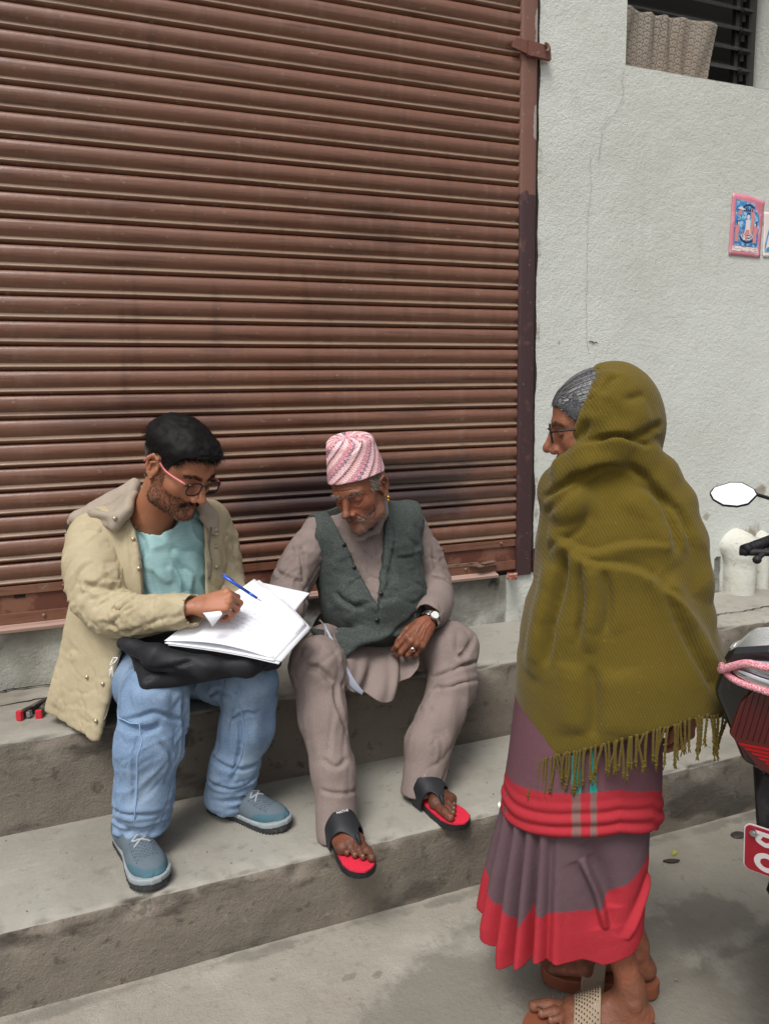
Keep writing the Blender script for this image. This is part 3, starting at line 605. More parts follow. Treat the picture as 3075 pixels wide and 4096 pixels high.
def print_sheet(o, wd_, ht, tilt, label):
    e = empty('wall_print'); tag(e, label, 'poster'); X = np.array([math.cos(tilt), 0, math.sin(tilt)]); Z = np.array([-math.sin(tilt), 0, math.cos(tilt)])
    def sheet(u, v):
        cur = np.clip(u + v - 1.5, 0, 1)
        return np.array(o) + np.outer(u * wd_ - cur * .03, X) + np.outer(v * ht - cur * .05, Z) + np.outer(-.006 - .05 * cur ** 1.3 - .003 * np.clip(.12 - v, 0, 1) * 8, [0, 1, 0])
    V, F = grid(sheet, 14, 18); s_ = geo('paper', V, F, pink if wd_ > .15 else pale, e); s_.modifiers.new('t', 'SOLIDIFY').thickness = .0008
    return e, X, Z
e, X, Z = print_sheet((1.100, -.010, 2.105), .188, .268, math.radians(-1.5), 'pink bordered devotional print on the wall with a seated figure over coils')
O = (1.100, -.010, 2.105)
flat('picture', [(.022, .045), (.166, .045), (.166, .195), (.15, .215), (.12, .235), (.022, .245)], blue, e, X, Z, O, -.0078)
flat('caption', [(.014, .020), (.168, .020), (.168, .042), (.014, .042)], cap_, e, X, Z, O, -.0080)
for k, (rx, ry) in enumerate([(.046, .030), (.037, .023), (.028, .016)]):
    flat('coil', arc(.098, .088 + .006 * k, rx, ry, 180, 360, .008), ink if k == 0 else pale, e, X, Z, O, -.0084 - .0002 * k)
    flat('coil', arc(.098, .088 + .006 * k, rx - .005, ry - .005, 185, 355, .003), ink, e, X, Z, O, -.0088 - .0002 * k)
flat('hood', [(.108, .095), (.120, .15), (.112, .20), (.118, .215), (.132, .205), (.138, .17), (.132, .12), (.128, .095)], rose, e, X, Z, O, -.0082)
flat('hood', arc(.098, .205, .036, .024, 20, 180, .008), ink, e, X, Z, O, -.0086)
for k in range(5): flat('hood', [(.068 + .012 * k, .198), (.072 + .012 * k, .215), (.077 + .012 * k, .198)], ink, e, X, Z, O, -.0087)
flat('figure', [(.075, .07), (.079, .10), (.085, .125), (.086, .155), (.094, .162), (.103, .162), (.112, .155), (.113, .125), (.118, .10), (.112, .09), (.096, .098), (.088, .07)], pale, e, X, Z, O, -.0092)
flat('figure', [(.082, .096), (.088, .116), (.110, .116), (.112, .094), (.098, .10), (.097, .066), (.090, .066)], rose, e, X, Z, O, -.0095)
flat('figure', arc(.099, .174, .009, .012, 0, 360, .0088, 16), pale, e, X, Z, O, -.0095); flat('figure', arc(.099, .181, .011, .010, 0, 180, .007, 10), ink, e, X, Z, O, -.0098)
for cx_, s_ in ((.038, 1), (.146, -1)):
    flat('attendant', [(cx_ - .012, .06), (cx_ - .014, .11), (cx_ - .008, .135), (cx_ + .006, .133), (cx_ + .014, .118), (cx_ + .008, .10), (cx_ + .008, .06)], rose, e, X, Z, O, -.0092)
    flat('attendant', arc(cx_ + .002 * s_, .143, .008, .011, 0, 360, .0078, 14), ink, e, X, Z, O, -.0094); flat('attendant', arc(cx_ + .005 * s_, .141, .005, .008, 0, 360, .0048, 12), pale, e, X, Z, O, -.0097)
flat('tree', [(.034, .185), (.045, .20), (.062, .19), (.05, .178), (.046, .16), (.042, .178)], rose, e, X, Z, O, -.0092); flat('cloud', [(.03, .205), (.05, .215), (.08, .203), (.06, .200)], pale, e, X, Z, O, -.0092)
e, X, Z = print_sheet((1.305, -.010, 2.105), .145, .20, math.radians(1.5), 'torn white edged blue print cut off by the right edge, beside the pink print')
flat('picture', [(.008, .022), (.135, .022), (.135, .19), (.05, .16), (.026, .11), (.012, .06)], blue, e, X, Z, (1.305, -.010, 2.105), -.0078)
flat('figure', [(.012, .03), (.03, .045), (.05, .032), (.04, .08), (.028, .10), (.02, .06)], pale, e, X, Z, (1.305, -.010, 2.105), -.0086); flat('figure', [(.06, .05), (.09, .04), (.10, .11), (.075, .14)], rose, e, X, Z, (1.305, -.010, 2.105), -.0086)

# ================================================================ PEOPLE: shared anatomy
def head_parts(age=0, nose=1.0, jaw=1.0, open_lids=False, lipfull=1.0):
    d = S(); both = (1, -1)
    d.u(Ell((-.018, 0, .034), (.096, .075, .082)), 0).u(Ell((.028, 0, .030), (.060, .063, .064)), .03).u(Ell((.034, 0, -.035), (.052, .057, .078)), .03)
    for s in both:
        d.u(Cap((-.008, s * .057, -.040), (.014, s * .052 * jaw, -.080), .014, .013), .03)
        d.u(Cap((.014, s * .052 * jaw, -.080), (.074, s * .012, -.103), .014, .014), .03)
        d.u(Ell((.050, s * .041, -.026), (.024, .021, .020)), .022)
    d.u(Ell((.068, 0, -.064), (.026, .031, .028)), .022).u(Ell((.081, 0, -.101), (.015, .019, .014)), .016)
    for s in both:
        d.u(Cap((.084, s * .010, .021), (.068, s * .046, .022), .010, .007), .014)
        d.sub(Ell((.104, s * .033, .001), (.024, .019, .0125)), .014)
        d.u(Ell((.0700, s * .032, -.001), (.0150, .0165, .0135)), .005)
    d.u(Cap((.085, 0, .012), (.109 + .002 * nose, 0, -.028), .0080, .0100), .012).u(Ell((.1115 + .003 * nose, 0, -.035), (.0115 * nose, .0115 * nose, .0100)), .008)
    d.u(Ell((.090, 0, -.016), (.017, .0095, .026)), .008).u(Ell((.092, 0, -.036), (.016, .013, .010)), .006)
    for s in both:
        d.u(Ell((.099, s * .0140 * nose, -.041), (.0115, .0075, .0080)), .006)
    for s in both: d.sub(Ell((.107, s * .0068, -.0485), (.006, .0034, .0040)), .002)
    for s in both:
        d.u(Chain([(.0945, s * .001, -.0605), (.0905, s * .013, -.0620), (.079, s * .025, -.0668)], [.0048 * lipfull, .0046 * lipfull, .002], .002), .004)
        d.u(Chain([(.0930, s * .001, -.0705), (.0890, s * .012, -.0705), (.079, s * .024, -.0680)], [.0058 * lipfull, .0052 * lipfull, .002], .002), .004)
        d.sub(Chain([(.1015, 0, -.0652), (.0960, s * .014, -.0660), (.082, s * .027, -.0675)], [.0016, .0015, .0012], .001), .0025)
    for s in both:
        d.u(Ell((-.012, s * .078, -.004), (.020, .0055, .030)), .006)
        d.sub(Ell((-.008, s * .086, -.004), (.0125, .0065, .018)), .004)
        d.u(Chain([(.006, s * .078, .008), (-.001, s * .084, .023), (-.015, s * .089, .028), (-.028, s * .089, .012), (-.027, s * .086, -.008), (-.016, s * .081, -.026), (-.006, s * .078, -.035)], [.004, .0042, .0042, .0042, .004, .005, .006], .004), .004)
        d.u(Ell((.004, s * .079, -.008), (.0045, .004, .008)), .004)
        d.u(Chain([(-.006, s * .084, .012), (-.018, s * .085, .004), (-.016, s * .083, -.014)], [.003, .003, .003], .003), .003)
    return d
def line_d(P, pts):
    d = np.full(len(P), 9.)
    pts = [np.array(p, float) for p in pts]
    for a, b in zip(pts[:-1], pts[1:]):
        ba = b - a; h = np.clip((P - a) @ ba / (ba @ ba), 0, 1); q = P - a - h[:, None] * ba; d = np.minimum(d, np.sqrt((q * q).sum(1)))
    return d
def face_masks(V):
    x, y, z = V.T; ay = np.abs(y); M = {}; W_ = np.c_[x, ay, z]
    lipm = np.minimum(line_d(W_, [(.094, .001, -.0612), (.089, .013, -.0625), (.079, .024, -.067)]), line_d(W_, [(.093, .001, -.070), (.089, .012, -.0705), (.080, .023, -.068)]))
    M['lip'] = sstep(.0075, .0050, lipm) * sstep(.031, .022, ay)
    M['lash_mouth'] = np.maximum(sstep(.0030, .0012, line_d(W_, [(.085, .020, -.0055), (.0855, .031, -.0085), (.080, .043, -.0060), (.076, .048, -.003)])), sstep(.0022, .0010, line_d(W_, [(.098, .0, -.0655), (.090, .014, -.0662), (.082, .024, -.0675)])) * .9)  # lash lines, plus a dark line painted along the mouth crease
    M['socket'] = sstep(.026, .010, np.hypot((z + .002) * 1.4, ay - .032)) * (x > .05)
    M['brow'] = sstep(.0075, .003, line_d(W_, [(.094, .012, .018), (.088, .030, .0235), (.074, .050, .018)])) * (x > .05)
    M['beard'] = sstep(-.038, -.056, z - .25 * (.06 - x) * (x < .06) - .0) * sstep(-.012, .006, x) * (1 - .0 * x)
    side = sstep(.006, .02, x) * sstep(.036, .02, x) * sstep(.02, -.03, z) * sstep(.05, .058, ay)
    M['beard'] = np.maximum(M['beard'], side); M['beard'] *= 1 - .8 * sstep(.014, .008, np.hypot(y, z + .082) )
    M['beard'] *= 1 - M['lip']; M['beard'] = np.where((z > -.050) & (ay < .03) & (x > .07), 0, M['beard'])
    M['nos'] = sstep(.006, .003, np.hypot(np.hypot(x - .107, ay - .0068), z + .0475))
    return M
def blades(name, roots, dirs, L, wd, m, parent, curl=.3, rnd=.35, seed=1, tone=None, grav=(0, 0, 0), seg=2):
    r = np.random.default_rng(seed); n = len(roots); d = dirs + r.normal(size=(n, 3)) * rnd; d /= np.linalg.norm(d, axis=1, keepdims=True)
    L = L * (.6 + .8 * r.random(n)); side = np.cross(d, r.normal(size=(n, 3))); side /= np.linalg.norm(side, axis=1, keepdims=True)
    c = r.normal(size=(n, 3)) * curl + np.array(grav); VV = []; p = roots.copy(); dd = d.copy()
    for k in range(seg + 1):
        ww = wd * (1 - .75 * k / seg); VV += [p - side * ww / 2, p + side * ww / 2]
        dd = dd + c / seg; dd /= np.linalg.norm(dd, axis=1, keepdims=True); p = p + dd * (L / seg)[:, None]
    V = np.stack(VV, 1).reshape(-1, 3); o = np.arange(n)[:, None] * (2 * seg + 2)
    F = np.concatenate([np.concatenate([o + 2 * k, o + 2 * k + 1, o + 2 * k + 3, o + 2 * k + 2], 1) for k in range(seg)])
    tn = np.repeat(r.random(n) if tone is None else tone, 2 * seg + 2)
    return geo(name, V, F, m, parent, attrs={'tone': tn})
def orient(fwd, up=(0, 0, 1)):
    x = unit(fwd); y = unit(np.cross(up, x)); return np.stack([x, y, np.cross(x, y)], 1)
class Head:
    def __init__(s, R, t, sc_, neck, res=.0019, disp=None, strokes=(), **kw):
        s.R = np.array(R, float); s.t = np.array(t, float); s.s = sc_
        d = head_parts(**kw)
        for c in neck: d.u(c, .03)
        if disp: d.disp(disp)
        s.V0, s.F = surface(d, (-.17, -.12, -.235), (.145, .12, .135), res)
        if strokes: s.V0 = sculpt(s.V0, s.F, strokes, snap=.02)
        s.m = face_masks(s.V0); s.N0 = normals(s.V0, s.F)
    def w(s, P): return np.asarray(P) @ s.R.T * s.s + s.t
    def l(s, P): return (np.asarray(P) - s.t) @ s.R / s.s
    @property
    def V(s): return s.w(s.V0)
    @property
    def N(s): return s.N0 @ s.R.T
def hand_sdf(flex, thumb, spread=(.10, .02, -.06, -.16), side=1, sc_=1.0, curl=None):
    """local frame: x to the fingers, y to the thumb, z out of the back of the hand"""
    d = S(); mcp = [(.088, .027, 0), (.093, .009, .003), (.088, -.009, .002), (.079, -.026, -.002)]
    lens = [(.043, .026, .021), (.047, .030, .022), (.043, .028, .022), (.034, .021, .019)]; rad = [(.0098, .0085, .0075, .0060), (.0100, .0087, .0077, .0062), (.0095, .0083, .0073, .0058), (.0083, .0073, .0064, .0052)]
    d.u(Cap((-.030, 0, 0), (.01, 0, 0), .022, .0215, (0, 0, 1), .75), 0)
    for i in range(4):
        m = mcp[i]; d.u(Cap((.008, m[1] * .55, -.001), m, .0135, .0112, (0, 0, 1), .9), .012)
    d.u(Cap((.02, .018, -.012), (.055, .022, -.010), .014, .012), .012).u(Cap((.02, -.020, -.010), (.06, -.024, -.010), .012, .010), .012)
    out = {}
    for i in range(4):
        p = np.array(mcp[i], float); a = 0; b = spread[i]; pts = [p]; f3 = flex[i] if not np.isscalar(flex[i]) else (flex[i], flex[i], flex[i] * .7)
        for k in range(3):
            a += f3[k]; dr = np.array([math.cos(a) * math.cos(b), math.sin(b) * math.cos(a) , -math.sin(a)]); p = p + unit(dr) * lens[i][k]; pts.append(p)
        for k in range(3): d.u(Cap(pts[k], pts[k + 1], rad[i][k], rad[i][k + 1]), .0035 if k else .006)
        d.u(Ell(pts[0] + A(0, 0, .003), (.009, .0085, .008)), .006); d.u(Ell(pts[1] + A(0, 0, 0), (.0088, .0088, .0085)) , .003)
        out[i] = pts
    p = np.array((.018, .020, -.010)); pts = [p]
    for k, v in enumerate(thumb): p = p + unit(v) * (.044, .034, .027)[k]; pts.append(p)
    for k in range(3): d.u(Cap(pts[k], pts[k + 1], (.015, .0115, .0098)[k], (.0120, .0100, .0072)[k]), .010 if k == 0 else .004)
    out['t'] = pts
    return d, out
class Hand:
    def __init__(s, wrist, xdir, zdir, flex, thumb, side=1, sc_=1.0, res=.0022, spread=(.10, .02, -.06, -.16), veins=()):
        s.R = orient(xdir, zdir); x = s.R[:, 0]; z = unit(np.array(zdir, float) - x * (x @ np.array(zdir, float))); y = np.cross(z, x)
        s.B = np.stack([x, y * side, z], 1); s.t = np.array(wrist, float); s.s = sc_; s.side = side
        d, s.pts = hand_sdf(flex, thumb, spread)
        V, F = surface(d, (-.08, -.09, -.13), (.20, .09, .05), res)
        if veins: V = sculpt(V, F, veins, snap=.03)
        s.V0 = V; s.V = V @ s.B.T * sc_ + s.t; s.F = F if side > 0 else F[:, ::-1]
    def w(s, P): return np.asarray(P) @ s.B.T * s.s + s.t
    def nails(s):
        mb = MB()
        for k, pts in s.pts.items():
            a, b = s.w(pts[2]), s.w(pts[3]); dr = unit(b - a); zz = s.B[:, 2]; n = unit(zz - dr * (zz @ dr)) if abs(zz @ dr) < .98 else unit(s.B[:, 0] * 1.)
            if k == 't': n = unit(s.B[:, 1] * .4 * 0 + np.cross(dr, np.cross(s.B[:, 2] * .9 + s.B[:, 1] * .5, dr)))
            R_ = np.stack([dr, np.cross(n, dr), n], 1); mb.ico(b - dr * .001 + n * .0045 * s.s, np.array([.0062, .0050, .0026]) * s.s, 2, R_)
        return mb
    def build_nails(s, m, par):
        for k in list(s.pts):
            keep = s.pts; s.pts = {k: keep[k]}; s.nails().build('nail', m, par, True); s.pts = keep
skin_bump = [(60, .0012), (320, .0004)]
def skin(name, base, ruddy, dark, lip, beardc, beard_amt, rough=.46, bump=skin_bump, dry=None):
    L_ = [(9, ruddy, .45, .66, .65, 3), (22, dark, .52, .72, .45), (160, dark, .60, .74, .3, 2)]
    if dry: L_.append((50, dry, .6, .75, .4))
    return mat(name, base, rough, .4, attrs=[('feet', dark, 30, .3, .8), ('beard', beardc, 90, 1.3, beard_amt), ('lip', lip), ('brow', dark), ('socket', dark, 60, .5, .4), ('lash_mouth', srgb(30, 18, 14)), ('nos', srgb(36, 18, 14))], layers=L_, bump=bump, sss=.12)
skinA = skin('skin_tan', srgb(164, 110, 82), srgb(178, 108, 80), srgb(122, 76, 56), srgb(146, 84, 78), srgb(66, 44, 34), .45)
skinB = skin('skin_weathered', srgb(126, 78, 56), srgb(140, 80, 58), srgb(84, 50, 36), srgb(120, 66, 58), srgb(120, 104, 94), .35, .5, [(28, .003), (90, .002, 3), (320, .0006)], srgb(150, 108, 86))
skinC = skin('skin_elder', srgb(150, 98, 74), srgb(164, 98, 72), srgb(104, 64, 46), srgb(128, 72, 62), srgb(120, 104, 94), 0, .55, [(40, .0025), (110, .0012, 3), (320, .0005)])
skinA0 = None
def person(label):
    e = empty('person'); return tag(e, label, 'person')
def flow(H, mask, fn, n, seed, thr=.3):
    """pick n points of the head surface where mask holds; fn(V,N)->dir in the head frame"""
    r = np.random.default_rng(seed); ix = np.nonzero(mask > thr)[0]; ix = r.choice(ix, n); q = H.V0[ix] + r.normal(size=(n, 3)) * .0008
    N = H.N0[ix]; d = fn(q, N); d /= np.linalg.norm(d, axis=1, keepdims=True) + 1e-9
    return H.w(q), d @ H.R.T
tone_mat = lambda nm, a, b_, lo=.3, hi=.7, ro=.5: mat(nm, a, ro, .4, attrs=[('tone', b_)] if lo is None else [('tone', b_, 5, .02, 1)])

# ================================================================ YOUNG MAN: head
PA = person('young man in beige jacket, aqua t-shirt and blue jeans sitting and writing on papers')
def neck_w(R, t, s_, pts, rs):   # neck chain given in world, moved to the head frame
    q = [(np.array(p) - np.array(t)) @ np.array(R) / s_ for p in pts]; return [Cap(q[i], q[i + 1], rs[i] / s_, rs[i + 1] / s_) for i in range(len(q) - 1)]
RA = orient((.517, -.692, -.503), (.364, -.354, .861)); tA = (-1.4277, -.528, 1.2965); sA = 1.08
HA = Head(RA, tA, sA, neck_w(RA, tA, sA, [(-1.468, -.475, 1.245), (-1.508, -.395, 1.13), (-1.515, -.375, 1.08)], [.056, .060, .075]), jaw=1.04, nose=1.05,
    strokes=[('ridge', [(.098, .019, -.040), (.087, .034, -.062)], .006, -.0012), ('ridge', [(.098, -.019, -.040), (.087, -.034, -.062)], .006, -.0012)])
V = HA.V; F = HA.F; mk = HA.m; x, y, z = HA.V0.T
mk['beard'] = mk['beard'] * sstep(-.13, -.115, z)
hand1 = Hand((-1.4260, -0.7400, 0.9331), (.95, -.16, .12), (-.1, -.62, .72), [(1.0, .75, .35), (1.05, .95, .5), (1.15, 1.0, .6), (1.2, 1.0, .6)], [(.85, .42, -.55), (1, -.05, -.45), (1, -.35, -.15)], side=1, sc_=1.0)
def pad2(H, n): return PadLater(H)
class PadLater(dict):
    def __init__(s, H, feet=None): s.H = H; s.feet = feet
    def items(s): return s.H.m.items()
def pad(H, extra): return {k: np.concatenate([v] + [np.zeros(e) for e in extra]) for k, v in H.m.items()}
geo('body', *weld([(V, F), (hand1.V, hand1.F)], [(0, 1, [(-1.515, -.375, 1.07), (-1.62, -.37, 1.06), (-1.655, -.42, .98), (-1.640, -.50, .90), (-1.55, -.61, .89), (-1.4420, -0.7300, 0.9116)], [.03, .04, .032, .028, .020, .018])]), skinA, PA, attrs=None if False else pad2(HA, None))
# replaced below: hair, beard, glasses
def strip_surface(H, mask, off, thr=.05):
    keep = mask > thr; f = H.F[keep[H.F].all(1)]; ids = np.unique(f); remap = np.full(len(mask), -1); remap[ids] = np.arange(len(ids))
    return H.w(H.V0[ids] + H.N0[ids] * off[ids][:, None]), remap[f]
x, y, z = HA.V0.T; ay = np.abs(y)
zl = np.interp(x, [-.12, -.07, -.045, -.034, -.018, .002, .010, .028, .045, .060, .072, .1], [-.075, -.070, -.055, -.01, .036, .030, .012, .008, .040, .062, .068, .07])
hairA = sstep(-.003, .003, z - zl - .004 * noise(HA.V0, 120)) * (1 - sstep(.0, .004, ay - .081))
top = sstep(.02, .07, z) ; ht = hairA * (.003 + .016 * top + .004 * sstep(.04, .08, x) * top + .005 * top * fbm(HA.V0, 45, 2))
V, F = strip_surface(HA, hairA, ht)
hairm = mat('hair_black', srgb(14, 13, 13), .62, .2, attrs=[('tone', srgb(44, 40, 38))], bump=[])
hairg = mat('hair_greying', srgb(34, 31, 30), .5, .5, attrs=[('tone', srgb(120, 112, 104))])
V = V + normals(V, F) * (creases(V, (.6, -.6, -.3), .006, 14, 50, 5, 1.5))[:, None]
geo('hair', V, F, hairm, PA)
def comb(q, N):
    d = np.c_[.75 + .3 * noise(q, 40), .7 * noise(q, 30, 3), -.15 + .3 * noise(q, 35, 6)]; d = d - N * (d * N).sum(1)[:, None]; return d + N * (.18 + .22 * (q[:, 2] > .06))[:, None]
r_, d_ = flow(HA, ht, comb, 12000, 1, .006); r_ += (d_ * 0); blades('hair_strand', HA.w(HA.l(r_) + 0), d_, .021 * sA, .0016, hairm, PA, curl=.7, rnd=.25, seed=2)
r_, d_ = flow(HA, hairA * (ht < .009), lambda q, N: np.c_[-.5 + 0 * q[:, 0], 0 * q[:, 0], -.7 + 0 * q[:, 0]] + N * .35, 4500, 5, .002); blades('side_hair', r_, d_, .0075, .0011, hairg, PA, curl=.2, rnd=.2, seed=3)
q0 = HA.w(np.c_[rng.uniform(.045, .085, 260), rng.uniform(-.055, .05, 260), rng.uniform(.078, .092, 260)]); dd = np.tile(np.array(RA) @ np.array([.85, -.1, .1]), (260, 1)); blades('fringe', q0, dd, .035, .0016, hairm, PA, curl=1.1, rnd=.35, seed=9, seg=3)
bm_ = mk['beard'] * sstep(-.115, -.10, z) ; r_, d_ = flow(HA, bm_, lambda q, N: np.c_[.2 + 0 * q[:, 0], 0 * q[:, 0], -.8 + 0 * q[:, 0]] + N * .5, 3400, 7, .35); blades('beard', r_, d_, .0065, .0009, hairm, PA, curl=.4, rnd=.35, seed=4)
ms = sstep(.008, .003, line_d(np.c_[x, ay, z], [(.102, .004, -.054), (.094, .018, -.057), (.082, .030, -.068)])); r_, d_ = flow(HA, ms, lambda q, N: np.c_[.1 + 0 * q[:, 0], np.sign(q[:, 1]) * .6, -.8 + 0 * q[:, 0]] + N * .4, 1300, 8, .3); blades('moustache', r_[:700], d_[:700], .0055, .0009, hairm, PA, curl=.3, rnd=.25, seed=5)
r_, d_ = flow(HA, mk['brow'], lambda q, N: np.c_[0 * q[:, 0], np.sign(q[:, 1]) * 1, .25 + 0 * q[:, 0]] + N * .3, 520, 9, .45); blades('eyebrow', r_, d_, .007, .0010, hairm, PA, curl=.2, rnd=.2, seed=6)
blk = mat('black_plastic', srgb(18, 18, 20), .25, .5); pinkp = mat('pink_plastic', srgb(206, 112, 118), .35, .5); lens = mat('lens_glass', (.9, .92, .95), .02, .5, trans=1); lens.node_tree.nodes['Principled BSDF'].inputs['IOR'].default_value = 1.08
def glasses(H, parent, cx, lc, hw, hh, rimr, mrim, mtemple, ear_x=-.018, tz=.008, sq=2.6, drop=0):
    g = empty('glasses'); g.parent = parent
    for s in (1, -1):
        th = np.linspace(0, 2 * math.pi, 33)
        px = lambda yy: cx - .10 * max(abs(yy) - .015, 0) ** 1.3
        pts = []
        for a in th:
            c_, s_ = math.cos(a), math.sin(a); yy = s * lc + hw * np.sign(c_) * abs(c_) ** (2 / sq); zz = drop + hh * np.sign(s_) * abs(s_) ** (2 / sq) - .001
            pts.append((px(yy) , yy, zz))
        mb = MB(); mb.tube(H.w(pts), rimr, 8, caps=False); mb.build('rim', mrim, g, True)
        V_ = H.w(np.array(pts[:-1])); geo('lens', np.vstack([V_, V_.mean(0)]), [(i, (i + 1) % 32, 32) for i in range(32)], lens, g)
        a = (px(lc + hw), s * (lc + hw), drop + hh * .55); mb = MB(); mb.tube(H.w([a, (a[0] - .008, s * (lc + hw + .006), a[2] + .001)]), rimr * 1.4, 8); mb.build('hinge', mrim, g, True)
        tp = [(a[0] - .006, s * (lc + hw + .006), a[2] + .001), (.03, s * (.074 + .002), .5 * (a[2] + tz)), (ear_x + .004, s * .0815, tz + .018), (ear_x - .016, s * .083, tz + .006), (ear_x - .026, s * .082, tz - .016)]
        mb = MB(); P_ = H.w(catmull(tp, 6)); mb.tube(P_, [rimr * 1.3, rimr * 1.25, rimr * 1.1, rimr], 8); mb.build('temple', mtemple, g, True)
    mb = MB(); mb.tube(H.w([(cx, lc - hw + .001, drop + hh * .45), (cx + .004, 0, drop + hh * .62), (cx, -(lc - hw + .001), drop + hh * .45)]), rimr, 8, m=4); mb.build('bridge', mrim, g, True)
    return g
glasses(HA, PA, .104, .033, .0245, .0185, .0024, blk, pinkp, drop=-.004)
hand1.build_nails(mat('nail', srgb(176, 128, 108), .4), PA)

# ---------------------------------------------------------------- young man: clothes
def garment(name, d, lo, hi, h, m, parent, strokes=(), nz=None, snap=.07, attrs=None, post=None, rel=0):
    V, F = surface(d, lo, hi, h)
    if rel: V = relax(V, F, rel)
    if strokes: V = relax(sculpt(V, F, strokes, snap), F, 3 if name == 'shawl' else 1, .45)
    if nz is not None: V = V + normals(V, F) * nz(V)[:, None]
    if post: V = post(V, F)
    return geo(name, V, F, m, parent, attrs=attrs(V) if attrs else None)
def wrinkle(P, f, amp, seed=0, sharp=1.6):
    w_ = fbm(P, np.array(f) * .6, 2, seed + 20)[:, None] * .25; n = 1 - np.abs(fbm(P + w_, f, 2, seed)) * 2.2
    return amp * (np.clip(n, 0, 1) ** sharp - .35)
aqua = mat('aqua_jersey', srgb(150, 186, 188), .85, .2, layers=[((20, 20, 420), srgb(130, 170, 174), .42, .62, .5, 3), (3, srgb(164, 196, 196), .45, .7, .4)], bump=[((20, 20, 500), .0008), (12, .002)])
tors = lambda g: [Ell((-1.475, -.37, .97), (.175 + g, .122 + g, .190 + g)), Ell((-1.47, -.375, .80), (.160 + g, .135 + g, .150 + g)), Ell((-1.47, -.30, .65), (.175 + g, .150 + g, .13 + g)), Cap((-1.63, -.36, 1.09), (-1.34, -.33, 1.09), .062 + g, .060 + g), Cap((-1.50, -.38, 1.10), (-1.49, -.42, 1.165), .070 + g * .3, .062 + g * .2)]
d = S()
for f in tors(0): d.u(f, .05)
d.sub(Cap((-1.505, -.40, 1.11), (-1.44, -.56, 1.30), .060, .085), .006); d.inter(Plane((-1.47, -.4, 1.185), (.15, -.5, .85)), .004)
garment('t_shirt', d, (-1.74, -.56, .56), (-1.22, -.16, 1.22), .006, aqua, PA, strokes=[
    ('ridge', [(-1.5392, -0.5000, 1.1783), (-1.5114, -0.5000, 1.1077), (-1.4611, -0.5000, 1.0730), (-1.4129, -0.5000, 1.0997), (-1.3864, -0.5000, 1.1397)], .005, .0022),
    ('fold', [(-1.4506, -0.5000, 1.0258), (-1.4276, -0.5000, 0.9598), (-1.4174, -0.5000, 0.9014)], .016, .006), ('fold', [(-1.5249, -0.5000, 0.9979), (-1.4974, -0.5000, 0.9105), (-1.4543, -0.5000, 0.8482)], .020, .005),
    ('ridge', [(-1.5308, -0.5000, 1.1093), (-1.5036, -0.5000, 1.0238), (-1.4618, -0.5000, 0.9492)], .018, .008), ('ridge', [(-1.3884, -0.5000, 1.0554), (-1.3855, -0.5000, 0.9841), (-1.4174, -0.5000, 0.9014)], .018, .007),
    ('fold', [(-1.5777, -0.5000, 0.7854), (-1.5114, -0.5000, 0.7908), (-1.4425, -0.5000, 0.8179)], .012, .008), ('fold', [(-1.5920, -0.5000, 0.7660), (-1.5264, -0.5000, 0.7640), (-1.4577, -0.5000, 0.7908)], .010, .006)],
    nz=lambda V: .006 * fbm(V, (10, 6, 6), 3, 4) + creases(V, (.5, 0, -1), .007, 5, 16, 7))
bei = srgb(180, 167, 138)
beige = mat('beige_canvas', bei, .75, .25, layers=[(5, srgb(164, 152, 124), .45, .7, .6), (60, srgb(194, 184, 156), .5, .7, .3)], bump=[((260, 260, 260), .0008, 3), (22, .0018)])
taupe = mat('taupe_lining', srgb(164, 152, 138), .8, .2, layers=[(6, srgb(146, 134, 122), .45, .7, .6)], bump=[(200, .0005), (20, .002)])
d = S()
for f in tors(.026): d.u(f, .05)
Q1, Q2, Q3, Q4 = (-1.7225, -0.3800, 0.8922), (-1.8192, -0.3600, 0.5540), (-1.7025, -0.5000, 0.5104), (-1.6269, -0.5000, 0.7851)
d.u(Quad(Q1, Q2, Q3, Q4, .026), .05).u(Quad(Q1, Q2, (-1.70, -.12, .53), (-1.66, -.14, .85), .022), .03)
d.sub(S().u(Cap((-1.505, -.40, 1.11), (-1.44, -.56, 1.30), .072, .100), 0), .006)
nL = unit(np.cross(np.array((-1.5538, -0.5200, 0.9079)) - np.array((-1.5526, -0.4200, 1.1757)), (.05, 1, -.1))); nR = unit(np.cross(np.array((-1.3691, -0.5200, 0.9296)) - np.array((-1.3552, -0.4200, 1.1288)), (.05, 1, -.1)))
nH = unit(np.cross(np.array((-1.6949, -0.5000, 0.5090)) - np.array((-1.6137, -0.5000, 0.7903)), (.05, 1, -.1)))
sgn = lambda n: n if n[0] > 0 else -n
nL, nR, nH = sgn(nL), sgn(nR), sgn(nH)
pL, pR, pH, pF = Plane((-1.5538, -0.5200, 0.9079), -nL), Plane((-1.3691, -0.5200, 0.9296), nR), Plane((-1.6137, -0.5000, 0.7903), -nH), Plane((0, -.40, 0), (0, 1, .12))
d.shell(.016)
d.sub(lambda P: np.maximum(np.maximum(np.minimum(pL(P), np.maximum(pH(P), P[:, 2] - .84)), pR(P)), np.maximum(P[:, 1] + .33, 0 * P[:, 0] - 9)), .002)
d.inter(Plane((-1.6862, -0.5000, 0.4869), -np.cross(unit(np.array((-1.6862, -0.5000, 0.4869)) - np.array((-1.8442, -0.3800, 0.5515))), unit((.30, .95, -.1)))), .004)
d.inter(Plane((-1.47, -.4, 1.175), (.05, -.4, .9)), .004)
d.inter(lambda P: -(P[:, 2] - .50) - 0 * P[:, 0] if True else 0, .004)
js = [('fold', [(-1.5547, -0.5000, 0.9381), (-1.6047, -0.5000, 0.9227), (-1.6614, -0.5000, 0.9636)], .018, .006)]
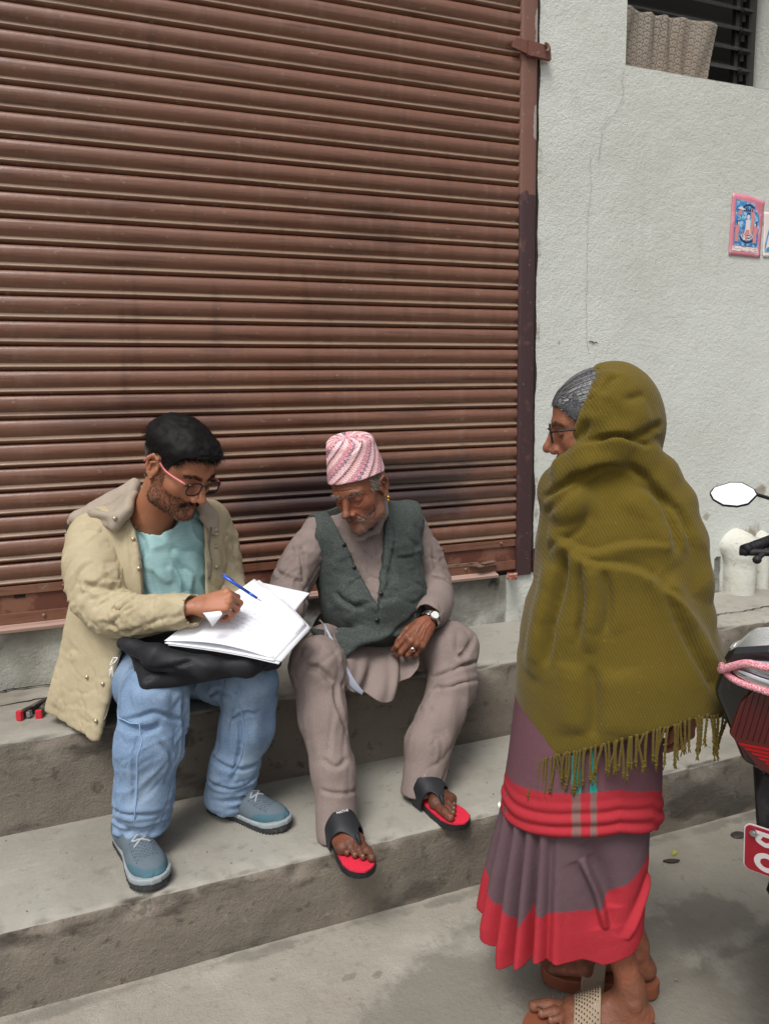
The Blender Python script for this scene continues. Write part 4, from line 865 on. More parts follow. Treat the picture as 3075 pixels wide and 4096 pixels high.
garment('jacket', d, (-1.95, -.64, .46), (-1.17, -.10, 1.21), .006, beige, PA, snap=.06, strokes=[
    ('ridge', [(-1.5511, -0.5000, 1.1519), (-1.5454, -0.5000, 1.0416), (-1.5509, -0.5000, 0.9166)], .005, .003), ('fold', [(-1.5904, -0.5000, 1.1345), (-1.5861, -0.5000, 1.0865), (-1.5717, -0.5000, 0.9748)], .012, .005),
    ('fold', [(-1.6766, -0.4200, 0.7454), (-1.7158, -0.4200, 0.6561), (-1.7297, -0.4200, 0.5551)], .022, .010), ('fold', [(-1.6519, -0.4400, 0.7264), (-1.6759, -0.4400, 0.6277), (-1.7045, -0.4600, 0.5375)], .014, .007), ('ridge', [(-1.7220, -0.4000, 0.7527), (-1.7681, -0.4000, 0.6572), (-1.8141, -0.4000, 0.5617)], .03, .012),
    ('step', [(-1.7707, -0.4200, 0.7486), (-1.7350, -0.4200, 0.7464), (-1.6787, -0.4200, 0.7530)], .006, .004), ('fold', [(-1.7674, -0.4200, 0.7424), (-1.7366, -0.4200, 0.7249), (-1.6903, -0.4200, 0.7371)], .008, .006), ('ridge', [(-1.8276, -0.4000, 0.5523), (-1.7673, -0.4000, 0.4938), (-1.6904, -0.4800, 0.4994)], .006, .003),
    ('fold', [(-1.3331, -0.4200, 1.0657), (-1.3311, -0.4400, 0.9956), (-1.3384, -0.4400, 0.9372)], .010, .006), ('ridge', [(-1.3421, -0.4200, 1.1104), (-1.3380, -0.4400, 1.0256), (-1.3515, -0.4600, 0.9283)], .006, .004), ('ridge', [(-1.3060, -0.4200, 1.0929), (-1.3048, -0.4200, 1.0040), (-1.3144, -0.4200, 0.9303)], .007, .005)],
    nz=lambda V: .005 * fbm(V, (5, 5, 4), 2, 14) + creases(V, (.15, 0, -1), .009, 3.0, 13, 17, 3) + creases(V, (.8, 0, -.6), .005, 6, 22, 19, 3))
def sleeve(name, pts, rs, m, parent, cut, lo, hi, strokes, amp=.004, seed=0, h=.006, fr=(11, 11, 11), flat=None):
    d = S(); P_ = catmull(pts, 4); R_ = np.interp(np.linspace(0, 1, len(P_)), np.linspace(0, 1, len(rs)), rs); d.u(Chain(P_, R_, .02), 0)
    if cut: d.inter(Plane(*cut), .003); d.sub(Cap(P_[-1], P_[-1] - unit(P_[-1] - P_[-3]) * .025, R_[-1] - .007, R_[-1] - .012), .002)
    return garment(name, d, lo, hi, h, m, parent, strokes, nz=lambda V: creases(V, np.array(P_[-1]) - np.array(P_[len(P_) // 2]) + A(.3, 0, .4) * .3, amp * 2.0, 6, 17, seed, 2.6) + creases(V, (.7, .1, .7), amp * 1.3, 8, 26, seed + 7, 3) + amp * .5 * fbm(V, 9, 2, seed + 3))
RSa, REa, RWa = (-1.665, -.36, 1.075), (-1.650, -.50, .885), (-1.4274, -0.7380, 0.9250)
sleeve('sleeve', [RSa, (-1.675, -.43, .985), REa, (-1.56, -.60, .885), RWa], [.088, .080, .066, .052, .045], beige, PA, ((-1.4274, -0.7380, 0.9250), unit(np.array(RWa) - np.array((-1.56, -.60, .885)))), (-1.80, -.82, .76), (-1.36, -.22, 1.20), [
    ('fold', [(-1.5603, -0.6000, 0.9289), (-1.6090, -0.6000, 0.9011), (-1.6523, -0.6000, 0.9263)], .016, .010), ('fold', [(-1.5500, -0.6000, 0.8939), (-1.5954, -0.6000, 0.8658), (-1.6435, -0.6000, 0.8786)], .014, .008), ('fold', [(-1.6117, -0.5000, 0.9513), (-1.6508, -0.5000, 0.9349), (-1.7040, -0.5000, 0.9750)], .018, .010), ('ridge', [(-1.7370, -0.4000, 1.0682), (-1.7306, -0.4500, 0.9665), (-1.6987, -0.5000, 0.8784)], .03, .008),
    ('fold', [(-1.6894, -0.4200, 1.0187), (-1.6410, -0.4500, 0.9780), (-1.5905, -0.4800, 0.9724)], .014, .007), ('ridge', [(-1.4750, -0.7200, 0.9557), (-1.4739, -0.7500, 0.9184), (-1.4698, -0.7200, 0.8575)], .004, .003), ('fold', [(-1.6863, -0.5000, 0.8768), (-1.6518, -0.5500, 0.8383), (-1.6037, -0.6000, 0.8331)], .014, .007)], seed=31)
sleeve('sleeve', [(-1.325, -.33, 1.070), (-1.298, -.35, .985), (-1.285, -.40, .895), (-1.28, -.50, .84), (-1.265, -.60, .81)], [.074, .056, .048, .042, .040], beige, PA, None, (-1.42, -.74, .78), (-1.12, -.22, 1.18), [('fold', [(-1.2918, -0.4000, 1.0290), (-1.2766, -0.4000, 0.9825), (-1.2587, -0.4000, 0.9581)], .014, .008)], seed=41)
# hood lying over the shoulders
d = S(); hp = [(-1.7129, -0.2600, 1.1267), (-1.6665, -0.4000, 1.1601), (-1.6162, -0.4750, 1.1559), (-1.5799, -0.4700, 1.1635), (-1.5531, -0.4200, 1.2079), (-1.575, -.36, 1.195), (-1.50, -.27, 1.20), (-1.40, -.28, 1.185), (-1.3567, -0.4000, 1.1597), (-1.3273, -0.4300, 1.1224)]
d.u(Chain(hp, [.012, .012, .011, .010, .012, .020, .026, .024, .014, .010], .015), 0)
d.u(Tri((-1.7289, -0.2600, 1.1279), (-1.5472, -0.3500, 1.2340), (-1.6143, -0.4750, 1.1285), .012), .02).u(Tri((-1.5472, -0.3500, 1.2340), (-1.6143, -0.4750, 1.1285), (-1.5745, -0.4850, 1.1760), .012), .02).u(Tri((-1.7289, -0.2600, 1.1279), (-1.5472, -0.3500, 1.2340), (-1.55, -.24, 1.13), .014), .02).u(Cap((-1.7395, -0.2200, 1.1110), (-1.7165, -0.2600, 1.1328), .014, .016), .02)
d.u(Tri((-1.3533, -0.4000, 1.1697), (-1.3153, -0.4200, 1.1347), (-1.3272, -0.4450, 1.0839), .011), .015).u(Tri((-1.3533, -0.4000, 1.1697), (-1.3272, -0.4450, 1.0839), (-1.3615, -0.4500, 1.1336), .009), .015)
d.sub(Cap((-1.505, -.40, 1.11), (-1.44, -.56, 1.30), .066, .092), .006)
garment('hood', d, (-1.85, -.54, 1.02), (-1.20, -.14, 1.28), .006, taupe, PA, [('fold', [(-1.7145, -0.3000, 1.1470), (-1.6529, -0.3600, 1.1707), (-1.5823, -0.4000, 1.2131)], .012, .008), ('ridge', [(-1.6969, -0.3000, 1.1168), (-1.6512, -0.4000, 1.1030), (-1.5883, -0.4700, 1.1531)], .006, .004), ('fold', [(-1.3433, -0.4000, 1.1442), (-1.3273, -0.4000, 1.1240), (-1.3205, -0.4000, 1.0910)], .008, .006)], nz=lambda V: wrinkle(V, (9, 9, 9), .003, 51))
brass = mat('snap_metal', srgb(170, 160, 140), .35, .5, metal=.8); zipm = mat('zip_metal', srgb(130, 124, 112), .4, .5, metal=.6, bump=[((10, 10, 700), .002)])
def snap_to(name, p, r=.0065, parent=PA, m=brass, tgt=None):
    mb = MB(); R_ = orient((1, 0, 0), (0, -.9, .3)); mb.ico((0, 0, 0), (r, r, r * .4), 2, R_); mb.ico((0, 0, 0), (r * .35, r * .35, r * .6), 2, R_); o = mb.build(name, m, parent, True); o.location = surf_pt(p); return o
def surf_pt(p, push=.002, names=None):   # nearest point of the clothes built so far
    best = None
    for o in bpy.data.objects:
        if o.parent == PA and o.name.split('.')[0] in ('jacket', 'sleeve', 'hood'):
            ok, loc, nor, _ = o.closest_point_on_mesh(Vector(p))
            if ok and (best is None or (loc - Vector(p)).length < best[0]): best = ((loc - Vector(p)).length, loc + nor * push)
    return best[1]
for p in [(-1.5731, -0.5200, 1.1011), (-1.5494, -0.5400, 1.0115), (-1.3133, -0.4800, 1.0971), (-1.3117, -0.4800, 1.0739), (-1.3132, -0.4800, 1.0452), (-1.3237, -0.4800, 0.9766), (-1.6771, -0.5200, 0.6718), (-1.6999, -0.5200, 0.5646), (-1.7219, -0.4800, 0.6844), (-1.6156, -0.5200, 1.1569)]: snap_to('snap_button', p)
mb = MB(); mb.tube([surf_pt(p, .001) for p in [(-1.5428, -0.5000, 1.0828), (-1.5421, -0.5000, 1.0136), (-1.5444, -0.5000, 0.9370), (-1.5411, -0.5000, 0.9070)]], .003, 6, m=4); mb.build('zip', zipm, PA, True)
mb = MB(); mb.tube([surf_pt(p, .001) for p in [(-1.3323, -0.5000, 1.1074), (-1.3325, -0.5000, 1.0505), (-1.3369, -0.5000, 0.9936), (-1.3464, -0.5000, 0.9441)]], .003, 6, m=4); mb.build('zip', zipm, PA, True)
mb = MB(); mb.tube([surf_pt(p, .002) for p in [(-1.6162, -0.5200, 0.7616), (-1.6405, -0.5200, 0.7228), (-1.6557, -0.5200, 0.6684), (-1.6742, -0.5200, 0.5859), (-1.6888, -0.5200, 0.5598)]], .003, 6, m=4); mb.build('zip', zipm, PA, True)
mb = MB(); mb.tube([(-1.7539, -0.2400, 1.1077), (-1.7537, -0.2500, 1.0872), (-1.7469, -0.2500, 1.0718), (-1.7399, -0.2500, 1.0934)], .0018, 6, m=4); mb.build('hood_cord', blk, PA, True)
mb = MB(); mb.box((-1.7539, -0.2500, 1.0680), (.007, .005, .012), bev=.002); mb.build('cord_stopper', mat('stopper_pink', srgb(196, 160, 150), .5), PA)
# jeans
denim = mat('pale_denim', srgb(114, 138, 168), .85, .2, layers=[(3.2, srgb(160, 180, 202), .44, .66, .75), (2.1, srgb(70, 92, 124), .50, .76, .6), ((520, 520, 170), srgb(164, 186, 210), .5, .66, .4, 3), ((480, 480, 200), srgb(66, 90, 126), .54, .7, .4, 3)], bump=[((420, 420, 160), .0009, 3), (14, .002)])
kR, kL = (-1.548, -.665, .668), (-1.270, -.62, .640)
d = S(); d.u(Ell((-1.47, -.26, .62), (.19, .16, .125)), 0)
d.u(Chain([(-1.555, -.26, .615), (-1.555, -.48, .655), kR], [.105, .100, .086], .03), .04).u(Chain([kR, (-1.572, -.70, .54), (-1.590, -.695, .40), (-1.600, -.69, .305)], [.086, .086, .078, .076], .03), .03)
d.u(Chain([(-1.385, -.26, .60), (-1.33, -.45, .63), kL], [.100, .092, .080], .03), .04).u(Chain([kL, (-1.285, -.62, .52), (-1.325, -.60, .38), (-1.345, -.585, .285)], [.080, .076, .070, .074], .03), .03)
d.inter(Plane((-1.6, -.69, .292), (.12, -.10, -1)), .004) if False else d.inter(lambda P: np.where(P[:, 0] < -1.45, .298 + (P[:, 0] + 1.6) * .10, .262 + (P[:, 0] + 1.34) * -.1 + (P[:, 1] + .58) * .25) - P[:, 2], .004)
def ank(P):
    t = sstep(.46, .30, P[:, 2]); return t * (.006 * np.sin(P[:, 2] * 210 + 5 * noise(P, 7, 2)) * (.5 + noise(P, 11, 4)))
garment('jeans', d, (-1.72, -.88, .22), (-1.15, -.08, .79), .0055, denim, PA, [
    ('fold', [(-1.6350, -0.7000, 0.6279), (-1.5884, -0.7600, 0.6158), (-1.5345, -0.7600, 0.6217)], .02, .012), ('fold', [(-1.5892, -0.7600, 0.6028), (-1.6045, -0.7600, 0.5135), (-1.6160, -0.7600, 0.4091)], .012, .006), ('fold', [(-1.4606, -0.7000, 0.6351), (-1.4916, -0.7200, 0.5671), (-1.5271, -0.7200, 0.4920)], .02, .012), ('ridge', [(-1.4832, -0.7000, 0.6797), (-1.4514, -0.7000, 0.6198), (-1.4678, -0.7000, 0.5539)], .02, .012),
    ('fold', [(-1.6088, -0.7000, 0.6272), (-1.5512, -0.7800, 0.6631), (-1.4770, -0.7200, 0.6052)], .014, .008), ('ridge', [(-1.6178, -0.7400, 0.6910), (-1.5476, -0.7800, 0.7206), (-1.4750, -0.7400, 0.6735)], .03, .010), ('fold', [(-1.6388, -0.6600, 0.6633), (-1.6305, -0.7000, 0.6244), (-1.6270, -0.7000, 0.5702)], .012, .006),
    ('fold', [(-1.3424, -0.6600, 0.5560), (-1.3075, -0.7000, 0.5876), (-1.2538, -0.7000, 0.5853)], .012, .010), ('fold', [(-1.3187, -0.7000, 0.5755), (-1.3160, -0.6800, 0.4737), (-1.3421, -0.6400, 0.3575)], .012, .008), ('ridge', [(-1.2026, -0.6600, 0.6184), (-1.2131, -0.6600, 0.5329), (-1.2491, -0.6400, 0.4127)], .022, .010), ('fold', [(-1.3673, -0.6000, 0.4175), (-1.3189, -0.6400, 0.4118), (-1.2631, -0.6400, 0.4155)], .014, .009), ('fold', [(-1.3908, -0.6000, 0.3627), (-1.3353, -0.6400, 0.3561), (-1.2720, -0.6400, 0.3726)], .012, .009),
    ('fold', [(-1.6669, -0.7000, 0.3884), (-1.6150, -0.7600, 0.3887), (-1.5481, -0.7400, 0.3762)], .012, .009), ('fold', [(-1.6657, -0.7000, 0.3537), (-1.6058, -0.7600, 0.3459), (-1.5416, -0.7400, 0.3402)], .010, .008), ('fold', [(-1.3925, -0.5500, 0.5933), (-1.3426, -0.6000, 0.6332), (-1.3048, -0.6600, 0.6352)], .012, .008), ('fold', [(-1.5549, -0.7600, 0.5832), (-1.5224, -0.7600, 0.5236), (-1.5392, -0.7600, 0.4462)], .014, .007)],
    nz=lambda V: ank(V) * .8 + .003 * fbm(V, 6, 2, 66) + creases(V, (.15, .1, 1), .0065, 3.2, 12, 63, 2.6) + creases(V, (.8, .1, .5), .0035, 6, 20, 64, 3))
thr = mat('denim_seam', srgb(140, 168, 204), .9)
def on_mesh(name, parent, p, push=.001):
    best = None
    for o in bpy.data.objects:
        if o.parent == parent and o.name.split('.')[0] == name:
            ok, loc, nor, _ = o.closest_point_on_mesh(Vector(p)); dd = (loc - Vector(p)).length
            if best is None or dd < best[0]: best = (dd, loc + nor * push)
    return best[1]
for pts in ([(-1.6647, -0.7000, 0.6438), (-1.6307, -0.7400, 0.6385), (-1.5984, -0.8000, 0.6348), (-1.6064, -0.8000, 0.5462), (-1.6192, -0.8000, 0.4576), (-1.6251, -0.8000, 0.3864)], [(-1.3307, -0.7000, 0.6546), (-1.3142, -0.7200, 0.5760), (-1.3178, -0.7000, 0.4832), (-1.3402, -0.6800, 0.3918)]) :
    mb = MB(); sp_ = np.array([on_mesh('jeans', PA, p, .0010) for p in catmull(pts, 8)]); sp_[1:-1] = (sp_[:-2] + sp_[1:-1] * 2 + sp_[2:]) / 4; mb.tube(sp_, .0016, 6); mb.build('seam', thr, PA, True)
# shoes
def shoe(heel, toe, up_, label_side, sc_=1.0):
    X = np.array(toe) - np.array(heel); Ln = np.linalg.norm(X); X = X / Ln; R_ = orient(X, (0, 0, 1)); o = np.array(heel) ; k = Ln / .29
    W = lambda P: np.asarray(P) @ R_.T * k + o
    e = empty('shoe'); e.parent = PA
    def outline(t, infl=0):  # half widths at t along the shoe
        return np.interp(t, [0, .2, .4, .5, .6, .7, .8, 1], [.034, .0355, .036, .0405, .0455, .049, .050, .049]) * np.sqrt(np.clip(1 - np.clip((t - .76) / .245, 0, 1) ** 2.2, 0, 1)) * np.sqrt(np.clip(1 - np.clip((.12 - t) / .13, 0, 1) ** 2, 0, 1)) + infl
    def bend(t): return np.interp(t, [0, .3, .6, 1], [0, -.003, -.002, .008])
    def solefn(z0, z1, infl):
        def f(P):
            t = P[:, 0] / .29; wv = outline(np.clip(t, 0, 1), infl); dy = np.abs(P[:, 1] - .004 * np.sin(t * 3)) - wv
            dx = np.maximum(-P[:, 0] - infl, P[:, 0] - .29 - infl); dz = np.maximum(z0 - P[:, 2] + sstep(.8, 1, t) * .008, P[:, 2] - z1 - sstep(.75, 1, t) * .01 - sstep(.3, 0, t) * .012)
            return np.maximum(np.maximum(dy * .8, dx), dz)
        return f
    d = S().u(solefn(.0, .020, 0), 0); d.disp(lambda P: (.0016 * np.sin(P[:, 0] * 620) + .0008 * np.sin(P[:, 0] * 1240)) * (P[:, 2] < .018) * (np.abs(P[:, 1]) > .02))
    V, F = surface(d, (-.02, -.07, -.01), (.31, .07, .06), .003); geo('outsole', W(V), F, mat('sole_dark', srgb(58, 60, 62), .8, layers=[(60, srgb(90, 88, 84), .5, .7, .6)]), e)
    d = S().u(solefn(.016, .029, .0025), 0); V, F = surface(d, (-.02, -.07, -.01), (.31, .07, .06), .003); geo('midsole', W(relax(V, F, 2)), F, mat('midsole_grey', srgb(150, 158, 162), .7, layers=[(30, srgb(120, 124, 126), .5, .7, .5)]), e)
    d = S(); d.u(Ell((.060, 0, .045), (.062, .037, .036)), 0).u(Ell((.055, 0, .075), (.050, .034, .042)), .03).u(Ell((.13, .001, .052), (.075, .036, .036)), .03).u(Ell((.205, .004, .034), (.078, .046, .034)), .03).u(Cap((.075, 0, .085), (.16, .002, .060), .033, .028), .02)
    d.inter(lambda P: .020 - P[:, 2], .004); d.sub(Cap((.045, 0, .105), (.045, 0, .15), .030, .034), .006)
    V, F = surface(d, (-.02, -.07, 0), (.31, .07, .14), .0028); t = V[:, 0] / .29
    V = sculpt(V, F, [('fold', [(.03, s * .04, .06), (.08, s * .04, .055), (.12, s * .03, .075), (.15, s * .018, .08)], .004, .0025) for s in (1, -1)] + [('ridge', [(.265, s * .035, .032), (.285, 0, .045)], .006, .003) for s in (1, -1)], .03)
    tealm = sstep(.55, .72, t + .12 * noise(V, 30)) * sstep(.062, .04, V[:, 2]); mesh = ((np.sin(V[:, 0] * 1400 / 2.2) * np.sin(V[:, 1] * 1400 / 2.2)) > .35) * (t > .58) * (t < .8) * (np.abs(V[:, 1]) < .03)
    geo('upper', W(V), F, mat('knit_upper', srgb(98, 110, 120), .85, .2, attrs=[('teal', srgb(62, 104, 116), 25, .9, .75), ('mesh', srgb(50, 58, 66))], layers=[(20, srgb(84, 96, 106), .45, .7, .5)], bump=[(400, .0006)]), e, attrs={'teal': tealm, 'mesh': mesh * .8})
    lace = mat('lace_grey', srgb(164, 170, 174), .85, bump=[(400, .0005)])
    up_ = lambda x_, y_: float(W_z(x_, y_))
    me = bpy.data.objects[[o_.name for o_ in e.children_recursive if o_.name.startswith('upper')][-1]] if False else None
    zs_ = np.linspace(.14, .02, 60)
    def zt(x_, y_=0):
        q = np.array([(x_, y_, z_) for z_ in zs_], np.float32); k_ = np.nonzero(d(q) < 0)[0]; return zs_[k_[0]] if len(k_) else .05
    for i in range(5):
        x_ = .105 + .017 * i
        for s in (1, -1):
            mb = MB(); pts = W([(a_, b_, zt(a_, b_) + .0012) for a_, b_ in ((x_, s * .021), (x_ + .004, s * .012), (x_ + .009, 0), (x_ + .013, -s * .012), (x_ + .016, -s * .021))]); mb.tube(pts, .0026, 6, m=3); mb.build('lace', lace, e, True)
    for s in (1, -1):
        mb = MB(); zk = zt(.108) + .004; mb.tube(W([(.108, 0, zk), (.112, s * .018, zk + .006), (.124, s * .030, zk - .012), (.122, s * .014, zk - .004), (.108, 0, zk)]), .0021, 6, m=4); mb.tube(W([(.108, 0, zk), (.115, s * .022, zk - .006), (.130, s * .034, zk - .026)]), .0018, 6, m=4); mb.build('lace', lace, e, True)
    return e
shoe((-1.655, -.590, .223), (-1.580, -.890, .223), 0, 'right'); shoe((-1.395, -.525, .223), (-1.195, -.745, .223), 0, 'left')

# ---------------------------------------------------------------- bag, papers, pen, stapler
bagm = mat('black_bag', srgb(26, 27, 32), .6, .35, layers=[(12, srgb(34, 36, 42), .45, .7, .6)], bump=[(300, .0006), (10, .003)])
d = S(); d.u(Box((-1.40, -.58, .762), (.20, .160, .020), orient((1, .12, -.02), (-.02, -.25, 1)), .024), 0)
d.u(Chain([(-1.6152, -0.6200, 0.8178), (-1.5384, -0.7200, 0.8043), (-1.4118, -0.7700, 0.7657), (-1.3008, -0.7800, 0.7630), (-1.2033, -0.7200, 0.7600)], [.020, .026, .028, .026, .018], .03), .03).u(Chain([(-1.5678, -0.5600, 0.7815), (-1.4766, -0.5600, 0.7899)], [.03, .04], .02), .03)
bg_ = garment('bag', d, (-1.72, -.86, .64), (-1.10, -.38, .86), .006, bagm, None, [('fold', [(-1.6093, -0.7000, 0.7989), (-1.5180, -0.7500, 0.7826), (-1.4361, -0.7800, 0.7910)], .012, .008), ('fold', [(-1.5782, -0.7500, 0.7660), (-1.4979, -0.7800, 0.7615), (-1.3781, -0.7800, 0.7258)], .012, .007), ('fold', [(-1.3644, -0.7800, 0.7501), (-1.2882, -0.7800, 0.7584), (-1.2009, -0.7400, 0.7662)], .012, .007)], nz=lambda V: wrinkle(V, (7, 7, 9), .004, 71))
tag(bg_, 'soft black bag lying across the lap of the young man under the papers', 'bag')
mb = MB(); mb.tube([(-1.6443, -0.6800, 0.7974), (-1.6525, -0.7000, 0.7858), (-1.6401, -0.7200, 0.8010), (-1.6337, -0.7000, 0.8037), (-1.6442, -0.6900, 0.8020)], .0022, 6, m=4); mb.tube([(-1.6479, -0.7100, 0.7859), (-1.6568, -0.7200, 0.7611)], .003, 6); mb.box((-1.6514, -0.7150, 0.7701), (.005, .003, .011), bev=.001); mb.build('zip_pull', mat('zip_pull_white', srgb(214, 212, 206), .5), bg_, True)
white = mat('paper_white', srgb(244, 246, 252), .8, .2, layers=[(3, srgb(228, 231, 240), .45, .7, .5)])
linem = mat('pencil_line', srgb(190, 194, 208), .8)
def sheet(corners, bend, n=18, lines=0):
    c = [np.array(p) for p in corners]; N_ = unit(np.cross(c[1] - c[0], c[3] - c[0])); N_ = N_ if N_[2] > 0 else -N_
    f = lambda u, v: (np.outer((1 - u) * (1 - v), c[0]) + np.outer(u * (1 - v), c[1]) + np.outer(u * v, c[2]) + np.outer((1 - u) * v, c[3])) + np.outer(bend(u, v), N_)
    V, F = grid(f, n, n); return V, F, f, N_
def paper(label, corners, bend, lines=0, thick=.0012, grp='white sheets of paper in the lap of the young man'):
    V, F, f, N_ = sheet(corners, bend); o = geo('paper', V, F, white); md = o.modifiers.new('t', 'SOLIDIFY'); md.thickness = thick; md.offset = 0; tag(o, label, 'paper', grp)
    if lines:
        mb = MB(); r = random.Random(3)
        for i in range(lines):
            v = .30 + .6 * i / lines; u = .12
            while u < .86:
                L = r.uniform(.02, .07); P_ = [f(np.array([u + L * t]), np.array([v]))[0] + N_ * .0012 for t in (0, .5, 1)]; mb.tube(P_, .0006, 4); u += L + r.uniform(.012, .03)
        mb.build('writing', linem, o)
    return o
pD, pA_, pB, pC = (-1.2309, -0.5600, 0.9411), (-1.5104, -0.7200, 0.8291), (-1.2405, -0.8400, 0.7900), (-1.1132, -0.7100, 0.8324)
for k in range(3):
    off = np.array([random.uniform(-.014, .014), random.uniform(-.012, .012), -.002 - .0025 * k]); paper(['white sheet at the very bottom of the paper stack on the black bag', 'white sheet second from the bottom of the paper stack', 'white sheet directly beneath the written page'][2 - k], [np.array(pA_) + off, np.array(pB) + off * 1.5, np.array(pC) + off, np.array(pD) + off], lambda u, v, k=k: (.010 + .003 * (k % 2)) * np.sin(u * 3.1) + .012 * (1 - u) ** 2 - .006 * k * (v * u) ** 2 - .004 * k * np.clip(u - .7, 0, 1))
paper('topmost written white page under the writing hand', [pA_, pB, pC, pD], lambda u, v: .022 * np.sin(u * 3.1) * (1 - .4 * v) + .016 * (1 - u) ** 2 + .006 * np.sin(v * 5 + u * 3), 9)
paper('single sheet lifted and curling towards the old man', [(-1.2873, -0.6600, 0.8641), (-1.1433, -0.6600, 0.8433), (-1.0718, -0.6000, 0.8896), (-1.2311, -0.5600, 0.9354)], lambda u, v: .018 * np.sin(v * 3.1) + .01)
paper('small folded white paper tab below the wrist', [(-1.4141, -0.8000, 0.9296), (-1.3911, -0.8000, 0.8874), (-1.3639, -0.8000, 0.9184), (-1.3669, -0.7900, 0.9263)], lambda u, v: .004 * np.sin(u * 3.1), thick=.001)
penb = mat('pen_blue', srgb(36, 86, 200), .25, .5, coat=.3); pent = mat('pen_clear', srgb(190, 200, 216), .15, .5)
pa, pb = np.array((-1.3463, -0.7300, 1.0075)), np.array((-1.2488, -0.7500, 0.9305)); tp_ = unit(pb - pa)
e = empty('pen'); tag(e, 'blue ballpoint pen held in the young man\'s writing hand', 'pen')
mb = MB(); mb.tube([pa, pa + tp_ * .085], .0042, 10); mb.build('barrel', penb, e, True); mb = MB(); mb.tube([pa + tp_ * .085, pa + tp_ * .112], [.0044, .0036], 10); mb.build('grip', penb, e, True); mb = MB(); mb.tube([pa + tp_ * .112, pa + tp_ * .128], [.0034, .0008], 10); mb.build('tip', pent, e, True); mb = MB(); mb.tube([pa - tp_ * .004 + A(0, 0, .006), pa + tp_ * .035 + A(0, 0, .006)], .0014, 6); mb.build('clip', penb, e, True)
st = empty('stapler'); tag(st, 'small black stapler with red ends lying open on the bench step', 'stapler')
sb_ = mat('stapler_black', srgb(52, 48, 46), .4, layers=[(40, srgb(110, 104, 98), .5, .66, .7)]); sr_ = mat('stapler_red', srgb(196, 44, 60), .4); smt = mat('stapler_metal', srgb(180, 184, 186), .3, metal=.9)
H0 = np.array((-1.838, -.185, .526))
for tip, red in ((np.array((-1.930, -.300, .528)), 1), (np.array((-1.875, -.306, .524)), 1)):
    dv = tip - H0; R_ = orient(dv, (0, 0, 1)); mb = MB(); mb.box(H0 + dv * .5, (np.linalg.norm(dv) / 2, .0085, .0125), R_, .002); mb.build('arm', sb_, st); mb = MB(); mb.box(tip, (.006, .0095, .0150), R_, .0015); mb.build('end_cap', sr_, st)
mb = MB(); mb.box((-1.904, -.292, .527), (.010, .006, .009), orient((-.3, -1, 0)), .002); mb.build('magazine', smt, st); mb = MB(); mb.tube([(-1.838, -.185, .513), (-1.838, -.185, .54)], .004, 10); mb.build('hinge', smt, st)

# ================================================================ OLD MAN
PB = person('old man in pink patterned cap, dark grey waistcoat and mauve suit sitting on the step')
RB = orient((-.715, -.600, -.345), (-.31, -.08, .943)); tB = (-.862, -.4911, 1.195); sB = 1.02
HB = Head(RB, tB, sB, neck_w(RB, tB, sB, [(-.835, -.455, 1.13), (-.800, -.385, 1.04), (-.79, -.36, .98)], [.052, .055, .06]), jaw=.93, nose=1.22, lipfull=.8, strokes=
    [('fold', [(.100, s * .020, -.036), (.088, s * .034, -.060), (.075, s * .038, -.078)], .006, .0022) for s in (1, -1)] + [('fold', [(.088, s * .010, .030), (.092, s * .006, .012)], .004, .0020) for s in (1, -1)] +
    [('fold', [(.086, -.040, z_), (.094, 0, z_ + .003), (.086, .040, z_)], .0035, .0014) for z_ in (.036, .046, .056)] + [('fold', [(.078, s * .045, -.013), (.086, s * .034, -.019), (.088, s * .022, -.014)], .004, .0018) for s in (1, -1)] +
    [('fold', [(.060, s * .052, .004), (.048, s * .060, .0 + dz_)], .003, .0012) for s in (1, -1) for dz_ in (.012, 0, -.014)] + [('fold', [(.05, s * .055, -.03), (.04, s * .056, -.06), (.045, s * .048, -.085)], .006, .0022) for s in (1, -1)] + [('ridge', [(.080, s * .014, .022), (.083, s * .032, .027), (.07, s * .050, .021)], .006, .003) for s in (1, -1)] + [('ridge', [(.052, s * .045, -.055), (.045, s * .046, -.07)], .012, -.004) for s in (1, -1)])
hB = Hand((-0.6682, -0.5850, 0.7491), np.array((-0.7856, -0.6550, 0.6713)) - np.array((-0.6682, -0.5850, 0.7491)), (.12, -.72, .55), [(.75, .75, .3), (.80, .85, .4), (.85, .9, .4), (.9, .9, .4)], [(.75, .35, -.55), (.95, .05, -.50), (.9, -.25, -.5)], side=-1, sc_=1.06,
    veins=[('ridge', [(.0, .012, .02), (.03, .016, .02), (.07, .012, .015)], .0026, .0022), ('ridge', [(.0, -.006, .02), (.035, -.004, .02), (.075, -.016, .015)], .0026, .0022), ('ridge', [(.02, .006, .02), (.05, .0, .02), (.078, .001, .016)], .0022, .0018)] + [('fold', [(.088 + .0, y_ , .012), (.12, y_ * 1.3, .0)], .003, .0005) for y_ in ()])
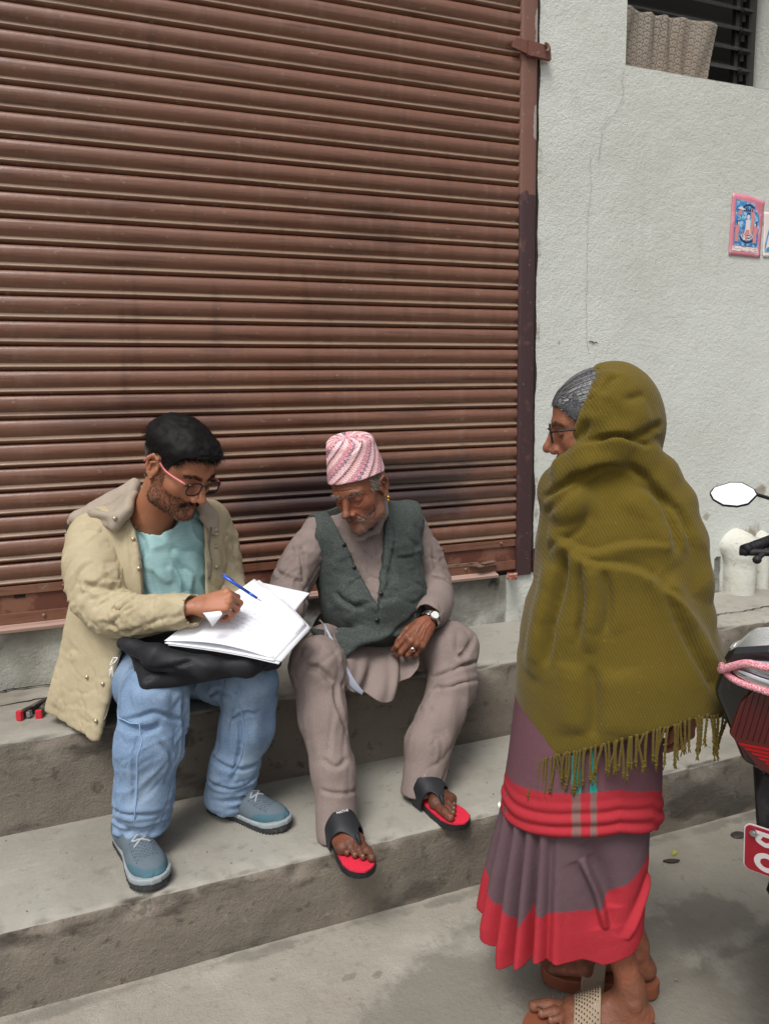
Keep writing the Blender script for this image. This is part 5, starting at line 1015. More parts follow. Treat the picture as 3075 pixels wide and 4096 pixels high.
def foot_bare(heel, toe, ankle, side, sc_=1.0):
    X = np.array(toe) - np.array(heel); Ln = np.linalg.norm(X); R_ = orient(X / Ln, (0, 0, 1)); k = Ln / .25; o = np.array(heel)
    inv = lambda p: (np.array(p) - o) @ R_ / k
    d = S(); a = inv(ankle)
    d.u(Ell((.030, 0, .028), (.036, .029, .030)), 0).u(Cap((.045, 0, .055), (.045, 0, .09), .031, .027), .02).u(Cap((.058, 0, .048), (.165, side * .006, .024), .030, .021, (0, 0, 1), .95), .03)
    d.u(Cap((.05, -side * .018, .020), (.17, -side * .028, .016), .020, .018), .02).u(Cap((.16, side * .026, .020), (.17, -side * .020, .016), .021, .017), .015).u(Ell((.045, side * .030, .075), (.012, .008, .012)), .008).u(Ell((.045, -side * .030, .070), (.012, .008, .012)), .008)
    if np.linalg.norm(a - np.array((.045, 0, .10))) > .01: d.u(Chain([(.045, 0, .085), a], [.027, .029], .02), .02)
    tips = []
    for i, (y0, L, r) in enumerate([(.030, .060, .0130), (.011, .054, .0090), (-.004, .046, .0084), (-.018, .038, .0080), (-.030, .030, .0076)]):
        b = np.array((.182 - .006 * i - .001 * i * i, side * y0, .015)); m = b + A(L * .5, side * y0 * .10, .004 if i else .001); e = b + A(L, side * y0 * .12, -.004); d.u(Cap(b, m, r * 1.05, r), .007).u(Cap(m, e, r, r * .92), .003); tips.append((m, e, r))
    d.sub(Cap((.185, side * .0205, .0), (.235, side * .0235, .016), .0018, .0026), .003)
    V, F = surface(d, (-.03, -.12, -.02), (.27, .12, .22 if abs(a[2]) < .2 else a[2] + .05), .0026)
    w_ = lambda P: np.asarray(P) @ R_.T * k + o
    mb = MB(); nl = []
    for m, e, r in tips: n_ = unit(A(.25, 0, 1)); mb = MB(); nl.append(mb); mb.ico(w_(e + A(-.001, 0, r * .72)), np.array([r * .62, r * .58, .0022]) * k, 2, R_)
    return w_(V), F, w_, None, [(np.array(b_.v), b_.f) for b_ in nl]
fL = foot_bare((-1.078, -.775, .244), (-1.062, -1.018, .244), (-1.074, -.812, .330), 1); fR = foot_bare((-.775, -.672, .244), (-.715, -.915, .244), (-.752, -.712, .325), -1)
def feet_attr(H, h_, feet): return {**pad(H, [len(h_.V)] + [len(f[0]) for f in feet]), 'feet': np.concatenate([np.zeros(len(H.V0) + len(h_.V))] + [np.ones(len(f[0])) for f in feet])}
V, F = weld([(HB.V, HB.F), (hB.V, hB.F), (fL[0], fL[1]), (fR[0], fR[1])], [(0, 1, [(-.79, -.36, .98), (-.66, -.33, 1.02), (-.585, -.32, .94), (-.545, -.34, .82), (-.575, -.44, .765), (-0.6333, -0.5600, 0.7473)], [.04, .035, .033, .03, .028, .022]),
    (0, 2, [(-.79, -.36, .97), (-.79, -.30, .65), (-.98, -.45, .65), (-1.06, -.62, .66), (-1.06, -.77, .40), (-1.07, -.80, .34)], [.06, .08, .06, .05, .04, .03]), (0, 3, [(-.79, -.36, .97), (-.79, -.30, .65), (-.63, -.41, .64), (-.56, -.53, .62), (-.70, -.68, .40), (-.748, -.71, .34)], [.06, .08, .06, .05, .035, .026])])
geo('body', V, F, skinB, PB, attrs=feet_attr(HB, hB, [fL, fR]))
def build_toes(ft, par):
    for v, f in ft[4]: geo('toenail', v, f, nailm, par)
nailm = mat('old_nail', srgb(150, 116, 88), .5); hB.build_nails(nailm, PB); build_toes(fL, PB); build_toes(fR, PB)
greyh = mat('stubble_grey', srgb(176, 168, 158), .5, .4, attrs=[('tone', srgb(96, 86, 80))])
x, y, z = HB.V0.T; ay = np.abs(y)
r_, d_ = flow(HB, HB.m['beard'] * sstep(-.125, -.11, z), lambda q, N: np.c_[.1 + 0 * q[:, 0], 0 * q[:, 0], -.7 + 0 * q[:, 0]] + N * .6, 1100, 17, .35); blades('beard', r_, d_, .0038, .0007, greyh, PB, curl=.4, rnd=.45, seed=14)
ms = sstep(.009, .003, line_d(np.c_[x, ay, z], [(.104, .004, -.054), (.094, .018, -.057), (.082, .030, -.068)])); r_, d_ = flow(HB, ms, lambda q, N: np.c_[.1 + 0 * q[:, 0], np.sign(q[:, 1]) * .4, -.8 + 0 * q[:, 0]] + N * .4, 260, 18, .3); blades('moustache', r_, d_, .0042, .0010, greyh, PB, curl=.3, rnd=.25, seed=15)
r_, d_ = flow(HB, HB.m['brow'], lambda q, N: np.c_[.2 + 0 * q[:, 0], np.sign(q[:, 1]) * .8, .3 + 0 * q[:, 0]] + N * .6, 260, 19, .3); blades('eyebrow', r_, d_, .008, .0008, greyh, PB, curl=.4, rnd=.3, seed=16)
sd_ = sstep(.045, .03, x) * sstep(-.03, -.01, x) * sstep(.0, .015, z) * sstep(.055, .035, z) * (ay > .055) * (ay < .078); r_, d_ = flow(HB, sd_, lambda q, N: np.c_[-.4 + 0 * q[:, 0], 0 * q[:, 0], -.7 + 0 * q[:, 0]] + N * .3, 900, 20, .3); blades('side_hair', r_, d_, .016, .0010, greyh, PB, curl=.4, rnd=.3, seed=18)
gold = mat('gold', srgb(214, 160, 70), .25, metal=1)
mb = MB(); ec = HB.w((-.006, .087, -.040)); mb.ico(ec, .006, 2); mb.ico(ec + A(0, 0, -.011), (.0045, .0045, .006), 2); mb.build('earring', gold, PB, True)
# topi cap
capm = mat('topi_print', srgb(212, 148, 152), .85, .2, attrs=[('c', None)], bump=[(260, .0006), (30, .001)])
d = S(); tl = np.array((-.10, .02, 1.0)); 
botc = (.004, 0, .040); topc = (-.030, -.002, .150)
d.u(Cap((-.006, 0, .045), (-.026, 0, .132), .104, .086, (0, 1, 0), .86), .0)
d.inter(Plane((-.02, 0, .042), (.16, .0, -1)), .002); d.inter(Plane((-.025, 0, .166), (-.10, .22, 1)), .018)
d.sub(Ell((-.018, 0, .034), (.093, .072, .078)), .002)
d.disp(lambda P: .0020 * fbm(P, 22, 2, 3))
V, F = surface(d, (-.16, -.12, 0), (.11, .12, .20), .0024)
V = sculpt(V, F, [('fold', [(-.06, .04, .15), (-.03, .03, .155), (.0, .045, .14)], .008, .006), ('fold', [(-.02, .045, .150), (-.04, .035, .152), (-.05, .02, .15)], .006, .005), ('fold', [(.03, -.02, .14), (-.01, .0, .15), (-.03, .03, .15)], .010, .007), ('step', [(.07, .02, .12), (.03, .045, .135), (-.02, .055, .145)], .008, .003), ('fold', [(.06, -.045, .125), (.03, -.02, .142), (.0, .02, .148)], .01, .005), ('ridge', [(.072, -.045, .042), (.084, 0, .041), (.072, .045, .040), (.03, .072, .036)], .004, .002)], .03)
ang = np.arctan2(V[:, 1], V[:, 0] + .02); su = ang * .088; tz_ = V[:, 2]
q = tz_ * .80 - su * .58; w2 = tz_ * .58 + su * .80     # along and across the printed bands
per = .060; k = np.mod(q + .004, per) / per; cell = np.mod(w2, .0062) / .0062; cw = np.mod(w2, .0125) / .0125
colr = np.tile(np.array(srgb(218, 164, 170)), (len(V), 1)); wt = np.array(srgb(242, 222, 222)); nv = np.array(srgb(78, 78, 94)); rs_ = np.array(srgb(198, 116, 128)); sd2 = np.array(srgb(232, 180, 150))
colr[(k < .09) & (cell > .22)] = nv; m_ = (k > .13) & (k < .24) & (np.mod(cell + k * 3, 1) > .5); colr[m_] = wt
kk = (k - .42) / .11; dm = np.abs(kk) + np.abs(cw - .5) * 2; colr[(dm < 1.0) & (dm > .45)] = nv * 1.4; kk2 = (k - .60) / .08; dm2 = np.abs(kk2) + np.abs(cw - .5) * 2; colr[(dm2 < 1.0) & (dm2 > .4)] = rs_; colr[(k > .70) & (k < .715)] = nv * 2; colr[(k > .28) & (k < .31)] = wt
m_ = (k > .74) & (k < .90) & (np.mod(cell * 1 + k * 2, 1) > .55); colr[m_] = wt; colr[(k > .92) & (k < .97) & (cell > .5)] = sd2
geo('cap', HB.w(V), F, capm, PB, attrs={'c': colr})
# shirt (mauve), trousers, vest, tail
mau = srgb(134, 120, 115)
mauve = mat('mauve_suiting', mau, .8, .25, layers=[(5, srgb(120, 107, 102), .45, .7, .6), ((340, 340, 120), srgb(164, 146, 142), .52, .7, .35, 2)], bump=[(300, .0005), (18, .0022)])
torB = lambda g: [Ell((-.80, -.37, .94), (.175 + g, .118 + g, .17 + g)), Ell((-.79, -.40, .79), (.165 + g, .145 + g, .14 + g)), Ell((-.79, -.30, .64), (.175 + g, .15 + g, .12 + g)), Cap((-.965, -.37, 1.035), (-.635, -.33, 1.05), .050 + g, .050 + g)]
d = S()
for f in torB(0): d.u(f, .05)
d.u(Cap((-.81, -.38, 1.02), (-.822, -.435, 1.115), .072, .062), .03); d.sub(Cap((-.815, -.40, 1.06), (-.85, -.53, 1.20), .056, .075), .005); d.u(Chain([(-0.7474, -0.4200, 1.1664), (-0.7726, -0.4700, 1.1054), (-0.8123, -0.4950, 1.0549), (-0.8772, -0.5050, 1.0327)], [.011, .012, .012, .010], .01), .006)
garment('shirt', d, (-1.06, -.60, .52), (-.54, -.12, 1.17), .006, mauve, PB, [('step', [(-0.7829, -0.4800, 1.1075), (-0.8078, -0.5000, 1.0507), (-0.8440, -0.5000, 1.0152), (-0.8844, -0.5000, 0.9957)], .005, .003), ('fold', [(-0.8753, -0.5000, 1.0409), (-0.8351, -0.5200, 1.0179), (-0.7958, -0.5200, 0.9760)], .005, .004), ('fold', [(-0.8683, -0.5000, 1.0020), (-0.8362, -0.5200, 0.9720), (-0.8014, -0.5200, 0.9378)], .006, .004), ('ridge', [(-0.7547, -0.4500, 1.1249), (-0.7770, -0.4800, 1.0761), (-0.8080, -0.5000, 1.0430)], .006, .004)], nz=lambda V: creases(V, (.6, 0, -.8), .004, 7, 24, 81, 2.5))
vcol = srgb(66, 72, 70)
vest = mat('charcoal_waistcoat', vcol, .8, .25, layers=[((170, 170, 420), srgb(92, 100, 96), .50, .62, .6, 2), ((420, 170, 170), srgb(44, 48, 48), .52, .64, .6, 2)], bump=[(320, .0006), (14, .002)])
d = S()
for f in torB(.024): d.u(f, .05)
d.u(Cap((-.81, -.36, 1.04), (-.805, -.385, 1.11), .085, .078), .03)
d.u(Quad((-1.0481, -0.5400, 0.7559), (-0.9725, -0.6000, 0.6773), (-0.9254, -0.6000, 0.7117), (-0.7755, -0.5600, 0.7180), .010), .03)
d.sub(Cap((-.815, -.40, 1.06), (-.85, -.53, 1.20), .066, .09), .006)
VL = [(-0.9215, -0.5200, 1.0330), (-0.8994, -0.5400, 0.9364), (-0.8316, -0.5500, 0.8006)]; VR = [(-0.7745, -0.5000, 1.0943), (-0.7872, -0.5400, 0.9790), (-0.8268, -0.5500, 0.8000)]
n1 = unit(np.cross(np.array(VL[2]) - np.array(VL[0]), (.1, 1, -.05))); n1 = n1 if n1[0] > 0 else -n1; n2 = unit(np.cross(np.array(VR[2]) - np.array(VR[0]), (.25, 1, -.05))); n2 = n2 if n2[0] > 0 else -n2
v1, v2 = Plane(VL[0], -n1), Plane(VR[0], n2)
d.sub(lambda P: np.maximum(np.maximum(v1(P), v2(P)), P[:, 1] + .36), .002)
d.inter(lambda P: .63 + .30 * (P[:, 0] + .80) * 0 + .04 * sstep(-.74, -.62, P[:, 0]) - P[:, 2] - .06 * sstep(-.70, -.90, P[:, 0]) * 0, .004)
for sx_, cx_, cy_ in ((-1, -.995, -.37), (1, -.600, -.33)): d.sub(Cap((cx_ + sx_ * .035, cy_ - .01, 1.06), (cx_ + sx_ * .055, cy_ - .02, .90), .052, .060), .012)
garment('waistcoat', d, (-1.10, -.66, .56), (-.50, -.08, 1.20), .006, vest, PB, [
    ('ridge', [(-0.9219, -0.5200, 1.0179), (-0.8996, -0.5400, 0.9288), (-0.8316, -0.5500, 0.8006)], .004, .003), ('step', [(-0.7475, -0.4600, 1.1802), (-0.7369, -0.4800, 1.1042), (-0.7581, -0.5200, 0.9880), (-0.8146, -0.5500, 0.8452), (-0.8318, -0.5500, 0.7928)], .012, .005), ('fold', [(-0.7256, -0.5000, 1.0751), (-0.7125, -0.5000, 1.0663), (-0.7418, -0.5000, 1.0918)], .006, .004),
    ('fold', [(-0.8286, -0.5500, 0.7924), (-0.8349, -0.5800, 0.7163), (-0.8485, -0.6000, 0.6546)], .005, .006), ('ridge', [(-0.7348, -0.5000, 0.9192), (-0.6896, -0.5000, 0.9179), (-0.6641, -0.5000, 0.9249)], .003, .003), ('fold', [(-0.7352, -0.5000, 0.8939), (-0.6899, -0.5000, 0.8924), (-0.6610, -0.5000, 0.8990)], .004, .003),
    ('fold', [(-1.0055, -0.5000, 0.8699), (-0.9477, -0.5600, 0.8325), (-0.8771, -0.5800, 0.8140)], .02, .008), ('fold', [(-1.0235, -0.5000, 0.7951), (-0.9554, -0.5800, 0.7857), (-0.8856, -0.6000, 0.7521)], .02, .007), ('fold', [(-0.6829, -0.5000, 0.7856), (-0.7546, -0.5500, 0.7439), (-0.8162, -0.5800, 0.6903)], .018, .007), ('fold', [(-0.6665, -0.5000, 0.7348), (-0.7387, -0.5500, 0.7021), (-0.8006, -0.5800, 0.6646)], .014, .006), ('ridge', [(-0.9867, -0.5000, 0.9747), (-0.9701, -0.5400, 0.9058), (-0.8852, -0.5600, 0.8404)], .02, .006), ('fold', [(-1.0322, -0.4000, 1.1068), (-0.9739, -0.4200, 1.1361), (-0.9575, -0.4200, 1.1580)], .004, .003), ('fold', [(-0.6833, -0.4000, 1.1779), (-0.6267, -0.3800, 1.1610), (-0.5696, -0.3500, 1.1278)], .004, .003)],
    nz=lambda V: creases(V, (1, 0, -.15), .006, 4.5, 15, 91, 2.4) + .003 * fbm(V, 7, 2, 95))
btn = mat('shiny_button', srgb(20, 20, 22), .15, .6)
def sp(parent, p, names, push=.002):
    best = None
    for o in bpy.data.objects:
        if o.parent == parent and o.name.split('.')[0] in names:
            ok, loc, nor, _ = o.closest_point_on_mesh(Vector(p)); dd = (loc - Vector(p)).length
            if best is None or dd < best[0]: best = (dd, loc + nor * push)
    return best[1]
for p in [(-0.9448, -0.5400, 1.0355), (-0.8931, -0.5600, 0.9611), (-0.8400, -0.5800, 0.8569), (-0.8461, -0.6000, 0.7668)]: mb = MB(); mb.ico((0, 0, 0), (.0075, .0045, .0075), 2); mb.build('button', btn, PB, True).location = sp(PB, p, ('waistcoat',))
sleeve('sleeve', [(-.635, -.33, 1.045), (-.585, -.32, .94), (-.545, -.34, .82), (-.575, -.44, .765), (-.655, -.56, .765)], [.062, .060, .060, .058, .050], mauve, PB, ((-0.6665, -0.5700, 0.7542), unit((-.7, -.8, -.12))), (-.76, -.66, .66), (-.44, -.24, 1.12), [
    ('fold', [(-0.5770, -0.4000, 0.8489), (-0.5229, -0.4000, 0.8007), (-0.4807, -0.4000, 0.7702)], .012, .010), ('fold', [(-0.6177, -0.4500, 0.7981), (-0.5508, -0.4200, 0.7662), (-0.4864, -0.4000, 0.7364)], .010, .009), ('fold', [(-0.6574, -0.5000, 0.7744), (-0.5877, -0.4800, 0.7492), (-0.5165, -0.4500, 0.7106)], .010, .008), ('ridge', [(-0.5209, -0.3400, 0.9846), (-0.4986, -0.3500, 0.8815), (-0.4901, -0.3700, 0.7986)], .02, .007), ('fold', [(-0.5705, -0.3600, 0.9584), (-0.5532, -0.3600, 0.8718), (-0.5408, -0.3800, 0.8236)], .014, .006)], seed=101, amp=.005)
sleeve('sleeve', [(-.965, -.37, 1.035), (-1.03, -.37, .95), (-1.085, -.40, .87), (-1.105, -.45, .835), (-1.115, -.49, .815)], [.062, .062, .060, .052, .044], mauve, PB, None, (-1.18, -.70, .72), (-.88, -.28, 1.12), [('fold', [(-1.1316, -0.4000, 0.9378), (-1.0962, -0.4400, 0.9042), (-1.0477, -0.4600, 0.8959)], .014, .008), ('ridge', [(-1.0730, -0.4000, 1.0561), (-1.1068, -0.4000, 0.9819), (-1.1329, -0.4000, 0.9069)], .02, .006), ('fold', [(-1.0564, -0.4200, 1.0119), (-1.0507, -0.4500, 0.9556), (-1.0477, -0.4600, 0.8959)], .014, .007)], seed=111, amp=.004)
kBL, kBR = (-1.060, -.62, .672), (-.560, -.53, .628)
d = S(); d.u(Ell((-.79, -.26, .61), (.18, .16, .11)), 0)
d.u(Chain([(-.88, -.26, .605), (-.98, -.45, .645), kBL], [.098, .090, .080], .03), .04).u(Chain([kBL, (-1.066, -.69, .54), (-1.060, -.77, .40), (-1.072, -.834, .24)], [.080, .070, .060, .062], .03), .03)
d.u(Chain([(-.70, -.26, .60), (-.63, -.41, .625), kBR], [.098, .092, .088], .03), .04).u(Chain([kBR, (-.590, -.60, .52), (-.716, -.69, .38), (-.764, -.738, .24)], [.088, .076, .070, .066], .03), .03)
d.inter(lambda P: np.where(P[:, 0] < -.85, .240 + (P[:, 0] + 1.06) * .30 - (P[:, 1] + .81) * .10, .248 - (P[:, 1] + .71) * .1) - P[:, 2], .003)
garment('trousers', d, (-1.18, -.96, .19), (-.45, -.09, .76), .006, mauve, PB, [
    ('fold', [(-1.1387, -0.7000, 0.7088), (-1.0800, -0.7400, 0.6995), (-1.0303, -0.7200, 0.6417)], .02, .010), ('fold', [(-1.0269, -0.7000, 0.6485), (-1.0468, -0.7200, 0.5719), (-1.0414, -0.7400, 0.4771)], .016, .008), ('ridge', [(-1.1298, -0.7400, 0.6649), (-1.1251, -0.7600, 0.5588), (-1.0861, -0.7800, 0.4315)], .02, .005), ('fold', [(-1.0939, -0.8000, 0.3709), (-1.0585, -0.8200, 0.3519), (-1.0022, -0.8000, 0.3512)], .012, .006), ('fold', [(-1.1050, -0.8000, 0.4591), (-1.0701, -0.8200, 0.4331), (-1.0284, -0.8000, 0.4438)], .014, .006), ('fold', [(-1.0252, -0.6000, 0.6880), (-1.0201, -0.6400, 0.6557), (-1.0393, -0.6800, 0.6138)], .014, .008),
    ('fold', [(-0.6619, -0.6000, 0.5552), (-0.6045, -0.6400, 0.5925), (-0.4979, -0.6000, 0.6034)], .014, .010), ('fold', [(-0.6630, -0.6200, 0.5145), (-0.6145, -0.6600, 0.5455), (-0.5172, -0.6200, 0.5397)], .012, .007), ('ridge', [(-0.5894, -0.6600, 0.5175), (-0.6250, -0.6800, 0.4197), (-0.6685, -0.7000, 0.3250)], .02, .006), ('fold', [(-0.6643, -0.6400, 0.4583), (-0.6917, -0.6800, 0.3842), (-0.7097, -0.7000, 0.3174)], .016, .007), ('fold', [(-0.7503, -0.7000, 0.3177), (-0.7073, -0.7300, 0.3076), (-0.6450, -0.7200, 0.3218)], .010, .005), ('fold', [(-0.5627, -0.5000, 0.6218), (-0.5676, -0.6000, 0.6217), (-0.5161, -0.5500, 0.6641)], .016, .006)],
    nz=lambda V: .003 * fbm(V, 6, 2, 123) + creases(V, (.2, .2, 1), .006, 3.2, 13, 125, 2.6) + creases(V, (.7, .1, .7), .003, 6, 22, 127, 2.8))
# shirt tail hanging between the knees
edge = [((-1.0255, -0.5600, 0.7845)), ((-1.0242, -0.6000, 0.7179)), ((-0.9969, -0.6400, 0.6342)), ((-0.9383, -0.6500, 0.5711)), ((-0.8648, -0.6500, 0.5390)), ((-0.7869, -0.6300, 0.5543)), ((-0.7272, -0.6100, 0.6166)), ((-0.7015, -0.5600, 0.6842))]
topl = [((-1.0226, -0.5500, 0.7858)), ((-0.9746, -0.5400, 0.7539)), ((-0.9337, -0.5300, 0.7067)), ((-0.8832, -0.5200, 0.6809)), ((-0.8148, -0.5100, 0.6603)), ((-0.7611, -0.5000, 0.6577)), ((-0.7187, -0.5000, 0.6682)), ((-0.6929, -0.5200, 0.6821))]
E_, T_ = catmull(edge, 8), catmull(topl, 8); n_ = len(E_)
def tail(u, v):
    i = np.clip((u * (n_ - 1)), 0, n_ - 1.001); a = i.astype(int); f = (i - a)[:, None]; e = E_[a] * (1 - f) + E_[a + 1] * f; t = T_[a] * (1 - f) + T_[a + 1] * f
    P = t * (1 - v)[:, None] + e * v[:, None]; amp = .022 * np.sin(v * 2.0) + .003; P[:, 2] += .010 * v * np.sin(u * 24 + 2.6)
    P[:, 1] += amp * (np.sin(u * 24 + 1.2 + 2 * v) * .8 + .35 * np.sin(u * 51 + 3 * v)) - .03 * np.sin(v * 3.1) * np.sin(u * 3.1); return P
V, F = grid(tail, 90, 40); o = geo('shirt_tail', V, F, mauve, PB); o.modifiers.new('t', 'SOLIDIFY').thickness = .003
lin_ = mat('pale_lining', srgb(176, 184, 200), .8)
def lining(u, v):
    e = np.array([np.interp(u * .42 + .02, np.linspace(0, 1, n_), E_[:, k]) for k in range(3)]).T; return e + np.c_[.004 + (.030 * v) * np.sin(u * 3), -.010 - .004 * v, .012 * v]
V, F = grid(lining, 40, 5); geo('lining', V, F, lin_, PB).modifiers.new('t', 'SOLIDIFY').thickness = .002
# watch and ring
steel = mat('steel', srgb(190, 192, 190), .25, metal=1)
wx = hB.B[:, 0]; wz = hB.B[:, 2]; wy = hB.B[:, 1]; wc = hB.w((-.018, 0, 0))
for k in range(26):
    a = k / 26 * 2 * math.pi; pos = wc + (wy * .029 * math.cos(a) + wz * .023 * math.sin(a)) * 1.06; nrm = unit(wy * math.cos(a) / .029 + wz * math.sin(a) / .023); R_ = np.stack([wx, np.cross(nrm, wx), nrm], 1)
    if math.sin(a) > .93: continue
    mb = MB(); mb.box(pos, (.0085, .0030, .0016), R_, .0006); mb.build('watch_link', steel, PB)
R_ = np.stack([wx, np.cross(wz, wx), wz], 1); mb = MB(); mb.tube([wc + wz * .024, wc + wz * .033], [.0165, .0155], 20); mb.build('watch_case', steel, PB, True); mb = MB(); mb.tube([wc + wz * .0332, wc + wz * .034], .0125, 20); mb.build('watch_dial', mat('dial', srgb(220, 222, 216), .2), PB)
rp = hB.w(hB.pts[2][0] * .55 + hB.pts[2][1] * .45); rd_ = unit(hB.w(hB.pts[2][1]) - hB.w(hB.pts[2][0])); rn = unit(hB.B[:, 2] - rd_ * (hB.B[:, 2] @ rd_)); ry = np.cross(rd_, rn)
mb = MB(); mb.tube([rp + (rn * math.cos(a) + ry * math.sin(a)) * .0105 for a in np.linspace(0, 2 * math.pi, 21)], .0024, 6, caps=False); mb.ico(rp + rn * .0115, (.009, .008, .004), 2, np.stack([rd_, ry, rn], 1)); mb.build('ring', mat('silver', srgb(226, 226, 226), .2, metal=.9), PB, True); mb = MB(); mb.ico(rp + rn * .0145, (.006, .0055, .003), 2, np.stack([rd_, ry, rn], 1)); mb.build('ring_stone', mat('red_stone', srgb(150, 20, 30), .1, .6, coat=.5), PB, True)
# flip-flops
red_s = mat('sandal_red', srgb(214, 46, 70), .6, bump=[(1, 0)]) if False else mat('sandal_red', srgb(210, 44, 68), .6, .3, bump=[(210, .0015, 1)]); blk_s = mat('sandal_black', srgb(32, 34, 38), .55, .4, bump=[(120, .0004)])
def flipflop(heel, toe, w_, side, lab=False):
    X = np.array(toe) - np.array(heel); Ln = np.linalg.norm(X); R_ = orient(X / Ln, (0, 0, 1)); k = Ln / .25; o = np.array(heel); W = lambda P: np.asarray(P) @ R_.T * k + o
    e = empty('sandal'); e.parent = PB
    def out(infl):
        ts = np.linspace(0, 1, 60); hw = np.interp(ts, [0, .01, .03, .07, .12, .4, .62, .8, .9, .96, .99, 1], [0, .012, .021, .029, .033, .034, .045, .049, .042, .028, .013, 0]) ; xs_ = -.014 + ts * .288
        return [(x_ , w2 + infl * 1) for x_, w2 in zip(xs_, hw)] + [(x_, -w2 - infl) for x_, w2 in list(zip(xs_, hw))[::-1][1:-1]]
    def slab(name, infl, z0, z1, m):
        P = out(infl); n = len(P); V = W([(a, b + side * .003, z0) for a, b in P] + [(a, b + side * .003, z1) for a, b in P]); geo(name, V, [tuple(range(n))[::-1], tuple(range(n, 2 * n))] + [(i, (i + 1) % n, n + (i + 1) % n, n + i) for i in range(n)], m, e, smooth=False)
    slab('sole', .001, -.021, -.004, blk_s); slab('footbed', -.0025, -.004, .0005, red_s)
    mb = MB()
    for ix in range(38):
        for iy in range(13):
            px_, py_ = .0 + ix * .007, -.042 + iy * .007; hwid = np.interp((px_ + .014) / .288, [0, .03, .12, .4, .62, .8, .93, 1], [0, .022, .034, .034, .046, .050, .036, 0]) - .006
            if abs(py_) < hwid: p = W((px_, py_ + side * .003, .0005)); mb.add([p + R_ @ A(-.0018, -.0018, 0), p + R_ @ A(.0018, -.0018, 0), p + R_ @ A(.0018, .0018, 0), p + R_ @ A(-.0018, .0018, 0), p + A(0, 0, .0028)], [(0, 1, 4), (1, 2, 4), (2, 3, 4), (3, 0, 4)])
    nb_ = mb.build('footbed_nub', red_s, e); tag(nb_, kind='stuff')
    hx = lambda x_: np.interp(x_, [.06, .09, .12, .15, .175, .195], [.088, .082, .070, .056, .044, .004])
    def band(u, v):
        a = math.pi * (u * 1.12 - .06); sn = np.clip(np.sin(a), -.2, 1); xb = .082 + .014 * np.clip(sn, 0, 1) - .012 * np.clip(sn, 0, 1) ** 4; xf = .128 + .020 * np.clip(sn, 0, 1) + .045 * np.clip(sn, 0, 1) ** 14; x_ = xb + (xf - xb) * v
        return np.stack([x_, .048 * np.cos(a) * (1 - .25 * np.clip((x_ - .13) / .06, 0, 1)) + side * .004 + side * .017 * np.clip((x_ - .135) / .06, 0, 1), np.where(sn > 0, hx(x_) * np.abs(sn) ** .62, sn * .06) - .002], 1)
    V, F = grid(band, 60, 22); b_ = geo('strap', W(V), F, blk_s, e); sm_ = b_.modifiers.new('t', 'SOLIDIFY'); sm_.thickness = .0045; sm_.offset = 1
    mb = MB(); mb.tube(W([(.176, side * .017, .048), (.190, side * .0205, .030), (.196, side * .0215, .0)]), [.006, .005, .004], 8, m=3); mb.build('toe_post', blk_s, e, True)
    tx = bpy.data.curves.new('sandal_text', 'FONT'); tx.body = 'HATHI'; tx.size = .012; tx.extrude = .0005; tx.align_x = 'CENTER'; to = bpy.data.objects.new('strap_lettering', tx); col.objects.link(to)
    to.data.materials.append(mat('white_print', srgb(230, 230, 230), .5)); n_ = unit(R_ @ A(.36, 0, .93)); 
    xx = unit(R_ @ A(0, 1, 0)); yy_ = np.cross(n_, xx); c_ = W((.104, side * .004, float(hx(.104)) + .0045)); M_ = Matrix.Identity(4)
    for a in range(3): M_[a][0], M_[a][1], M_[a][2], M_[a][3] = xx[a], -(-yy_[a]), n_[a], c_[a]
    dg = bpy.context.evaluated_depsgraph_get(); dg.update(); me = bpy.data.meshes.new_from_object(to.evaluated_get(dg)); mm_ = me.materials[0]; bpy.data.objects.remove(to); to = bpy.data.objects.new('lettering', me); col.objects.link(to); me.transform(M_); to.parent = e
    return e
flipflop((-1.078, -.775, .244), (-1.062, -1.018, .244), .05, 1); flipflop((-.775, -.672, .244), (-.715, -.915, .244), .05, -1)

# ================================================================ ELDERLY WOMAN
PC = person('elderly woman with grey hair standing in an olive green shawl and mauve and red sari')
W0 = A(-.625, -1.425, 0); WE = A(.8, -.6, 0); WG = A(.6, .8, 0)
RC = orient((-.825, .535, -.17), (-.20, .02, .98)); tC = (-.650, -1.4276, 1.418); sC = .94
HC = Head(RC, tC, sC, neck_w(RC, tC, sC, [(-.655, -1.44, 1.36), (-.63, -1.45, 1.27)], [.05, .055]), jaw=.94, nose=.94, lipfull=.7, strokes=
    [('fold', [(.100, s * .019, -.038), (.086, s * .034, -.062)], .006, .0018) for s in (1, -1)] + [('fold', [(.078, s * .046, -.012), (.087, s * .032, -.018)], .004, .0015) for s in (1, -1)] + [('fold', [(.080, s * .028, -.070), (.074, s * .028, -.088)], .005, .0016) for s in (1, -1)] + [('fold', [(.05, s * .054, -.02 - .014 * k), (.03, s * .058, -.03 - .016 * k)], .004, .0012) for s in (1, -1) for k in range(3)] + [('ridge', [(.052, s * .045, -.055), (.05, s * .046, -.07)], .012, -.003) for s in (1, -1)])
nf = foot_bare((-.540, -1.540, .036), (-.790, -1.433, .036), (-.615, -1.490, .28), -1); ff = foot_bare((-.440, -1.432, .036), (-.650, -1.290, .036), (-.50, -1.385, .30), 1)
hC = Hand((-.415, -1.50, .80), (-.1, .12, -.9), (.75, -.5, 0), [(.5, .5, .3)] * 4, [(.85, .42, -.55), (1, .1, -.3), (1, .1, -.1)], side=-1, sc_=.92)
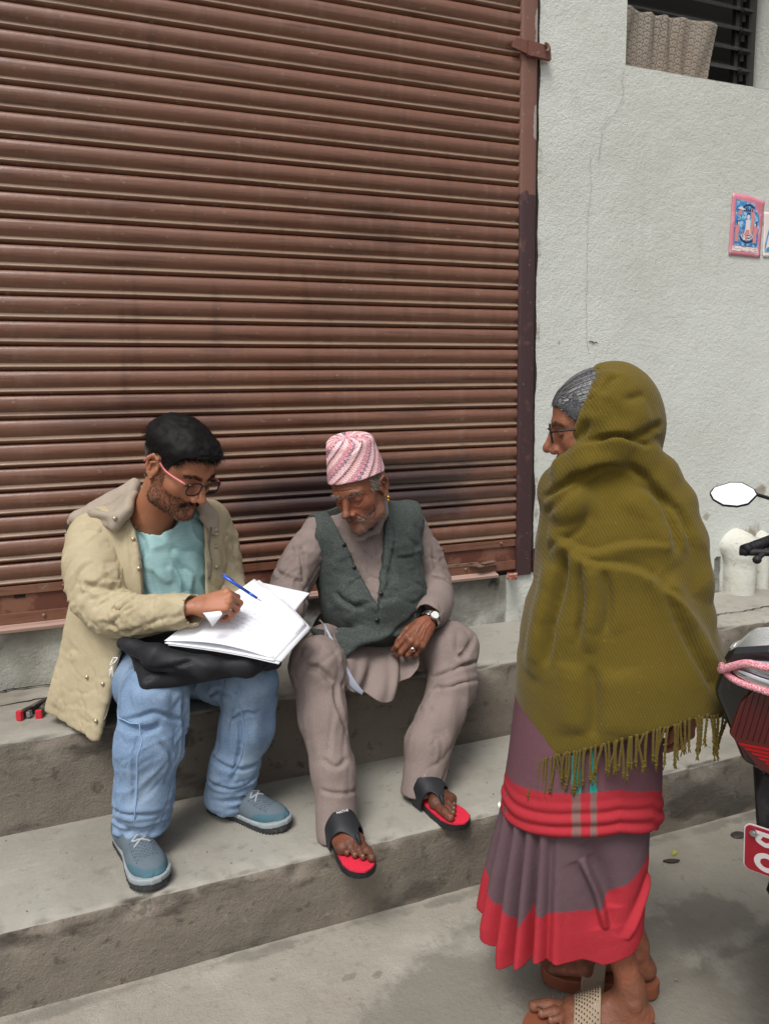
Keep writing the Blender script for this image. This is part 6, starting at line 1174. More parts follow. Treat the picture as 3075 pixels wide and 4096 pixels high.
V, F = weld([(HC.V, HC.F), (hC.V, hC.F), (nf[0], nf[1]), (ff[0], ff[1])], [(0, 1, [(-.63, -.45 - 1.0, 1.27), (-.55, -1.50, 1.18), (-.47, -1.55, 1.0), (-.42, -1.50, .83)], [.04, .04, .035, .022]), (0, 2, [(-.63, -1.44, 1.25), (-.62, -1.43, .85), (-.62, -1.46, .55), (-.615, -1.49, .28)], [.05, .09, .06, .033]), (0, 3, [(-.63, -1.44, 1.25), (-.60, -1.42, .85), (-.55, -1.40, .55), (-.50, -1.385, .29)], [.05, .09, .06, .033])])
geo('body', V, F, skinC, PC, attrs=feet_attr(HC, hC, [nf, ff])); build_toes(nf, PC); build_toes(ff, PC)
x, y, z = HC.V0.T; ay = np.abs(y)
zl = np.interp(x, [-.12, -.05, .0, .020, .045, .062, .076, .1], [-.07, -.06, -.02, .000, .022, .048, .058, .06])
hm_ = sstep(-.004, .004, z - zl - .004 * noise(HC.V0, 90)) * (1 - sstep(0, .003, ay - .0805))
hairC = mat('hair_grey', srgb(50, 51, 55), .38, .5, attrs=[('tone', srgb(178, 178, 178))])
basC = mat('hair_under', srgb(52, 52, 56), .5, .5, layers=[((60, 300, 300), srgb(112, 112, 114), .45, .66, .5, 3)], bump=[((40, 260, 260), .002)])
V, F = strip_surface(HC, hm_, hm_ * (.0055 + .002 * noise(HC.V0, 50))); geo('hair', V, F, basC, PC)
def back(q, N): d = np.c_[-.95 + 0 * q[:, 0], .06 * noise(q, 30, 2), .05 * noise(q, 30, 5) + .5 * (q[:, 2] < .05) * .3]; return d - N * (d * N).sum(1)[:, None] + N * .02
ix = rng.choice(np.nonzero((hm_ > .05) & (x > -.07))[0], 4200); q = HC.V0[ix] + HC.N0[ix] * .006; d_ = back(q, HC.N0[ix]); paths = [q]
for k in range(6):   # comb strands over the skull, keeping them just outside an ellipsoid
    q = q + d_ / np.linalg.norm(d_, axis=1, keepdims=True) * .011; c = q - A(-.018, 0, .034); rr_ = np.sqrt(((c / A(.103, .082, .089)) ** 2).sum(1)); q = np.where((rr_ < 1.0)[:, None], A(-.018, 0, .034) + c / rr_[:, None] * 1.0, q); q = np.where((rr_ > 1.06)[:, None], A(-.018, 0, .034) + c / rr_[:, None] * 1.06, q); paths.append(q); d_ = paths[-1] - paths[-2]
P_ = np.stack(paths, 1); n = len(ix); sd = np.cross(P_[:, 1] - P_[:, 0], P_[:, 0] - A(-.018, 0, .034)); sd /= np.linalg.norm(sd, axis=1, keepdims=True) + 1e-9; wd_ = np.array([.0004, .0008, .0009, .0009, .0008, .0006, .0003])
VV = np.stack([P_ - sd[:, None] * wd_[None, :, None], P_ + sd[:, None] * wd_[None, :, None]], 2).reshape(-1, 3); o_ = np.arange(n)[:, None] * 14; F = np.concatenate([np.concatenate([o_ + 2 * k, o_ + 2 * k + 1, o_ + 2 * k + 3, o_ + 2 * k + 2], 1) for k in range(6)])
geo('hair_strand', HC.w(VV), F, hairC, PC, attrs={'tone': np.repeat(np.clip(rng.normal(.18 + .35 * np.clip(1 - (HC.V0[ix][:, 2] - .0) / .09, 0, 1), .33, n), 0, 1), 14)})
r_, d_ = flow(HC, HC.m['brow'], lambda q, N: np.c_[0 * q[:, 0], np.sign(q[:, 1]) * 1, .2 + 0 * q[:, 0]] + N * .3, 200, 29, .4); blades('eyebrow', r_, d_, .006, .0009, hairg, PC, curl=.2, rnd=.2, seed=26)
glasses(HC, PC, .102, .033, .025, .0165, .0016, blk, blk, drop=.0, sq=3.4)
mb = MB(); mb.ico(HC.w((.085, .026, -.128)), .004, 2); mb.ico(HC.w((.08, .03, -.138)), .004, 2); mb.build('necklace_bead', mat('turquoise', srgb(60, 170, 180), .3), PC, True)
# ---- shawl
oliv = srgb(99, 84, 30)
olive = mat('olive_wool', oliv, .95, .1, sheen=.12, layers=[(4, srgb(86, 73, 24), .45, .7, .5), (260, srgb(168, 152, 76), .70, .76, .7, 2)], bump=[(120, .0010), (16, .002)])
twill(olive, 'tw', 2 * math.pi / .0062, .00022)
def twc(V):
    q = V - W0; u = q @ WE; th = np.arctan2(q @ WG, u - .03) * .16; low = sstep(1.14, 1.06, V[:, 2] + .25 * u); s = u + .35 * (q @ WG)
    return s * .90 + V[:, 2] * .44
def rows_tab(rows):
    L = np.array([[(np.array(l) - W0) @ WE, l[2]] for l, r in rows]); R = np.array([[(np.array(r) - W0) @ WE, r[2]] for l, r in rows]); return L[L[:, 1].argsort()], R[R[:, 1].argsort()]
def lofted(rows, zb, bb, back=None, off=0, pw=2.0):
    L, R = rows_tab(rows)
    def f(P):
        z = P[:, 2]; q = P - W0; u = q @ WE; v = q @ WG - off; ul = np.interp(z, L[:, 1], L[:, 0]); ur = np.interp(z, R[:, 1], R[:, 0]); a = (ur - ul) / 2; c = (ur + ul) / 2; b = np.interp(z, zb, bb)
        k = (np.abs((u - c) / a) ** pw + np.abs(v / b) ** pw) ** (1 / pw); return (k - 1) * np.minimum(a, b) * .9
    return f
srows = [((-0.7204, -1.3534, 1.3154), (-0.5262, -1.4991, 1.3274)), ((-0.7225, -1.3519, 1.2846), (-0.5082, -1.5126, 1.2884)), ((-0.7324, -1.3444, 1.2327), (-0.4856, -1.5296, 1.2397)), ((-0.7376, -1.3406, 1.1802), (-0.4687, -1.5422, 1.1908)), ((-0.7387, -1.3397, 1.1273), (-0.4605, -1.5484, 1.1414)), ((-0.7423, -1.3370, 1.0737), (-0.4559, -1.5518, 1.0915)), ((-0.7584, -1.3249, 1.0187), (-0.4454, -1.5597, 1.0415)), ((-0.7664, -1.3190, 0.9634), (-0.4356, -1.5671, 0.9913)), ((-0.7733, -1.3138, 0.8516), (-0.4093, -1.5868, 0.8908)), ((-0.7691, -1.3169, 0.7388), (-0.4002, -1.5936, 0.7872)), ((-0.7607, -1.3233, 0.6362), (-0.4017, -1.5924, 0.6911))]
sh_f = lofted(srows, [.6, .9, 1.1, 1.25, 1.35], [.175, .165, .145, .115, .085], pw=2.2)
d = S(); d.u(sh_f, 0)
d.inter(lambda P: P[:, 2] - 1.345 + .30 * ((P - W0) @ WE - .10) ** 2 * 4, .03)
d.u(Chain([(-0.6987, -1.3697, 1.2953), (-0.7254, -1.4372, 1.3246), (-0.7077, -1.4755, 1.3535), (-0.6660, -1.5068, 1.3706), (-0.6074, -1.5132, 1.3562), (-0.5645, -1.5204, 1.3118), (-0.5295, -1.5341, 1.2531), (-0.5084, -1.5500, 1.1757), (-0.5024, -1.5670, 1.0898), (-0.4874, -1.5657, 1.0178)], [.030, .032, .034, .034, .036, .038, .038, .036, .034, .028], .02), .025)
d.u(Chain([(-0.6725, -1.3144, 1.2885), (-0.7175, -1.3806, 1.2771), (-0.7336, -1.4560, 1.2620)], [.034, .030, .030], .02), .03)
# hood over the back of the head
hc = W0 + WE * .010 - WG * .012 + A(0, 0, 1.436); d2 = S(); d2.u(Ell(hc, (.101, .106, .113), np.stack([WE, WG, A(0, 0, 1)], 1)), 0).u(Ell((-0.6014, -1.4552, 1.4110), (.070, .080, .080), np.stack([WE, WG, A(0, 0, 1)], 1)), .03).u(Cap((-0.5964, -1.4464, 1.4008), (-0.5948, -1.4477, 1.3268), .072, .072), .03)
hn = unit(np.cross(np.array((-0.6862, -1.3791, 1.3613)) - np.array((-0.6476, -1.4081, 1.5419)), WG)); hn = hn if hn @ WE > 0 else -hn; d2.inter(Plane((-0.6658, -1.3944, 1.4507), -hn), .004)
d2.sub(Ell(tC + np.array(RC) @ A(-.018, 0, .034) * sC, (.105 * sC, .084 * sC, .090 * sC), RC), .003)
d.u(d2, .008)
# the overlapping panel thrown to the back, and the hem
hemL = np.array([[(np.array(p) - W0) @ WE, p[2]] for p in [(-0.7607, -1.3232, 0.6455), (-0.7789, -1.4971, 0.7195), (-0.7106, -1.5608, 0.7643), (-0.6266, -1.5988, 0.8014), (-0.5157, -1.6070, 0.8304), (-0.4479, -1.5953, 0.8214), (-0.4055, -1.5896, 0.7918)]])
hu = lambda P: np.interp((P - W0) @ WE, hemL[:, 0], hemL[:, 1])
d.inter(lambda P: hu(P) - P[:, 2], .002)
inner = lofted(srows, [.6, .9, 1.1, 1.25, 1.35], [.155, .150, .125, .095, .070], pw=2.2)
d.sub(lambda P: np.maximum(inner(P) + .012, P[:, 2] - .80), .004)
K_ = lambda *p: list(p)
strokes = [
    # hood
    ('fold', K_((-0.6563, -1.5140, 1.5151), (-0.6765, -1.5114, 1.5126), (-0.6846, -1.5053, 1.4947), (-0.6883, -1.5025, 1.4656)), .014, .006), ('ridge', K_((-0.6861, -1.4792, 1.5303), (-0.6691, -1.5044, 1.5183), (-0.6415, -1.5126, 1.5087)), .012, .006), ('fold', K_((-0.6917, -1.5000, 1.4931), (-0.6860, -1.5043, 1.4564), (-0.6888, -1.5021, 1.4196)), .018, .008),
    ('fold', K_((-0.7301, -1.4712, 1.3825), (-0.7146, -1.4828, 1.4152), (-0.7009, -1.4931, 1.4520)), .016, .009), ('ridge', K_((-0.6869, -1.5036, 1.3964), (-0.6555, -1.5271, 1.4192), (-0.6083, -1.5375, 1.4457)), .020, .008), ('fold', K_((-0.6938, -1.4984, 1.3806), (-0.6584, -1.5249, 1.3935), (-0.6075, -1.5381, 1.4135), (-0.5705, -1.5283, 1.4215)), .014, .010), ('fold', K_((-0.6737, -1.5135, 1.4470), (-0.6531, -1.5289, 1.4694), (-0.6196, -1.5291, 1.4734)), .018, .006), ('fold', K_((-0.7356, -1.4671, 1.3589), (-0.6974, -1.4957, 1.3806), (-0.6547, -1.5277, 1.3870), (-0.6029, -1.5416, 1.3718)), .010, .010),
    # roll round the neck
    ('fold', K_((-0.7495, -1.3941, 1.2625), (-0.7546, -1.4528, 1.2871), (-0.7370, -1.4910, 1.3184), (-0.7049, -1.5150, 1.3374)), .014, .010), ('fold', K_((-0.7515, -1.3926, 1.2302), (-0.7692, -1.4669, 1.2656), (-0.7331, -1.4939, 1.3043), (-0.7037, -1.5285, 1.3274), (-0.6622, -1.5471, 1.3194)), .012, .009), ('ridge', K_((-0.7623, -1.4220, 1.2843), (-0.7553, -1.4773, 1.3276), (-0.7195, -1.5041, 1.3513), (-0.6770, -1.5360, 1.3561)), .012, .006),
    ('fold', K_((-0.6410, -1.5630, 1.3105), (-0.5957, -1.5720, 1.2716), (-0.5770, -1.5735, 1.2141), (-0.5718, -1.5774, 1.1573)), .018, .012), ('fold', K_((-0.6625, -1.5469, 1.3332), (-0.6205, -1.5658, 1.3050), (-0.5606, -1.5733, 1.2412), (-0.5281, -1.5727, 1.1523)), .016, .010), ('ridge', K_((-0.6748, -1.5502, 1.2927), (-0.6391, -1.5769, 1.2566), (-0.6106, -1.5858, 1.2094), (-0.5742, -1.5881, 1.1310)), .022, .010),
    # arm wrap and its edge
    ('ridge', K_((-0.7874, -1.4282, 1.1835), (-0.7869, -1.4786, 1.2064), (-0.7603, -1.5110, 1.2471), (-0.7196, -1.5290, 1.2932)), .026, .018), ('fold', K_((-0.7909, -1.4255, 1.1585), (-0.7866, -1.4788, 1.1853), (-0.7634, -1.5087, 1.2093), (-0.7353, -1.5297, 1.2478)), .014, .006),
    ('step', K_((-0.5877, -1.6030, 1.1805), (-0.6370, -1.5910, 1.1920), (-0.6849, -1.5676, 1.1892), (-0.7269, -1.5361, 1.1732), (-0.7593, -1.5118, 1.1792), (-0.7757, -1.4869, 1.1973), (-0.7832, -1.4564, 1.1928)), .016, -.000),
    ('step', K_((-0.7832, -1.4564, 1.1928), (-0.7757, -1.4870, 1.1925), (-0.7593, -1.5118, 1.1783), (-0.7268, -1.5361, 1.1713), (-0.6849, -1.5676, 1.1883), (-0.6370, -1.5910, 1.1920), (-0.5891, -1.6019, 1.1804)), .014, .009),
    ('step', K_((-0.7831, -1.4564, 1.1850), (-0.7682, -1.4926, 1.1804), (-0.7553, -1.5147, 1.1575), (-0.7192, -1.5419, 1.1433), (-0.6768, -1.5736, 1.1429), (-0.6348, -1.6051, 1.1266), (-0.5859, -1.6168, 1.0817), (-0.5358, -1.6169, 1.0183)), .016, .010),
    ('fold', K_((-0.7682, -1.4926, 1.1785), (-0.7783, -1.4850, 1.1103), (-0.7920, -1.4747, 1.0108), (-0.7985, -1.4699, 0.9096)), .024, .016), ('fold', K_((-0.7517, -1.5175, 1.1577), (-0.7539, -1.5283, 1.0695), (-0.7640, -1.5332, 0.9753)), .014, .012), ('ridge', K_((-0.7320, -1.5323, 1.1398), (-0.7342, -1.5431, 1.0517), (-0.7456, -1.5471, 0.9576)), .014, .010), ('fold', K_((-0.7120, -1.5472, 1.1409), (-0.7096, -1.5615, 1.0727), (-0.7213, -1.5653, 0.9987)), .018, .008),
    ('ridge', K_((-0.7939, -1.4483, 1.1433), (-0.8081, -1.4377, 1.0226), (-0.8184, -1.4299, 0.8675)), .030, .016), ('fold', K_((-0.6210, -1.6030, 1.1106), (-0.5808, -1.6207, 1.0251), (-0.5325, -1.6193, 0.9209), (-0.4837, -1.6059, 0.8276)), .020, .010), ('ridge', K_((-0.6075, -1.6131, 1.1209), (-0.5570, -1.6260, 1.0332), (-0.4977, -1.6205, 0.9259), (-0.4482, -1.6076, 0.8324)), .020, .012),
    ('fold', K_((-0.6354, -1.5922, 1.1332), (-0.6174, -1.6057, 1.1062), (-0.5722, -1.6146, 1.0796)), .010, .008), ('ridge', K_((-0.6986, -1.5823, 0.9333), (-0.6829, -1.5941, 0.8669), (-0.6882, -1.5901, 0.7872)), .04, .008), ('ridge', K_((-0.7798, -1.5089, 0.9401), (-0.7806, -1.5208, 0.8548), (-0.7720, -1.5272, 0.7752)), .035, .010), ('fold', K_((-0.7416, -1.5500, 0.9385), (-0.7330, -1.5565, 0.8607), (-0.7352, -1.5549, 0.7804)), .03, .008)]
garment('shawl', d, np.minimum(W0 + A(-.28, -.38, .6), W0 + A(-.3, -.4, .6)), W0 + A(.36, .30, 1.58), .0055, olive, PC, strokes, snap=.13, nz=lambda V: .006 * fbm(V, (4, 4, 2.5), 2, 131) + creases(V, (.3, -.2, -1), .004, 2.0, 6, 137, 1.6) + creases(V, (.8, -.6, .45), .003, 2.5, 8, 139, 1.8) * sstep(.85, 1.1, V[:, 2]), attrs=lambda V: {'tw': twc(V)})
# fringe: twisted tassels under the hem
shv = bpy.data.objects['shawl'].data; co = np.zeros(len(shv.vertices) * 3, np.float32); shv.vertices.foreach_get('co', co); co = co.reshape(-1, 3)
mbs = []; r = random.Random(5)
q_ = co - W0; uu, vv = q_ @ WE, q_ @ WG; near = (vv < .06) | (uu > .1); low = np.abs(co[:, 2] - hu(co)) < .012
for k in range(62):
    u_ = -.165 + .425 * (k + .5) / 62 + r.uniform(-.002, .002); c = np.nonzero(low & near & (np.abs(uu - u_) < .008))[0]
    if len(c) == 0: continue
    c = c[vv[c].argmin()]; p = co[c].copy() + A(0, 0, .004); L = r.uniform(.055, .085); sw = r.uniform(-.25, .25); mb = MB(); m_ = 14; base = []
    for t in np.linspace(0, 1, m_): base.append(p + WE * sw * L * (t * .7 + .25 * math.sin(t * 3 + k)) * 1.0 - A(0, 0, 1) * L * t - WG * .006)
    for ph in (0, math.pi): mb.tube([b + (WE * math.cos(t * 26 + ph) + WG * math.sin(t * 26 + ph)) * .0013 for b, t in zip(base, np.linspace(0, 1, m_))], .0019, 5)
    mb.ico(base[-1], (.004, .004, .004), 1)
    for j_ in range(4): mb.tube([base[-1], base[-1] + A(r.uniform(-.004, .004), r.uniform(-.004, .004), -r.uniform(.010, .018))], [.0016, .0010], 4)
    mb.build('tassel', olive, bpy.data.objects['shawl'], True)
# ---- sari: lower skirt, upper wrap
saric = mat('sari_cotton', srgb(118, 86, 98), .9, .15, attrs=[('c', None)], layers=[((300, 300, 90), srgb(150, 116, 124), .55, .75, .10, 2)], bump=[(280, .0006), (24, .0018)])
PUR = np.array(srgb(98, 78, 84)); PU2 = np.array(srgb(106, 74, 82)); RED = np.array(srgb(170, 48, 58)); TEA = np.array(srgb(40, 160, 150)); STR = np.array(srgb(128, 96, 92))
def cyl(rows, zb, bb, ang0, hemf, ztop, n1=420, n2=150):
    L, R = rows_tab(rows)
    def f(u, v):
        th = u * 2 * math.pi; hz = hemf(th); z = ztop * (1 - v) + hz * v; ul = np.interp(z, L[:, 1], L[:, 0]); ur = np.interp(z, R[:, 1], R[:, 0]); a = (ur - ul) / 2; c = (ur + ul) / 2; b = np.interp(z, zb, bb)
        return W0 + np.outer(c + a * np.cos(th), WE) + np.outer(b * np.sin(th), WG) + np.outer(z, A(0, 0, 1))
    return grid(f, n1, n2, True), f
hem_u = np.array([-.26, -.22, -.166, -.138, -.108, -.013, .036, .084, .118, .2]); hem_z = np.array([.236, .19, .207, .218, .245, .250, .236, .262, .30, .30])
lrows = [((-0.7716, -1.3150, 0.7270), (-0.5347, -1.4927, 0.7587)), ((-0.7837, -1.3060, 0.5622), (-0.5267, -1.4987, 0.6053)), ((-0.7878, -1.3029, 0.5021), (-0.5276, -1.4981, 0.5489)), ((-0.8068, -1.2886, 0.3774), (-0.5269, -1.4986, 0.4348)), ((-0.8228, -1.2767, 0.2375), (-0.5308, -1.4957, 0.3055)), ((-0.8133, -1.2838, 0.1002), (-0.5421, -1.4872, 0.1712))]
def hemfn(th):
    u = np.cos(th) * .19 - .066; h = np.interp(u, hem_u, hem_z); return h + .018 * np.sin(th * 9) * (np.cos(th) < -.1) * .5
(V, F), ff_ = cyl(lrows, [.2, .6], [.155, .130], 0, hemfn, .60)
N = normals(V, F); q = V - W0; th = np.arctan2(q @ WG, (q @ WE) + .066); cs = np.cos(th); vfrac = np.clip((.60 - V[:, 2]) / .38, 0, 1)
ple = sstep(.10, -.40, cs); wv = np.cos(th * 19 + 2.0 * np.sin(th * 3.1)); amp = ple * (.006 + .020 * vfrac)
V = V + N * (amp * (np.sign(wv) * np.abs(wv) ** .7) - .004 * ple)[:, None] + N * ((1 - ple) * vfrac * .016 * np.sin(th * 5 + 1.1))[:, None]
V = sculpt(V, F, [('fold', [(-0.7358, -1.5294, 0.4959), (-0.7112, -1.5604, 0.4120), (-0.6926, -1.5743, 0.3183)], .018, .012), ('fold', [(-0.5491, -1.5194, 0.4191), (-0.5956, -1.5471, 0.3705), (-0.6422, -1.5621, 0.2938)], .018, .008), ('ridge', [(-0.7304, -1.5335, 0.5400), (-0.6968, -1.5712, 0.4477), (-0.6739, -1.5758, 0.3686)], .02, .010)], .1)
V += N * (.003 * fbm(V, 12, 3, 7))[:, None]
hz = hemfn(th); band = .118 + .05 * sstep(.35, .75, cs) + .02 * np.sin(th * 15) * ple; redm = sstep(-.003, .003, band - (V[:, 2] - hz)); pk = .25 * sstep(.02, .0, np.abs(cs - .25 + (V[:, 2] - .3) * .6)) 
cc = PUR * (1 - redm)[:, None] + RED * redm[:, None]; cc = cc * (1 + .12 * fbm(V, 3, 2, 9))[:, None]
o = geo('skirt', V, F, saric, PC, attrs={'c': cc}); o.modifiers.new('t', 'SOLIDIFY').thickness = .0025
urows = [((-0.7601, -1.3237, 0.9088), (-0.5088, -1.5121, 0.9329)), ((-0.7718, -1.3149, 0.7613), (-0.5140, -1.5083, 0.7939)), ((-0.7816, -1.3076, 0.6563), (-0.5151, -1.5074, 0.6958)), ((-0.7916, -1.3001, 0.5609), (-0.5142, -1.5081, 0.6074)), ((-0.7984, -1.2950, 0.5061), (-0.5104, -1.5109, 0.5576)), ((-0.7928, -1.2991, 0.4531), (-0.5090, -1.5120, 0.5070)), ((-0.7873, -1.3033, 0.4058), (-0.5109, -1.5106, 0.4610))]
hu2 = np.array([-.23, -.19, -.039, .055, .12, .142]); hz2 = np.array([.515, .522, .553, .565, .545, .520])
(V, F), _ = cyl(urows, [.5, .56, .9], [.162, .158, .14], 0, lambda th: np.interp(np.cos(th) * .178 - .036, hu2, hz2) , .95, 360, 130)
N = normals(V, F); q = V - W0; th = np.arctan2(q @ WG, (q @ WE) + .036); cs = np.cos(th); hz = np.interp(cs * .178 - .036, hu2, hz2); h_ = V[:, 2] - hz
V = V + N * (.004 * fbm(V, (6, 6, 4), 3, 3) + .0035 * np.sin(h_ * 190 + 6 * fbm(V, 5, 2, 5)) * sstep(.10, .03, h_) * (h_ > -.01) + .005 * np.exp(-(h_ / .008) ** 2))[:, None]
redm = sstep(-.0015, .0015, .092 - h_ - .008 * np.sin(th)); near_ = (np.sin(th) < 0)
u_ = cs * .178 - .036 - .028 * (h_ - .1) * -1; s1 = sstep(.011, .009, np.abs(u_ + .040)) + sstep(.008, .006, np.abs(u_ + .001)); s1 = np.clip(s1, 0, 1) * near_
cc = PU2 * (1 - redm)[:, None] + RED * redm[:, None]; cc = cc * (1 - s1)[:, None] + (TEA * (1 - redm)[:, None] + STR * redm[:, None]) * s1[:, None]
o = geo('sari_wrap', V, F, saric, PC, attrs={'c': cc}); o.modifiers.new('t', 'SOLIDIFY').thickness = .003
# sandals
brn = mat('brown_foam', srgb(128, 74, 52), .75, layers=[(20, srgb(100, 56, 40), .5, .7, .5)]); perf = mat('perforated_strap', srgb(150, 132, 112), .7, bump=[(90, .003, 1)])
def slide(heel, toe, straps):
    h0, h1 = (.094, .070) if straps else (.070, .050)
    X = np.array(toe) - np.array(heel); Ln = np.linalg.norm(X); R_ = orient(X / Ln, (0, 0, 1)); k = Ln / .25; o = np.array(heel); W = lambda P: np.asarray(P) @ R_.T * k + o
    e = empty('sandal'); e.parent = PC; ts = np.linspace(0, 1, 40); hw = np.interp(ts, [0, .02, .06, .14, .4, .62, .8, .93, .98, 1], [0, .016, .028, .035, .036, .046, .049, .036, .018, 0]); xs_ = -.014 + ts * .286
    P = [(a, b) for a, b in zip(xs_, hw)] + [(a, -b) for a, b in list(zip(xs_, hw))[::-1][1:-1]]; n = len(P)
    lv = [(-.036, -.003), (-.033, 0), (-.018, .0005), (-.005, 0), (-.001, -.002)]; V = []
    for zz, g in lv: V += [(a, b * (1 + g / .04), zz) for a, b in P]
    F = [tuple(range(n))[::-1], tuple((len(lv) - 1) * n + i for i in range(n))] + [(l * n + i, l * n + (i + 1) % n, (l + 1) * n + (i + 1) % n, (l + 1) * n + i) for l in range(len(lv) - 1) for i in range(n)]
    geo('sole', W(V), F, brn, e, smooth=False)
    def st(u, v):
        a = math.pi * (u * 1.1 - .05); return W(np.stack([.108 + .055 * v + .012 * np.cos(a), .053 * np.cos(a), -.012 + np.interp(v, [0, 1], [h0, h1]) * np.maximum(np.sin(a), -.2)], 1))
    V, F = grid(st, 40, 14); o_ = geo('strap', V, F, perf, e); o_.modifiers.new('t', 'SOLIDIFY').thickness = .003
    if straps:
        mb = MB()
        for i in range(34):
            for j in range(9):
                if (i + j) % 2: continue
                p = st(np.array([.12 + .76 * i / 34]), np.array([.1 + .8 * j / 8.]))[0]; p2 = st(np.array([.12 + .76 * i / 34 + .01]), np.array([.1 + .8 * j / 8.]))[0]; c = W((.11, 0, -.02)); n_ = unit(p - c); mb.box(p + n_ * .0014, (.0018, .0011, .0006), orient(p2 - p, n_))
        tag(mb.build('strap_hole', blk, e), kind='stuff')
slide((-.540, -1.540, .036), (-.790, -1.433, .036), True); slide((-.440, -1.432, .036), (-.650, -1.290, .036), False)

# ================================================================ MOTORCYCLE (parked at the right edge, tail towards the camera)
MO = empty('motorcycle'); tag(MO, 'dark motorcycle with red tail lamp and red number plate parked at the right edge', 'motorcycle')
hd = math.radians(29.4); BX = A(math.cos(hd), math.sin(hd), 0); BY = A(-math.sin(hd), math.cos(hd), 0); BZ = A(0, 0, 1); BO = A(-.474, -1.828, 0); BR = np.stack([BX, BY, BZ], 1)
B = lambda P: np.asarray(P, float) @ BR.T + BO
bblk = mat('bike_black', srgb(24, 24, 26), .22, .5, coat=.6, layers=[(40, srgb(70, 68, 64), .62, .75, .35)]); bmat_ = mat('bike_matt', srgb(34, 34, 36), .6, .4, layers=[(30, srgb(64, 62, 58), .5, .7, .5)], bump=[(200, .0004)]); chrome = mat('chrome', srgb(200, 202, 204), .12, metal=1)
redl = mat('red_lens', srgb(120, 6, 10), .06, .6, coat=.8); redd = mat('dark_red_lens', srgb(72, 4, 8), .1, .6, coat=.6); rub = mat('tyre_rubber', srgb(30, 30, 30), .85, bump=[(60, .002)])
def bsurf(name, d, lo, hi, h, m, par=None, st=None):
    V, F = surface(d, lo, hi, h)
    if st: V = sculpt(V, F, st, .05)
    return geo(name, B(V), F, m, par or MO)
d = S(); d.u(Chain([(.10, 0, .985), (.35, 0, .935), (.55, 0, .90)], [.085, .115, .12], .03), 0); d.inter(lambda P: .905 - P[:, 2] - .08 * (P[:, 0] < 0), .01); d.inter(lambda P: np.abs(P[:, 1]) - .13, .02)
bsurf('seat', d, (-.02, -.16, .85), (.70, .16, 1.08), .008, mat('seat_vinyl', srgb(54, 57, 57), .6, .3, layers=[(20, srgb(84, 86, 84), .45, .7, .5)], bump=[(120, .0008)]), st=[('fold', [(.1, .07, 1.03), (.3, .10, .98), (.5, .11, .95)], .01, .004)])
def hexa(scale, x0, x1, m, name, par, pts=None, rd=.0):
    pts = pts or [(-.165, .055), (-.150, .115), (.150, .115), (.165, .055), (.105, -.075), (.0, -.100), (-.105, -.075)]
    pts = [(a * scale, b * scale) for a, b in pts]; mb = MB(); mb.prism(pts, x0, x1, -BY * 1, BZ, BX, B((0, 0, .850))); o = mb.build(name, m, par); bv = o.modifiers.new('bevel', 'BEVEL'); bv.width = .014 if scale > .8 else .008; bv.segments = 4; bv.limit_method = 'ANGLE'; return o
hexa(1.0, .0, .13, bblk, 'tail_cowl', MO); hexa(.93, .10, .34, bmat_, 'tail_body', MO)
mb = MB(); mb.prism([(-.150, .118), (.150, .118), (.135, .150), (.07, .168), (-.07, .168), (-.135, .150)], -.01, .16, -BY, BZ, BX, B((0, 0, .850))); o = mb.build('cowl_top', bblk, MO); o.modifiers.new('b', 'BEVEL').width = .010
tl = hexa(.86, -.012, .0, redd, 'tail_lamp', MO, [(-.085, .125), (.085, .125), (.130, .060), (.150, -.02), (.085, -.085), (.0, -.112), (-.085, -.085), (-.150, -.02), (-.130, .060)][::-1])
mb = MB()
for k in range(9):
    for s in (1, -1):
        x0 = .012 + k * .010; mb.prism([(s * x0, .098), (s * (x0 + .0012), .098), (s * (x0 + .024), -.020), (s * (x0 + .0225), -.020)], -.0130, -.0110, -BY, BZ, BX, B((0, 0, .850)))
mb.build('lens_line', mat('lens_line_dark', srgb(50, 4, 8), .2), tl)
mb = MB()
for k in range(7):
    for s in (1, -1): mb.prism([(s * .01, -.022 - k * .008), (s * (.110 - k * .012), -.030 - k * .006), (s * (.106 - k * .012), -.034 - k * .006), (s * .01, -.027 - k * .008)], -.0136, -.0110, -BY, BZ, BX, B((0, 0, .850)))
mb.build('reflector_facet', mat('bright_red_lens', srgb(150, 10, 14), .12, coat=.5), tl)
mb = MB(); mb.prism([(-.05, .078), (.05, .078), (.06, .100), (-.06, .100)], -.022, -.014, -BY, BZ, BX, B((0, 0, .850))); mb.build('lamp_highlight', mat('painted_highlight_red', srgb(190, 90, 100), .15), tl)  # pale red piece imitates a highlight on the lamp lens
mb = MB(); mb.add(B([(-.02, .125, .958), (-.02, .05, .958), (-.02, .03, .995), (-.02, .115, .985), (.10, .125, .958), (.10, .05, .958), (.10, .03, 1.0), (.10, .115, .985)]), [(0, 1, 2, 3), (4, 7, 6, 5), (0, 4, 5, 1), (1, 5, 6, 2), (2, 6, 7, 3), (3, 7, 4, 0)]); o = mb.build('grab_rail', chrome, MO); o.modifiers.new('b', 'BEVEL').width = .006
mb = MB(); mb.tube(B([(.30, .135, .93), (.12, .15, .965), (.0, .125, .965), (-.025, .06, .955), (-.025, -.06, .955), (.0, -.125, .965), (.12, -.15, .965), (.30, -.135, .93)]), .012, 10, m=6); mb.build('grab_rail', chrome, MO, True)
